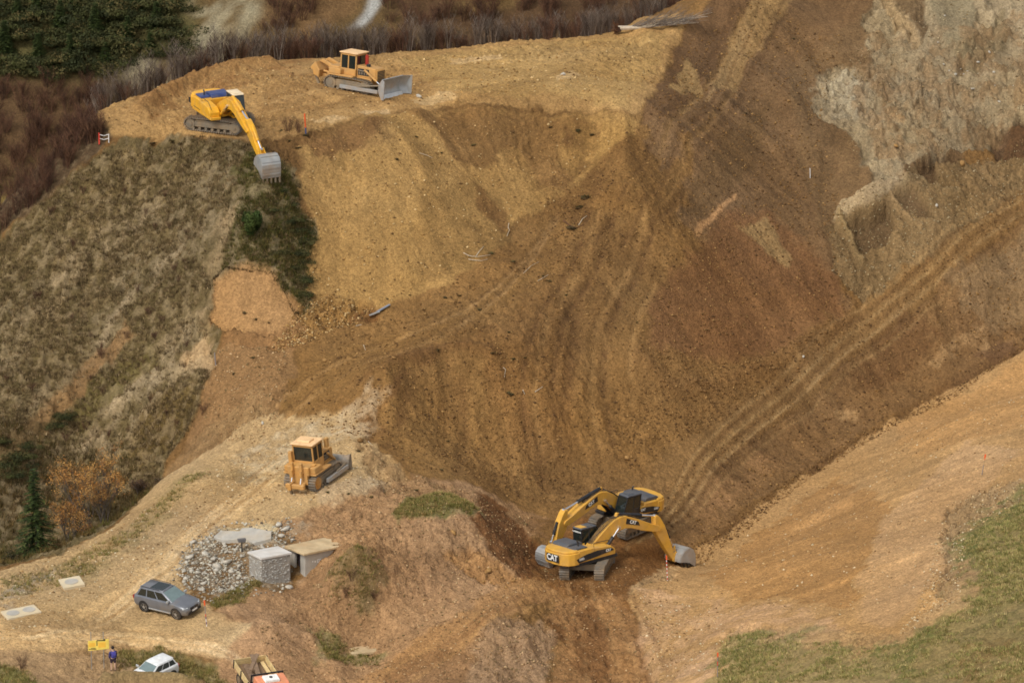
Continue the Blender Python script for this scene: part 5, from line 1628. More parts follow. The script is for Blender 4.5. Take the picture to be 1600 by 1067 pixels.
bp_ = MB().prism([(-.13, .98), (-.30, 1.0), (-.33, 1.25), (-.26, 1.44), (-.12, 1.44)], -.15, .15).build('backpack', mat('blue_backpack', S(70, 66, 140), .85, scale=5), None, .04)
MB().box(-.34, -.30, -.10, .10, 1.02, 1.2).build('front_pocket', CLOTH, bp_, .02)
for s in (-1, 1):
    MB().path([(-.12, s * .1, 1.42), (.02, s * .12, 1.50), (.15, s * .12, 1.38), (.14, s * .14, 1.15), (-.12, s * .15, 1.02)], .022, 6).build('strap', CLOTH, bp_)
bp_.matrix_world = per.matrix_world.copy()
tag(bp_, 'blue backpack worn by the walker beside the sign', 'backpack')

# ------------------------------------------------------------------ sign, poles
sx0 = at(143, 1041); sx1 = at(160, 1040)
sg = stand('site_sign', sx0[0], sx0[1], 0, 0, .1)
tag(sg, 'yellow site notice board on two grey posts', 'sign')
d_ = Vector(sx1 - sx0); wd = 0.84
for q in (0, wd):
    MB().tube((q, .06, -.3), (q, .06, 2.75), .028, n=8).build('post', mat('galvanised_post', S(150, 148, 142), .5, .4), sg)
zb_, zt_ = 1.42, 2.12
MB().prism([(-.2, zb_), (1.22, zb_ + .16), (1.22, zt_ + .16), (-.2, zt_)], -.02, .02).build('board', mat('yellow_board', S(232, 202, 92), .6, scale=3), sg, .004)
prints = MB()
for (a, b, c, d) in ((.38, .44, 1.78, 2.16), (.44, .98, 2.12, 2.2), (.84, .98, 2.2, 2.26), (-.15, .36, 1.52, 1.57), (.0, .3, 1.60, 1.63)):
    prints.prism([(a, c), (b, c + .02), (b, d + .02), (a, d)], -.026, -.0202)
prints.build('board_print', mat('black_print', S(70, 62, 36), .7), sg)
pr2 = MB()
for (a, b, c, d) in ((-.14, .30, 1.70, 1.98), (.5, 1.0, 1.66, 2.02)):
    pr2.prism([(a, c), (b, c + .04), (b, d + .04), (a, d)], -.0245, -.0202)
pr2.build('board_panel', mat('orange_print', S(232, 180, 64), .7), sg)

def pole(u, v, h, label, bands, top=None, lean=(0, 0), r=.03):
    p = at(u, v)
    o = stand('survey_pole', p[0], p[1], 0, 0, .05)
    o.rotation_euler = (R(lean[0]), R(lean[1]), 0)
    tag(o, label, 'survey pole')
    n = len(bands)
    for k, c in enumerate(bands):
        MB().tube((0, 0, h * k / n), (0, 0, h * (k + 1) / n), r, n=8).build('band', mat('pole_%s' % c, {'red': S(206, 62, 44), 'white': S(226, 220, 212), 'orange': S(226, 92, 40), 'blue': S(60, 78, 120), 'grey': S(132, 122, 118), 'violet': S(96, 70, 108), 'wood': S(176, 148, 108)}[c], .6), o)
    if top:
        MB().box(-.05, .05, -.05, .05, h - top, h + .02).build('flag', mat('pole_orange', S(226, 92, 40), .6), o)
    return o
pole(1043, 908, 1.95, 'red and white banded survey pole beside the near excavator bucket', ['white', 'red'] * 6 + ['red'], .3, (0, -3))
pole(323, 980, 1.9, 'survey pole with orange top and violet bands beside the grey car', ['white', 'violet', 'white', 'violet', 'red', 'grey', 'grey', 'grey', 'orange', 'orange'], .3, (0, -4))
pole(478, 210, 1.75, 'orange and blue survey pole on the plateau edge', ['blue', 'blue', 'orange', 'orange', 'orange', 'orange'], None, (0, -3), .06)
pole(1121, 1062, 1.75, 'thin red survey pole on the meadow edge, bottom right', ['grey', 'grey', 'grey', 'red', 'grey', 'red'], .2)
pole(1534, 745, 1.6, 'thin orange-tipped survey pole high on the tan slope', ['grey', 'grey', 'wood', 'orange'], .25, (0, 8))
pole(1266, 276, 0.9, 'slender white stick standing in the brown fill slope', ['white', 'white'], None, (0, -2))
pole(337, 566, 1.05, 'short dark wooden post on the torn soil beside the grass', ['grey', 'grey'], None, (0, -4), .05)
pa, pb = at(155, 222), at(170, 221)
tp = link('barrier_tape', None)
tp.location = pa
tag(tp, 'red and white barrier tape between two short stakes at the ridge end', 'barrier tape')
dv_ = Vector(pb - pa)
MB().box(-.05, .05, -.05, .05, -.2, .75).build('stake', mat('pole_red', S(206, 62, 44), .6), tp)
MB().tube(dv_ + Vector((0, 0, -.2)), dv_ + Vector((0, 0, .6)), .04, n=8).build('stake', mat('pole_white', S(226, 220, 212), .6), tp)
for zz in (.3, .62):
    MB().path([(0, 0, zz), tuple(dv_ * .5 + Vector((0, 0, zz - .14))), tuple(dv_ + Vector((0, 0, zz - .05)))], .03, 5).build('tape', mat('pole_white', S(226, 220, 212), .6), tp)

# ------------------------------------------------------------------ stone hut, bunker, slabs
def irregular(seed, n=1):
    r_ = random.Random(seed)
    bm = bmesh.new()
    bmesh.ops.create_icosphere(bm, subdivisions=1, radius=1.0)
    sx, sy, sz = r_.uniform(.8, 1.25), r_.uniform(.7, 1.1), r_.uniform(.5, .85)
    cuts = [(Vector((r_.gauss(0, 1), r_.gauss(0, 1), r_.gauss(0, 1))).normalized(), r_.uniform(.45, .8)) for _ in range(6)]
    for v in bm.verts:
        c = v.co
        for d, t in cuts:
            k = c.dot(d)
            if k > t:
                c -= d * (k - t)
        c *= r_.uniform(.9, 1.1)
        v.co = Vector((c.x * sx, c.y * sy, c.z * sz))
    return bm
STONES = []
for q in range(10):
    bm = irregular(q)
    STONES.append((np.array([v.co[:] for v in bm.verts], np.float32), np.array([[v.index for v in f.verts] for f in bm.faces], np.int32)))
    bm.free()

p = at(454, 911)
hut = stand('stone_hut', p[0], p[1], 34, 0, .25)
tag(hut, 'small grey stone hut with flat pale concrete roof beside the rubble', 'hut')
HL, HW_, HH = 2.35, 1.75, 2.25
MB().box(-HL, 0, 0, HW_, -.4, HH).build('wall', mat('mortar', S(150, 143, 132), .95, dust=.3, dust_col=S(160, 140, 110), scale=3, bump=.03, var=.2), hut, .02)
rs = random.Random(5)
for face in range(3):
    vs_, fs_, k0 = [], [], 0
    for q in range(150 if face == 0 else 90):
        sv_, sf_ = STONES[rs.randrange(10)]
        sc = rs.uniform(.05, .13)
        if face == 0:
            c = (rs.uniform(-HL + .06, -.06), -.01, rs.uniform(0, HH - .1))
        elif face == 1:
            c = (-HL - .0, rs.uniform(.06, HW_ - .06), rs.uniform(0, HH - .1))
        else:
            c = (0.0, rs.uniform(.06, HW_ - .06), rs.uniform(0, HH - .1))
        v = sv_ * sc
        if face == 0: v = v * np.array([1.2, .45, .8])
        else: v = v * np.array([.45, 1.2, .8])
        vs_.append(v + np.array(c)); fs_.append(sf_ + k0); k0 += len(v)
    me = mesh_np('stone_facing', np.concatenate(vs_), np.concatenate(fs_), (STONEM, mat('grey_wall_stone', S(174, 170, 160), .9, dust=.3, dust_col=S(120, 108, 90), scale=5, var=.4, bump=.02), STONEM)[1 if face != 1 else 1])
    o = link('stone_facing', me, hut)
    o['kind'] = 'stuff'
MB().box(-HL - .08, .08, -.08, HW_ + .08, HH, HH + .16).build('roof', mat('pale_roof_slab', S(206, 200, 190), .9, dust=.3, dust_col=S(190, 168, 132), scale=1.5, bump=.01), hut, .02)

p = at(477, 904)
bk_ = stand('bunker', p[0], p[1], 37, 0, .3)
tag(bk_, 'low concrete bunker with dark doorway dug into the bank', 'bunker')
BL, BW, BH = 3.3, 1.95, 1.95
bw_ = MB()
bw_.box(0, BL, -.0, .18, -.5, BH)                # wall with the painted mark
bw_.box(0, .18, .18, .62, -.5, BH).box(0, .18, 1.30, BW, -.5, BH).box(0, .18, .62, 1.30, BH - .12, BH)
bw_.box(0, BL, BW, BW + .18, -.5, BH).box(BL, BL + .18, 0, BW + .18, -.5, BH)
bw_.build('wall', CONC, bk_, .01)
MB().box(.19, BL - .01, .19, BW - .01, -.5, -.02).build('floor_slab', mat('interior_shade', S(40, 36, 34), .95), bk_)  # near-black colour paints the shade inside the bunker
MB().box(-.02, .02, .60, .66, -.3, BH - .14).box(.3, .34, .62, 1.3, -.3, BH - .16).build('doorway_panel', mat('doorway_shade', S(44, 34, 34), .85), bk_)  # dark panels stand for the shade in the door opening
MB().prism_z([(-.25, -.22), (BL + .3, -.22), (BL + .3, BW + .3), (-.25, BW + .3)], BH, BH + .16).build('roof', mat('sandy_roof_slab', S(196, 172, 132), .9, dust=.5, dust_col=S(168, 132, 90), scale=1.6, bump=.02, var=.2), bk_, .02)
gm = MB()
for (a, b, c, d) in ((.62, .70, 1.28, 1.38), (.82, .90, 1.22, 1.36), (1.02, 1.36, 1.36, 1.42), (1.02, 1.08, 1.2, 1.42), (1.2, 1.26, 1.2, 1.42), (1.02, 1.36, 1.18, 1.24), (1.3, 1.38, 1.06, 1.42)):
    gm.box(a, b, -.006, -.002, c, d)
gm.build('painted_mark', WHITE, bk_)

def slab(name, px, label, cat, th, mtl, zoff=.05, bevel=.02):
    w = [at(u, v, H) for u, v in px]
    c = sum(w) / len(w)
    o = link(name, None)
    o.location = c
    vs = [tuple(q - c + np.array([0, 0, zoff])) for q in w] + [tuple(q - c - np.array([0, 0, th])) for q in w]
    n = len(w)
    fs = [tuple(range(n)), tuple(range(2 * n - 1, n - 1, -1))] + [(i, i + n, (i + 1) % n + n, (i + 1) % n) for i in range(n)]
    me = MB().add(vs, fs).mesh(name, mtl, bevel)
    COLL.objects.unlink(o)
    bpy.data.objects.remove(o)
    o = link(name, me)
    o.location = c
    tag(o, label, cat)
    return o, c
slab('concrete_slab', [(334,842),(345,833),(374,834),(378,829),(392,828),(424,834),(424,845),(398,852),(380,846),(348,848)], 'broken pale concrete slab lying on top of the rubble', 'slab', .3, CONC, .22)
def cover(parent, x0, y0, z0, r):
    m = MB().tube((x0, y0, z0), (x0, y0, z0 + .03), r, n=22).build('manhole_cover', CONC, parent)
    return m
def manhole(u, v, az, L, W, label, covers):
    p = at(u, v, H)
    o = stand('manhole_slab', p[0], p[1], az, 1.0, .06)
    tag(o, label, 'manhole')
    MB().box(-L / 2, L / 2, -W / 2, W / 2, -.1, .18).build('slab', mat('sandy_slab', S(204, 188, 156), .9, dust=.3, dust_col=S(190, 160, 112), scale=1.5), o, .02)
    for c in covers:
        cover(o, c, 0, .181, W * .30)
manhole(112, 911, 20, 1.55, 1.6, 'pale square manhole slab beside the upper part of the dirt road', (0.0,))
manhole(33, 957, 28, 2.5, 1.5, 'long pale slab with two round manhole covers at the left edge', (-.6, .6))

p = at(378, 862, H)
vs_ = stand('meter_stand', p[0], p[1], 20, 0, .1)
tag(vs_, 'small dark box on a thin post in front of the concrete slab', 'meter stand')
MB().tube((0, 0, 0), (0, 0, .9), .05, n=8).build('post', BLK, vs_)
MB().prism([(-.26, .85), (.26, .85), (.3, 1.1), (-.3, 1.1)], -.14, .14).build('box', mat('dark_grey_box', S(104, 100, 98), .7), vs_, .02)

p = at(577, 1024, H)
cv = stand('culvert', p[0], p[1], 12, .3, .5)
tag(cv, 'concrete culvert head with dark slot openings in the grassy hollow', 'culvert')
MB().box(-1.25, 1.15, .0, 1.5, .62, .80).build('top_slab', mat('sandy_roof_slab', S(206, 180, 132), .9), cv, .02)
MB().box(-1.2, -.72, .05, 1.4, -.3, .615).box(.95, 1.15, .05, 1.4, -.3, .615).box(-.715, .945, 1.2, 1.4, -.3, .615).build('side_wall', CONC, cv, .01)
MB().box(-.35, .75, -.35, .25, .2, .34).build('lower_slab', CONC, cv, .02)
MB().box(-.71, .94, .3, 1.19, -.3, -.02).build('floor', mat('interior_shade', S(40, 36, 34), .95), cv)  # near-black floor colour paints the shade inside the culvert

# plank-like metal strip on the bench, two pieces
for (a, b, lb, m_) in (((577, 495), (593, 489), 'pale metal strip lying on the bench track, left piece', STEEL), ((590, 489), (609, 478), 'blue-grey metal strip lying on the bench track, right piece', mat('blue_grey_sheet', S(148, 156, 168), .45, .3))):
    A, B = Vector(at(*a, H)), Vector(at(*b, H))
    o = MB().box(0, (B - A).length, -.16, .16, .02, .10, frame((0, 0, 0), B - A, (0, 1, 0))).build('metal_strip', m_, None, .01)
    o.location = A + Vector((0, 0, .06))
    tag(o, lb, 'metal strip')

# ------------------------------------------------------------------ dead wood
BLEACH = mat('bleached_wood', S(186, 170, 146), .85, scale=4, var=.2)
BARK = mat('grey_bark', S(112, 100, 88), .9, scale=4, var=.25)
ROOTM = mat('brown_root', S(98, 66, 42), .9, scale=4, var=.3)
p = at(966, 54, H)
ft = link('fallen_tree', None)
ft.location = p
tag(ft, 'uprooted bleached tree lying on the skyline of the plateau with its root plate', 'fallen tree')
q1 = Vector(at(1080, 48, H) - p)
dirv = q1.normalized()
trunk = [Vector((0, 0, .55)), dirv * 1.6 + Vector((0, 0, .5)), dirv * 3.4 + Vector((0, 0, .62)), dirv * 5.2 + Vector((0, .2, .8))]
MB().path(trunk, .22, 8, .09).build('trunk', BLEACH, ft, smooth=True)
r_ = random.Random(3)
rp_ = MB()
for k in range(46):
    a = r_.uniform(0, 6.28)
    ln = r_.uniform(.5, 1.25)
    e = Vector((-.3 + r_.uniform(-.35, .25), math.cos(a) * ln * .9, .55 + math.sin(a) * ln * .75))
    rp_.path([(0, 0, .55), e * .55 + Vector((0, 0, .3)) * r_.uniform(0, 1), e + Vector((r_.uniform(-.2, .2), r_.uniform(-.2, .2), r_.uniform(-.1, .2)))], .07, 5, .015)
rp_.build('root_plate', ROOTM, ft)
rk = irregular(77)
for v in rk.verts:
    v.co = Vector((v.co.x * .4 - .1, v.co.y * .75, v.co.z * .75 + .45))
me = bpy.data.meshes.new('root_soil'); rk.to_mesh(me); rk.free(); me.materials.append(mat('root_soil', S(70, 48, 34), .95, scale=5))
link('root_soil', me, ft)
br = MB(); br2 = MB()
for k in range(80):
    t = r_.uniform(.8, 5.2)
    o0 = dirv * t + Vector((0, 0, .55))
    up = r_.uniform(.1, 1.0)
    ln = r_.uniform(1.2, 4.2)
    e = o0 + dirv * ln * r_.uniform(.7, 1) + Vector((0, r_.uniform(-1.2, 1.2), up * ln * .42))
    mid = o0.lerp(e, .5) + Vector((0, r_.uniform(-.2, .2), r_.uniform(-.1, .2)))
    (br if k % 3 else br2).path([o0, mid, e], .05 if k < 14 else .028, 4, .008)
    for g in range(5):
        f0 = mid.lerp(e, r_.random())
        br.path([f0, f0 + Vector((r_.uniform(.1, .9), r_.uniform(-.5, .5), r_.uniform(0, .6)))], .014, 3, .006)
br.build('branches', BARK, ft)
br2.build('pale_branches', BLEACH, ft)

def branch(pts, label, rr=.035, m_=None, name='branch', group='dead branches on the fill'):
    w = [Vector(at(u, v, H)) for u, v in pts]
    c = w[0].copy()
    P = [q - c + Vector((0, 0, .05 + .10 * math.sin(math.pi * k / max(1, len(w) - 1)))) for k, q in enumerate(w)]
    o = MB().path([tuple(q) for q in P], rr, 5, rr * .5).build(name, m_ or BLEACH, None)
    o.location = c
    tag(o, label, 'branch', group)
    return o
branch([(724,396),(733,402),(745,404),(757,402),(766,399)], 'long curved bleached branch below the cut face, upper strand')
branch([(732,406),(741,409),(752,410),(762,406)], 'shorter curved bleached branch just under the long one')
branch([(744,401),(750,394),(756,386)], 'short grey twig sticking up from the curved branches')
branch([(795,350),(794,358),(796,362),(792,370)], 'twisted pale root hanging at the foot of the cut face')
branch([(904,353),(910,345),(917,338)], 'straight pale stick leaning beside the dark root clump')
branch([(818,428),(830,418),(842,410)], 'thin pale root across the track junction', .022)
branch([(840,440),(850,436),(857,430)], 'small pale stick below the track junction', .025)
branch([(786,575),(790,580),(788,590)], 'forked white twig standing in the fill', .03)
branch([(836,613),(848,605)], 'straight grey stick lying in the lower fill', .04)
branch([(817,610),(820,617)], 'short white stick lying in the lower fill', .035)
branch([(556,510),(565,508)], 'short pale stick under the metal strip', .035)
branch([(568,540),(571,548)], 'short white stick on the bench track', .03)
branch([(575,690),(582,697)], 'thin pale stick at the edge of the pale bench', .03)
branch([(655,240),(668,246),(676,248)], 'pale root poking out of the upper cut face', .03)
branch([(880,345),(890,355),(902,358),(912,352)], 'dark sprawling root beside the pale stick', .06, ROOTM)
# ------------------------------------------------------------------ loose stones
rs = random.Random(11)
def stone_mesh(k, m):
    v, f = STONES[k]
    return mesh_np('stone', v, f, m, None, False)
STONE_PALE = [stone_mesh(k, STONEM) for k in range(10)]
OCHRE_ST = mat('ochre_stone', S(166, 128, 78), .9, dust=.4, dust_col=S(140, 104, 60), scale=2.5, bump=.03, var=.25, spec=.2)
STONE_OCHRE = [stone_mesh(k, OCHRE_ST) for k in range(10)]
BROWN_ST = mat('brown_stone', S(126, 94, 56), .95, dust=.4, dust_col=S(112, 82, 46), scale=2.5, bump=.03, var=.25, spec=.2)
STONE_BROWN = [stone_mesh(k, BROWN_ST) for k in range(10)]
def put_stone(x, y, size, meshes, label, group, name='stone', flat=1.0):
    o = link(name, meshes[rs.randrange(10)])
    o.scale = (size * rs.uniform(.8, 1.2), size * rs.uniform(.8, 1.2), size * rs.uniform(.7, 1.1) * flat)
    o.rotation_euler = (rs.uniform(-.4, .4), rs.uniform(-.4, .4), rs.uniform(0, 6.28))
    o.location = (x, y, gz(x, y) + size * .28 * flat)
    tag(o, label, 'stone', group)
    return o
def in_poly(w, n, seed):
    r_ = np.random.default_rng(seed)
    lo, hi = w.min(0), w.max(0)
    out = []
    while len(out) < n:
        p = lo + r_.random((n * 4, 2)) * (hi - lo)
        ins = np.zeros(len(p), bool)
        for k in range(len(w)):
            a, b = w[k], w[(k + 1) % len(w)]
            ins ^= ((a[1] > p[:, 1]) != (b[1] > p[:, 1])) & (p[:, 0] < a[0] + (p[:, 1] - a[1]) * (b[0] - a[0]) / ((b[1] - a[1]) or 1e-9))
        out += list(p[ins])
    return np.array(out[:n])
RUBBLE = ats([(300,845),(335,835),(350,850),(420,850),(425,832),(445,818),(458,822),(450,845),(440,856),(385,862),(382,900),(400,912),(370,925),(330,925),(290,915),(276,895),(285,868)])
for q, p in enumerate(in_poly(RUBBLE, 105, 5)):
    put_stone(p[0], p[1], rs.choice((.10, .12, .14, .16, .2, .26)), STONE_PALE, 'pale grey stone in the rubble heap, ' + ('upper end by the concrete slab' if p[1] > RUBBLE[:, 1].mean() + 2 else 'left end above the grey car' if p[0] < RUBBLE[:, 0].mean() - 1.2 else 'middle, in front of the stone hut'), 'rubble stones beside the hut')
for q, p in enumerate(in_poly(ats([(262,900),(300,840),(350,815),(470,805),(480,835),(470,925),(400,935),(330,945),(280,930)]), 40, 15)):
    put_stone(p[0], p[1], rs.choice((.07, .09, .11, .15)), STONE_PALE, 'small pale stone spilled around the edge of the rubble heap', 'rubble stones beside the hut')
for (u, v, s) in ((340,888,.42),(354,880,.40),(362,894,.34),(322,868,.34),(296,872,.36),(300,893,.32),(436,822,.42),(446,828,.36),(440,838,.30),(290,905,.28)):
    p = at(u, v, H)
    put_stone(p[0], p[1], s, STONE_PALE, 'large pale block in the rubble heap beside the stone hut', 'rubble blocks beside the hut')
for px, n, ms, lab, grp, sz in (
    ([(470,470),(520,462),(580,478),(560,500),(500,505),(440,545),(425,545),(440,520)], 34, STONE_OCHRE, 'ochre stone in the talus at the foot of the cut face', 'talus stones', (.09, .2)),
    ([(1080,868),(1180,798),(1300,712),(1450,618),(1600,538),(1600,548),(1450,632),(1300,728),(1180,812),(1085,880)], 30, STONE_BROWN, 'brown stone lying along the ditch under the haul road', 'ditch stones', (.07, .16)),
    ([(1060,600),(1150,590),(1240,545),(1320,492),(1330,505),(1250,560),(1150,610),(1060,620)], 30, STONE_BROWN, 'brown stone at the foot of the fill slope beside the haul road', 'fill foot stones', (.09, .24)),
    ([(600,585),(690,548),(780,560),(860,640),(820,720),(660,720)], 22, STONE_BROWN, 'brown stone scattered on the lower fill slope', 'lower fill stones', (.09, .2)),
    ([(700,870),(760,880),(815,905),(800,925),(740,905)], 20, STONE_OCHRE, 'ochre stone on the crumbling side of the mound', 'mound stones', (.08, .2)),
    ([(1440,10),(1530,0),(1500,70),(1480,110),(1550,60),(1600,40),(1590,150),(1480,130)], 16, STONE_PALE, 'pale stone in the rock scar, upper right', 'rock scar stones', (.09, .22))):
    for p in in_poly(ats(px), n, hash(lab) % 1000 if False else len(lab)):
        put_stone(p[0], p[1], rs.uniform(*sz), ms, lab, grp)
for (u, v, s, ms, lab) in ((980,717,.36,STONE_OCHRE,'rounded ochre boulder beside the haul road above the excavators'), (1503,258,.40,STONE_OCHRE,'big round boulder in the rock hollow, upper right'), (1463,322,.24,STONE_PALE,'white boulder below the rock hollow'),
    (1255,558,.24,STONE_PALE,'white boulder beside the upper haul road'), (764,893,.34,STONE_OCHRE,'largest ochre boulder on the side of the mound'), (709,834,.34,STONE_OCHRE,'flat ochre boulder under the grass patch on the mound'),
    (508,564,.26,STONE_OCHRE,'single ochre boulder on the bench track'), (616,560,.2,STONE_OCHRE,'ochre boulder at the bench edge'), (410,662,.22,STONE_PALE,'pale boulder on the torn soil above the lower bulldozer'),
    (1232,160,.28,STONE_OCHRE,'ochre boulder on the dark upper fill'), (1400,232,.3,STONE_OCHRE,'ochre boulder at the lower tip of the rock scar'), (457,844,.2,STONE_PALE,'white stone above the bunker roof'), (452,919,.3,STONE_PALE,'rounded grey stone in front of the hut'),
    (563,690,.3,STONE_BROWN,'grey-brown rock on the edge of the pale bench'), (1528,98,.22,STONE_PALE,'white boulder in the gravel chute, upper right'), (655,152,.3,STONE_PALE,'pale block on the plateau beside the bulldozer blade'), (880,118,.34,STONE_PALE,'pale slab-like rock on the open plateau')):
    p = at(u, v, H)
    put_stone(p[0], p[1], s, ms, lab, None, 'boulder')

# pebbles and clods too small to pick apart
OCT = np.array([(1, 0, 0), (-1, 0, 0), (0, 1, 0), (0, -1, 0), (0, 0, 1), (0, 0, -1)], np.float32)
OCF = np.array([(0, 2, 4), (2, 1, 4), (1, 3, 4), (3, 0, 4), (2, 0, 5), (1, 2, 5), (3, 1, 5), (0, 3, 5)])
def pebbles(name, label, xy, smin, smax, cols, seed, jitter=.25, power=3.0):
    r_ = np.random.default_rng(seed)
    n = len(xy)
    s = (smin + (smax - smin) * r_.random(n) ** power)[:, None, None]
    v = OCT[None] * (1 + r_.uniform(-.4, .4, (n, 6, 1))) + r_.uniform(-.25, .25, (n, 6, 3))
    a = r_.uniform(0, 6.28, n)
    c, si_ = np.cos(a), np.sin(a)
    rot = np.zeros((n, 3, 3), np.float32)
    rot[:, 0, 0], rot[:, 0, 1], rot[:, 1, 0], rot[:, 1, 1], rot[:, 2, 2] = c, -si_, si_, c, .75
    v = np.einsum('nij,nkj->nki', rot, v) * s
    z = lookup(H, xy[:, 0], xy[:, 1])
    v += np.stack([xy[:, 0], xy[:, 1], z + s[:, 0, 0] * .2], -1)[:, None]
    base = np.array([S(*q) for q in cols])[r_.integers(0, len(cols), n)] * (1 + r_.uniform(-jitter, jitter, (n, 1)))
    col = np.repeat(base, 6, 0)
    f = (OCF[None] + (np.arange(n) * 6)[:, None, None]).reshape(-1, 3)
    o = link(name, mesh_np(name, v.reshape(-1, 3), f, M_GRIT, col))
    tag(o, label, 'gravel', kind='stuff')
    return o
M_GRIT = attr_mat('grit', scales=((6.0, .15),), bump=())
def scatter(polys, seed):
    return np.concatenate([in_poly(ats(px), n, seed + k) for k, (px, n) in enumerate(polys)])
FILL_ALL = [(1010,185),(1080,60),(1200,0),(1320,60),(1280,200),(1320,330),(1330,480),(1050,700),(900,780),(760,760),(580,690),(440,640),(480,510),(620,490),(760,410),(900,290)]
pebbles('fill_clods', 'crumbled soil and small stones strewn over the brown fill', scatter([(FILL_ALL, 15000), ([(560,590),(700,545),(880,560),(880,740),(640,740)], 1800), ([(1000,540),(1150,570),(1330,490),(1330,520),(1060,690),(950,680)], 1800), ([(850,300),(960,260),(960,420),(860,440)], 900), ([(960,800),(1330,510),(1600,300),(1600,345),(1180,690),(1040,830)], 1500), ([(1080,800),(1330,560),(1600,360),(1600,535),(1300,708),(1080,860)], 2600), ([(1070,885),(1300,722),(1600,545),(1600,530),(1300,705),(1070,860)], 2200)], 100), .03, .13, [(132, 98, 56), (104, 76, 44), (90, 66, 42), (152, 118, 72), (120, 88, 52)], 1)
pebbles('face_clods', 'small stones and crumbs on the ochre cut face and plateau', scatter([([(480,230),(640,180),(860,180),(1000,180),(900,290),(760,390),(600,480),(480,490)], 1600), ([(455,480),(520,462),(590,478),(560,505),(440,550),(420,545)], 2200), ([(150,190),(300,130),(600,90),(1000,55),(1040,100),(990,165),(700,155),(480,200),(300,205)], 2600)], 200), .035, .14, [(172, 134, 80), (140, 106, 62), (112, 84, 52), (196, 166, 116)], 2)
pebbles('mound_clods', 'crumbled soil on the mound and torn ground around the road', scatter([([(470,815),(640,760),(740,770),(840,810),(820,920),(720,1060),(420,1060),(400,990),(480,920)], 5200), ([(345,540),(450,545),(450,620),(400,690),(310,690),(320,610)], 1500), ([(560,690),(640,745),(720,765),(690,785),(600,770)], 900), ([(740,1060),(740,1010),(800,965),(860,980),(870,1060)], 900), ([(850,880),(1060,900),(1060,1060),(850,1060)], 1500)], 300), .03, .11, [(168, 132, 90), (140, 108, 72), (122, 94, 62), (190, 160, 118), (118, 100, 66)], 3)
pebbles('rock_scree', 'grey and buff scree on the rock scar and hauled ground', scatter([([(1280,130),(1380,20),(1600,0),(1600,180),(1500,225),(1400,290),(1330,230)], 2200), ([(1310,320),(1450,260),(1600,200),(1600,310),(1350,470),(1300,420)], 2400)], 400), .03, .12, [(150, 130, 94), (128, 106, 70), (104, 84, 56), (170, 152, 116)], 4)
pebbles('rubble_gravel', 'pale broken stone filling the rubble heap beside the hut', scatter([([(300,845),(335,835),(350,850),(420,852),(425,832),(445,818),(460,822),(450,845),(440,858),(385,864),(384,900),(400,914),(370,925),(330,928),(290,917),(274,895),(285,868)], 1500), ([(262,900),(300,835),(350,815),(465,808),(470,850),(440,930),(330,945),(280,930)], 900)], 500), .03, .14, [(176, 168, 150), (150, 140, 122), (126, 112, 92), (108, 98, 84), (190, 182, 162)], 5, .2, 1.6)
pebbles('slope_gravel', 'gravel on the tan slope, road edges and meadow rim', scatter([([(1090,880),(1300,740),(1600,560),(1600,740),(1480,800),(1480,930),(1300,960),(1100,950)], 1500), ([(1480,790),(1540,760),(1600,750),(1600,780),(1510,830),(1500,940),(1400,990),(1440,930)], 2200), ([(0,900),(200,810),(400,700),(560,660),(600,760),(430,810),(300,850),(220,900),(60,985),(0,1000)], 2600), ([(1000,930),(1130,940),(1130,1060),(1010,1060)], 700)], 600), .03, .11, [(196, 166, 118), (160, 128, 84), (128, 100, 66), (206, 188, 152)], 6)

# ------------------------------------------------------------------ grass
M_GRASS = attr_mat('grass_blades', rough=.9, scales=((1.5, .12),), bump=(), spec=.1)
def tufts(name, label, xy, cols, hmin, hmax, rad, nb, seed, lean=.7, bw=.022, tuftcol=.28, gain=1.2):
    r_ = np.random.default_rng(seed)
    n = len(xy)
    z = lookup(H, xy[:, 0], xy[:, 1])
    size = r_.uniform(.55, 1.3, n)
    a = r_.uniform(0, 6.28, (n, nb))
    rr = rad * size[:, None] * np.sqrt(r_.random((n, nb)))
    bx, by = xy[:, 0, None] + rr * np.cos(a), xy[:, 1, None] + rr * np.sin(a)
    h = r_.uniform(hmin, hmax, (n, nb)) * size[:, None]
    a2 = a + r_.uniform(-.8, .8, (n, nb))
    ln = lean * h * r_.uniform(.3, 1.2, (n, nb))
    tx, ty, tz = bx + ln * np.cos(a2), by + ln * np.sin(a2), z[:, None] + h
    bz = z[:, None] - .04 + 0 * bx
    w = bw * r_.uniform(.6, 1.5, (n, nb))
    pxv, pyv = -np.sin(a2) * w, np.cos(a2) * w
    v = np.stack([np.stack([bx + pxv, by + pyv, bz], -1), np.stack([bx - pxv, by - pyv, bz], -1), np.stack([tx, ty, tz], -1)], 2)
    C = np.array([S(*c) for c in cols]) * gain
    tc = C[r_.integers(0, len(C), n)] * (1 + r_.uniform(-tuftcol, tuftcol, (n, 1)))
    col = tc[:, None, None] * (1 + r_.uniform(-.18, .18, (n, nb, 1, 1))) * np.ones((1, 1, 3, 1))
    f = np.arange(n * nb * 3).reshape(-1, 3)
    o = link(name, mesh_np(name, v.reshape(-1, 3), f, M_GRASS, col.reshape(-1, 3)))
    tag(o, label, 'grass', kind='stuff')
    return o
def grass_xy(px, n, seed, clump=0.0, w=None):
    w = ats(px) if w is None else np.array(w, float)
    p = in_poly(w, n * 3, seed)
    g = lookup(GRS, p[:, 0], p[:, 1])
    k = .7 * fbm(p[:, 0], p[:, 1], .8, 3, seed) - .9 * lookup(MT, p[:, 0], p[:, 1])
    keep = np.random.default_rng(seed).random(len(p)) < g * np.clip(.55 + 1.3 * k * clump, .02, 1)
    return p[keep][:n]
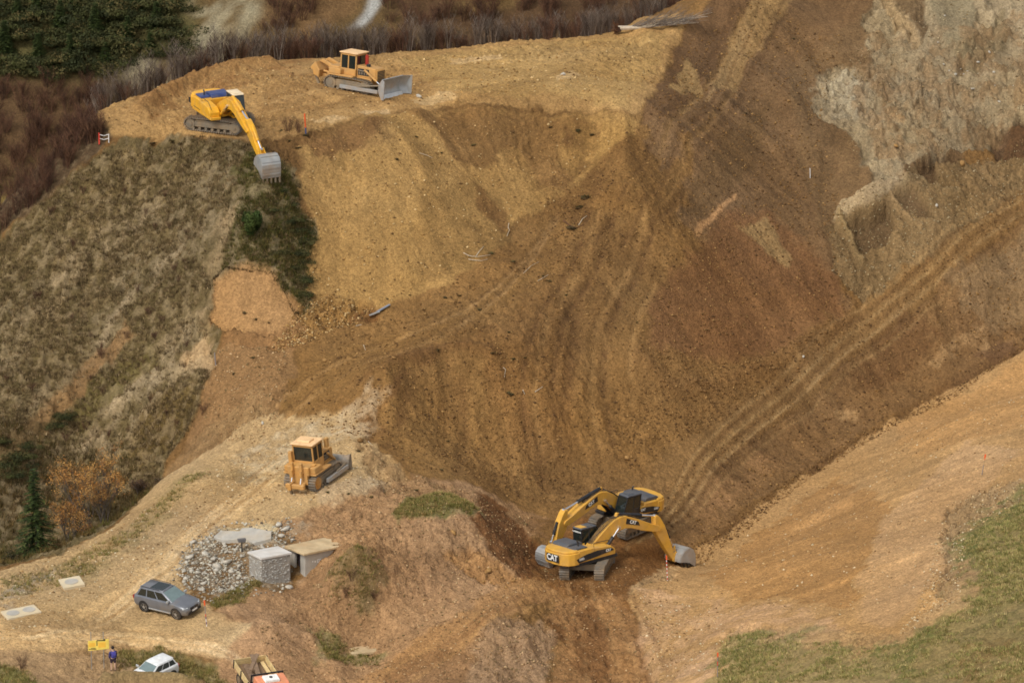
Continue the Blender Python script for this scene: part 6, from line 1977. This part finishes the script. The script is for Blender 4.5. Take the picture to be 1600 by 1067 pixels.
HILL = [(-60,800),(-60,390),(0,380),(150,240),(290,218),(400,228),(470,290),(490,360),(480,490),(400,425),(335,425),(330,520),(335,570),(305,660),(255,735),(120,810),(0,820)]
tufts('hillside_grass', 'dry tussock grass covering the left hillside', grass_xy(HILL, 24000, 31, .8), [(136, 114, 80), (114, 95, 64), (96, 80, 54), (154, 132, 98), (102, 88, 56), (86, 70, 50)], .10, .28, .16, 8, 41)
tufts('green_turf', 'greener turf above the landslip scar', grass_xy([(380,235),(450,258),(470,320),(492,355),(482,488),(450,450),(400,418),(345,420),(370,330)], 2600, 32, .6), [(92, 88, 44), (78, 80, 38), (112, 98, 54), (68, 66, 34)], .12, .34, .22, 10, 42)
tufts('gully_grass', 'dark rough grass in the gully behind the road', grass_xy(None, 4500, 33, .5, [[-47, -2], [-36.8, 1], [-28.5, 9], [-26.5, 16], [-30, 24], [-44, 26]]), [(88, 72, 42), (72, 62, 34), (110, 88, 50), (80, 76, 38)], .2, .55, .28, 9, 43)
tufts('meadow_grass', 'short green meadow grass, lower right', grass_xy([(1118,1075),(1130,995),(1290,985),(1400,1010),(1440,985),(1500,950),(1505,850),(1600,762),(1680,760),(1700,1090)], 17000, 34, .5), [(112, 108, 60), (98, 98, 52), (136, 124, 78), (84, 86, 44), (150, 132, 90), (128, 112, 68)], .06, .2, .16, 9, 44, .9, .018, .22, 1.75)
tufts('patch_grass', 'grass patches on the mound, the road verge and round the hut', np.concatenate([grass_xy([(612,802),(640,778),(700,772),(748,795),(735,810),(625,818)], 1500, 35), grass_xy([(325,938),(420,902),(402,935),(335,958)], 500, 36), grass_xy([(500,920),(560,860),(602,880),(590,935),(560,965),(520,950)], 700, 37, .6), grass_xy([(488,990),(545,1000),(602,1030),(520,1052)], 700, 38, .5), grass_xy([(0,900),(110,870),(210,815),(310,730),(335,735),(140,895),(0,945)], 1500, 39, 1.2), grass_xy([(-40,1030),(30,1040),(75,1067),(60,1095),(-40,1095)], 900, 40), grass_xy([(180,1012),(250,1008),(330,1042),(365,1075),(300,1092),(180,1045)], 1100, 41, .3)]), [(112, 108, 56), (132, 118, 70), (96, 92, 46), (146, 122, 76)], .08, .24, .15, 9, 45, .8, .018)
# hanging turf along the rim of the landslip scar, and the ragged plateau rim
rim = smooth_line(ats([(330,440),(336,424),(352,415),(385,411),(425,421),(447,449),(460,475),(468,492)]), 30)
rim2 = smooth_line(ats([(300,216),(340,222),(380,226),(420,236),(450,255),(468,290),(466,330),(490,352),(487,420),(480,480)]), 24)
rim = np.concatenate([rim, rim2 + np.random.default_rng(3).normal(0, .25, rim2.shape)])
tufts('turf_rim', 'dark torn turf hanging over the scar and plateau rim', rim, [(70, 54, 34), (84, 68, 40), (60, 50, 30)], .08, .24, .14, 6, 46, .9, .02, .22, 1.0)

# dark turf clods thrown on the fill
CLOD = attr_mat('turf_clod', scales=((5.0, .3),), bump=((8.0, .05),))
def clod_mesh(seed):
    bm = irregular(seed)
    v = np.array([q.co[:] for q in bm.verts]); f = np.array([[q.index for q in p.verts] for p in bm.faces])
    bm.free()
    r_ = np.random.default_rng(seed)
    col = np.array([S(74, 58, 38), S(66, 62, 36), S(88, 66, 42)])[r_.integers(0, 3, len(v))]
    nb = 70
    a = r_.uniform(0, 6.28, nb); rr = r_.uniform(.2, 1.0, nb)
    b = np.stack([rr * np.cos(a), rr * np.sin(a), .35 * (1 - rr ** 2)], -1)
    t = b + np.stack([np.cos(a) * .35, np.sin(a) * .35, r_.uniform(.15, .6, nb)], -1)
    w = np.stack([-np.sin(a), np.cos(a), 0 * a], -1) * .07
    gv = np.stack([b + w, b - w, t], 1).reshape(-1, 3)
    gf = np.arange(len(gv)).reshape(-1, 3) + len(v)
    gc = np.repeat(np.array([S(92, 84, 46), S(70, 70, 36), S(110, 90, 54)])[r_.integers(0, 3, nb)], 3, 0)
    return mesh_np('turf_clod', np.concatenate([v, gv]), np.concatenate([f, gf]), CLOD, np.concatenate([col, gc]))
CLODS = [clod_mesh(200 + k) for k in range(5)]
for k, (u, v, s) in enumerate(((768,397,.36),(802,410,.5),(893,357,.6),(915,310,.8),(905,325,.6),(848,432,.26),(640,462,.24),(695,466,.3),(718,463,.28),(748,485,.28),(795,520,.3),(770,553,.42),(684,548,.4),(605,468,.22),(802,562,.34),(820,560,.26),(795,615,.4),(800,618,.3),(1165,178,.3),(1240,62,.3),(885,462,.26),(995,505,.2),(858,440,.24),(700,690,.26),(650,215,.28),(690,240,.3),(740,228,.26),(620,250,.34),(860,200,.3),(902,205,.5),(925,212,.4),(268,222,.5),(240,225,.5),(282,226,.36),(440,205,.4),(478,212,.5),(452,222,.4),(466,232,.3),(580,778,.3),(650,768,.3),(512,770,.28),(545,772,.22),(560,705,.3),(690,735,.26),(395,560,.3),(365,585,.26),(405,575,.24),(382,490,.34),(400,500,.3),(420,505,.3))):
    p = at(u, v, H)
    o = link('turf_clod', CLODS[k % 5])
    o.location = (p[0], p[1], gz(p[0], p[1]) + .06)
    o.rotation_euler = (0, 0, k * 1.7)
    s *= .62
    o.rotation_euler = (rs.uniform(-.3, .3), rs.uniform(-.3, .3), k * 1.7)
    o.scale = (s * rs.uniform(.8, 1.7), s * rs.uniform(.7, 1.1), s * rs.uniform(.4, .8))
    reg = 'on the plateau rim' if v < 235 else 'on the cut face below the plateau' if v < 260 else 'at the junction of tracks above the fill' if u > 740 and v < 445 else 'along the bench track' if u > 590 and v < 500 else 'on the landslip scar' if u < 430 and v < 520 else 'on the torn soil under the landslip' if u < 430 else 'on the brown fill slope' if v < 700 else 'on the edge of the pale bench'
    tag(o, 'dark clod of torn turf ' + reg, 'turf clod', 'torn turf clods')

# ------------------------------------------------------------------ shrubs and trees
M_WOODY = attr_mat('twigs', scales=((2.0, .2),), bump=(), spec=.1)
M_LEAF = attr_mat('foliage', rough=.85, scales=((1.2, .15),), bump=(), spec=.15)
def tri_stick(p0, p1, r0, r1):
    d = p1 - p0
    a = np.cross(d, [0, 0, 1.0]); na = np.linalg.norm(a)
    a = a / na if na > 1e-6 else np.array([1.0, 0, 0])
    b = np.cross(d, a); b /= np.linalg.norm(b) + 1e-9
    vs = []
    for p, r in ((p0, r0), (p1, r1)):
        for k in range(3):
            an = 2 * math.pi * k / 3
            vs.append(p + r * (a * math.cos(an) + b * math.sin(an)))
    return np.array(vs), np.array([(0, 1, 4), (0, 4, 3), (1, 2, 5), (1, 5, 4), (2, 0, 3), (2, 3, 5)])
def bare_shrub(seed, h, spread, cols, stems=16, twigs=9):
    """leafless shrub: arching stems, forked twigs"""
    r_ = np.random.default_rng(seed)
    V, F, C, k0 = [], [], [], 0
    C_ = np.array([S(*c) for c in cols])
    for s in range(stems):
        a = r_.uniform(0, 6.28)
        b0 = np.array([math.cos(a), math.sin(a), 0]) * r_.uniform(0, .3) * spread
        out = np.array([math.cos(a), math.sin(a), 0]) * spread * r_.uniform(.25, .9)
        hh = h * r_.uniform(.6, 1.0)
        pts = [b0 + [0, 0, -.3], b0 + out * .3 + [0, 0, hh * .4], b0 + out * .65 + [0, 0, hh * .75], b0 + out + [r_.normal(0, .1), r_.normal(0, .1), hh]]
        col = C_[r_.integers(0, len(C_))] * r_.uniform(.75, 1.25)
        rad = r_.uniform(.018, .035)
        for q in range(3):
            v, f = tri_stick(np.array(pts[q]), np.array(pts[q + 1]), rad * (1 - .28 * q), rad * (1 - .28 * (q + 1)))
            V.append(v); F.append(f + k0); C.append(np.tile(col, (6, 1))); k0 += 6
        for q in range(twigs):
            t = r_.uniform(.3, 1.0)
            i = min(2, int(t * 3))
            base = np.array(pts[i]) + (np.array(pts[i + 1]) - np.array(pts[i])) * (t * 3 - i)
            an = r_.uniform(0, 6.28)
            ln = h * r_.uniform(.12, .3)
            tip = base + np.array([math.cos(an) * .55, math.sin(an) * .55, .75]) * ln
            v, f = tri_stick(base, tip, .011, .004)
            V.append(v); F.append(f + k0); C.append(np.tile(col * r_.uniform(.8, 1.2), (6, 1))); k0 += 6
            for g in range(2):
                an = r_.uniform(0, 6.28)
                m_ = base + (tip - base) * r_.uniform(.3, .9)
                e = m_ + np.array([math.cos(an) * .5, math.sin(an) * .5, .6]) * ln * .5
                w = np.array([-math.sin(an), math.cos(an), 0]) * .008
                V.append(np.array([m_ + w, m_ - w, e])); F.append(np.array([(0, 1, 2)]) + k0); C.append(np.tile(col, (3, 1))); k0 += 3
    return mesh_np('shrub', np.concatenate(V), np.concatenate(F), M_WOODY, np.concatenate(C))
def leafy(seed, n, rx, rz, leaf, cols, dome=True, z0=0.0, lump=6):
    """foliage clump: many leaf-sized faces in uneven lobes"""
    r_ = np.random.default_rng(seed)
    C_ = np.array([S(*c) for c in cols])
    lc = np.stack([r_.normal(0, .45, lump) * rx, r_.normal(0, .45, lump) * rx, r_.uniform(.2, .8, lump) * rz], -1)
    lr = r_.uniform(.35, .6, lump)
    k = r_.integers(0, lump, n)
    d = r_.normal(0, 1, (n, 3)); d /= np.linalg.norm(d, axis=1)[:, None]
    p = lc[k] + d * (lr[k] * r_.uniform(.55, 1.0, n) ** .5)[:, None] * np.array([rx, rx, rz])
    p[:, 2] = np.maximum(p[:, 2], 0.02) + z0
    u = r_.normal(0, 1, (n, 3)); u -= d * (u * d).sum(1)[:, None] * .6; u /= np.linalg.norm(u, axis=1)[:, None]
    w = np.cross(u, d + r_.normal(0, .4, (n, 3))); w /= np.linalg.norm(w, axis=1)[:, None] + 1e-6
    s = leaf * r_.uniform(.6, 1.4, (n, 1))
    v = np.stack([p - u * s * .5 + w * s * .4, p - u * s * .5 - w * s * .4, p + u * s], 1).reshape(-1, 3)
    col = C_[k % len(C_)] * r_.uniform(.7, 1.3, (n, 1))
    return v, np.arange(3 * n).reshape(-1, 3), np.repeat(col, 3, 0)
GREYB = [(118, 104, 92), (96, 82, 70), (134, 120, 106), (84, 70, 60)]
REDB = [(104, 74, 58), (88, 64, 50), (120, 88, 66), (78, 58, 48)]
SHRUBS_G = [bare_shrub(300 + k, 3.2, 1.0, GREYB, 15, 9) for k in range(5)]
SHRUBS_R = [bare_shrub(320 + k, 2.3, 1.2, REDB, 18, 11) for k in range(5)]
def place_inst(name, me, x, y, z, s, rot, label, cat, group):
    o = link(name, me)
    o.location = (x, y, z)
    o.scale = (s * random.uniform(.85, 1.2), s * random.uniform(.85, 1.2), s)
    o.rotation_euler = (0, 0, rot)
    tag(o, label, cat, group)
    return o
# thicket behind the plateau: follow its rear rim
def rear_rim(x):
    ys = np.arange(50, 92, .25)
    zs = lookup(HBASE, np.full_like(ys, x), ys)
    uu, vv = project(np.stack([np.full_like(ys, x), ys, zs], -1))
    return ys[np.argmin(vv)]
rr_ = random.Random(21)
for k in range(230):
    x = -35.5 + 51 * (k + rr_.random()) / 230
    y = rear_rim(x) + rr_.choice((.6, 1.2, 2.0, 2.8, 3.8, 5.0, 6.5))
    z = gz(x, y)
    s = rr_.uniform(.75, 1.15)
    if x > -8: s *= .8
    place_inst('bare_shrub', (SHRUBS_G if rr_.random() < .75 else SHRUBS_R)[rr_.randrange(5)], x, y, z, s, rr_.uniform(0, 6.28), 'leafless grey-brown shrub in the thicket ' + ('behind the yellow excavator' if x < -22 else 'behind the old bulldozer' if x < -10 else 'on the skyline right of the old bulldozer' if x < 6 else 'around the fallen tree'), 'shrub', 'thicket behind the plateau')
for k in range(150):
    u, v = rr_.uniform(-40, 165), rr_.uniform(135, 380)
    if v > 395 - u * 1.15 or (abs(v - (318 - u * .74)) < 16):
        continue
    p = fat(u, v)
    place_inst('reddish_shrub', SHRUBS_R[rr_.randrange(5)], p[0], p[1], p[2], rr_.uniform(.7, 1.1), rr_.uniform(0, 6.28), 'leafless reddish-brown shrub on the slope left of the plateau', 'shrub', 'shrubs on the slope left of the plateau')
for k in range(70):
    u = rr_.uniform(-30, 160)
    v = 372 - u * .95 - rr_.uniform(4, 62)
    p = at(u, v, H)
    if p[1] > 75:
        continue
    place_inst('reddish_shrub', SHRUBS_R[rr_.randrange(5)], p[0], p[1], p[2], rr_.uniform(.55, .9), rr_.uniform(0, 6.28), 'leafless reddish-brown shrub just beyond the crest of the grassy hillside', 'shrub', 'shrubs beyond the hillside crest')
for k in range(46):
    u = rr_.uniform(10, 300)
    v = rr_.uniform(300, 700)
    if v < 400 - u * .95 or v > 830 - u * .55:
        continue
    p = at(u, v, H)
    place_inst('heath_shrub', SHRUBS_R[rr_.randrange(5)], p[0], p[1], p[2] - .05, rr_.uniform(.18, .34), rr_.uniform(0, 6.28), 'low brown heath shrub among the tussocks on the left hillside', 'shrub', 'heath shrubs on the left hillside')
for k in range(120):
    u, v = rr_.uniform(410, 1110), rr_.uniform(-30, 62)
    if 540 < u < 605:
        continue
    p = fat(u, v)
    place_inst('reddish_shrub', SHRUBS_R[rr_.randrange(5)], p[0], p[1], p[2], rr_.uniform(.7, 1.2), rr_.uniform(0, 6.28), 'leafless brown shrub on the far slope above the plateau skyline', 'shrub', 'shrubs on the far slope')
PINES = []
for k in range(4):
    v, f, c = leafy(400 + k, 1700, 2.1, .95, .15, [(56, 58, 32), (46, 50, 28), (70, 68, 38), (86, 76, 44), (64, 66, 34)], lump=13)
    c = c * 1.1
    PINES.append(mesh_np('dwarf_pine', v, f, M_LEAF, c))
for k in range(210):
    u, v = rr_.uniform(-30, 300), rr_.uniform(-40, 135)
    if u > 200 and v > 95 or (v > 135 - .1 * u) or rr_.random() < .3:
        continue
    if 225 < u and 40 < v < 95 and rr_.random() < .5:
        continue
    p = fat(u, v)
    place_inst('dwarf_pine', PINES[rr_.randrange(4)], p[0], p[1], p[2] - .1, rr_.uniform(.6, 1.25), rr_.uniform(0, 6.28), 'low dark green pine bush on the far hillside, ' + ('top left corner' if u < 100 else 'between the corner and the grey scree' if u < 210 else 'beside the grey scree'), 'pine bush', 'pine bushes on the far hillside')
for k, (u, v, s) in enumerate(((440,300,.3),(455,322,.28),(462,345,.4),(472,362,.42),(478,380,.45),(470,398,.4),(482,410,.36),(462,420,.35),(474,440,.4),(478,462,.3),(440,395,.3),(425,330,.3),(450,350,.3))):
    p = at(u, v, H)
    place_inst('juniper_bush', PINES[k % 4], p[0], p[1], p[2] - .05, s, k * 1.1, 'low green juniper bush on the turf beside the cut face', 'juniper', 'junipers beside the cut face')
for k, (u, v, s) in enumerate(((100,655,.5),(85,668,.4),(30,715,.6),(12,730,.6),(45,700,.45),(20,745,.5),(8,690,.4))):
    p = at(u, v, H)
    place_inst('juniper_bush', PINES[k % 4], p[0], p[1], p[2] - .05, s, k * 1.3, 'dark green bush low on the left hillside above the spruce', 'bush', 'bushes above the spruce')
# single trees and bushes: trunk and crown are parts of each
def tree(name, label, cat, loc, parts, group=None):
    o = link(name, None)
    o.location = loc
    tag(o, label, cat, group)
    for nm, me in parts:
        link(nm, me, o)
    return o
def at_depth(u, v, y):
    d = ray(u, v)
    t = (y - CAM[1]) / d[1]
    return CAM + d * t
def spruce_parts(h, r, seed):
    r_ = np.random.default_rng(seed)
    tv, tf = tri_stick(np.array([0, 0, -.4]), np.array([0, 0, h * .97]), .12, .02)
    tk = mesh_np('trunk', tv, tf, BARK)
    V, F, C, k0 = [], [], [], 0
    cols = np.array([S(54, 66, 32), S(64, 76, 38), S(46, 56, 30), S(78, 88, 42)])
    layers = 30
    for l in range(layers):
        t = l / layers
        z = h * (.06 + .93 * t)
        R_ = r * (1 - t) ** .85 + .05
        for b in range(int(11 * (1 - t)) + 4):
            a = r_.uniform(0, 6.28)
            L = R_ * r_.uniform(.6, 1.15)
            for q in range(13):
                s = (q + 1) / 13
                c = np.array([math.cos(a) * L * s, math.sin(a) * L * s, z - .30 * L * s ** 1.5 + .08 * s])
                an = a + r_.choice([-1, 1]) * r_.uniform(.4, 1.2)
                ln = .34 * (1.2 - s * .5)
                d = np.array([math.cos(an), math.sin(an), r_.uniform(-.35, .1)]) * ln
                w = np.array([-math.sin(an), math.cos(an), 0]) * .085
                V.append(np.array([c + w, c - w, c + d])); F.append(np.array([[0, 1, 2]]) + k0); k0 += 3
                C.append(np.tile(cols[r_.integers(0, 4)] * r_.uniform(.75, 1.25), (3, 1)))
    cr = mesh_np('crown', np.concatenate(V), np.concatenate(F), M_LEAF, np.concatenate(C))
    return [('trunk', tk), ('crown', cr)]
yb = 8.0
pb_ = at_depth(56, 840, yb)
zg = gz(pb_[0], yb)
top = at_depth(56, 736, yb)
tree('spruce_tree', 'dark green spruce standing in the gully behind the road edge', 'spruce', (pb_[0], yb, zg), spruce_parts(top[2] - zg + .4, 1.75, 9))
SPR = spruce_parts(4.2, 1.3, 19)
for k, (u, v, s) in enumerate(((28,40,.8),(60,22,.9),(95,48,.8),(120,18,.8),(150,60,.9),(172,30,.8),(200,72,.8),(215,20,.9),(245,50,.8),(262,15,.7),(60,95,.8),(110,100,.8),(165,105,.75),(235,88,.7),(8,85,.9))):
    p = fat(u, v)
    o = tree('spruce_tree', 'small dark spruce among the pine bushes on the far hillside', 'spruce', (p[0], p[1], p[2] - .1), [('trunk', SPR[0][1]), ('crown', SPR[1][1])], 'small spruces on the far hillside')
    o.scale = (s, s, s * rr_.uniform(.8, 1.1))
    o.rotation_euler = (0, 0, k * 1.3)
def broad_parts(h, r, n, leaf, cols, seed, spread=.42):
    r_ = np.random.default_rng(seed)
    V, F, k0 = [], [], 0
    tips = []
    def grow(p, d, L, rad, lev):
        nonlocal k0
        e = p + d * L
        v, f = tri_stick(p, e, rad, rad * .65)
        V.append(v); F.append(f + k0); k0 += 6
        if lev == 0:
            tips.append(e); return
        for q in range(4 if lev > 1 else 3):
            nd = d + r_.normal(0, spread, 3) + np.array([0, 0, .12]); nd /= np.linalg.norm(nd)
            grow(p + (e - p) * r_.uniform(.45, 1.0), nd, L * r_.uniform(.55, .8), rad * .55, lev - 1)
    for q in range(4):
        grow(np.array([r_.normal(0, .1), r_.normal(0, .1), -.3]), np.array([r_.normal(0, .22), r_.normal(0, .22), 1.0]), h * .38, .06, 3)
    tk = mesh_np('trunk', np.concatenate(V), np.concatenate(F), BARK)
    tips = np.array(tips)
    C_ = np.array([S(*c) for c in cols])
    k = r_.integers(0, len(tips), n)
    p = tips[k] + r_.normal(0, .16 * r, (n, 3))
    u = r_.normal(0, 1, (n, 3)); u /= np.linalg.norm(u, axis=1)[:, None]
    w = np.cross(u, r_.normal(0, 1, (n, 3))); w /= np.linalg.norm(w, axis=1)[:, None]
    s = leaf * r_.uniform(.6, 1.4, (n, 1))
    v = np.stack([p - u * s * .5 + w * s * .4, p - u * s * .5 - w * s * .4, p + u * s], 1).reshape(-1, 3)
    col = C_[(k * 7) % len(C_)] * r_.uniform(.7, 1.3, (n, 1))
    cr = mesh_np('crown', v, np.arange(3 * n).reshape(-1, 3), M_LEAF, np.repeat(col, 3, 0))
    return [('trunk', tk), ('crown', cr)]
ORA = [(182, 134, 72), (164, 112, 58), (190, 146, 84), (142, 104, 62)]
for (u, v, y_, h, n, cols, lab) in ((146, 800, 15.0, 8.3, 5200, ORA, 'tallest orange autumn tree behind the road edge'), (112, 800, 13.5, 4.8, 2600, ORA[1:], 'small orange autumn tree just right of the spruce'),
                                     (164, 790, 15.5, 6.2, 2200, ORA, 'orange autumn sapling right of the tallest orange tree'),
                                     (92, 850, 9.0, 1.6, 900, [(120, 92, 56), (104, 78, 52), (132, 104, 66)], 'low brown bush at the foot of the spruce, right side'),
                                     (22, 868, 7.0, 1.8, 1300, [(70, 70, 40), (88, 76, 46), (60, 58, 34)], 'dark green-brown bush left of the spruce'),
                                     (135, 830, 9.5, 1.8, 1100, [(116, 82, 52), (134, 92, 50), (92, 76, 46)], 'rusty brown bush under the orange trees'),
                                     (215, 720, 20.0, 1.7, 1000, [(100, 78, 62), (88, 70, 58), (112, 88, 58)], 'purple-brown bush on the slope right of the orange trees'),
                                     (245, 725, 19.5, 1.4, 800, [(104, 84, 58), (92, 76, 52)], 'brown bush near the top of the road edge')):
    p = at_depth(u, v, y_)
    zg = gz(p[0], y_)
    tree('autumn_tree' if h > 2 else 'bush', lab, 'tree' if h > 2 else 'bush', (p[0], y_, zg), broad_parts(h, 1.0 if h > 2 else .8, n, .075, cols, int(u), .26 if h > 4 else .36))
p = at(395, 364, H)
v, f, c = leafy(501, 3600, .95, 1.75, .12, [(58, 72, 34), (46, 60, 28), (72, 84, 40)], lump=9)
tree('round_pine', 'round dark green bush alone on the turf above the landslip', 'bush', (p[0], p[1], p[2] - .1), [('crown', mesh_np('crown', v, f, M_LEAF, c)), ('trunk', mesh_np('trunk', *tri_stick(np.array([0, 0, -.3]), np.array([0, 0, 1.2]), .08, .03), BARK))])
for k, (u, v, s, lab) in enumerate(((450,205,.55,'grey brushwood heaped by the orange survey pole, left bundle'), (466,206,.5,'grey brushwood heaped by the orange survey pole, right bundle'), (550,905,.4,'leafless brown shrub on the bank beside the bunker'), (540,930,.35,'leafless brown shrub lower on the bunker bank'), (585,935,.3,'small leafless shrub at the right of the bunker bank'), (35,1045,.45,'leafless shrub at the bottom left edge of the road'), (318,645,.4,'dark dead stump shrub at the end of the torn soil'))):
    p = at(u, v, H)
    place_inst('dead_shrub', SHRUBS_R[k % 5], p[0], p[1], p[2] - .05, s, k, lab, 'shrub', None)
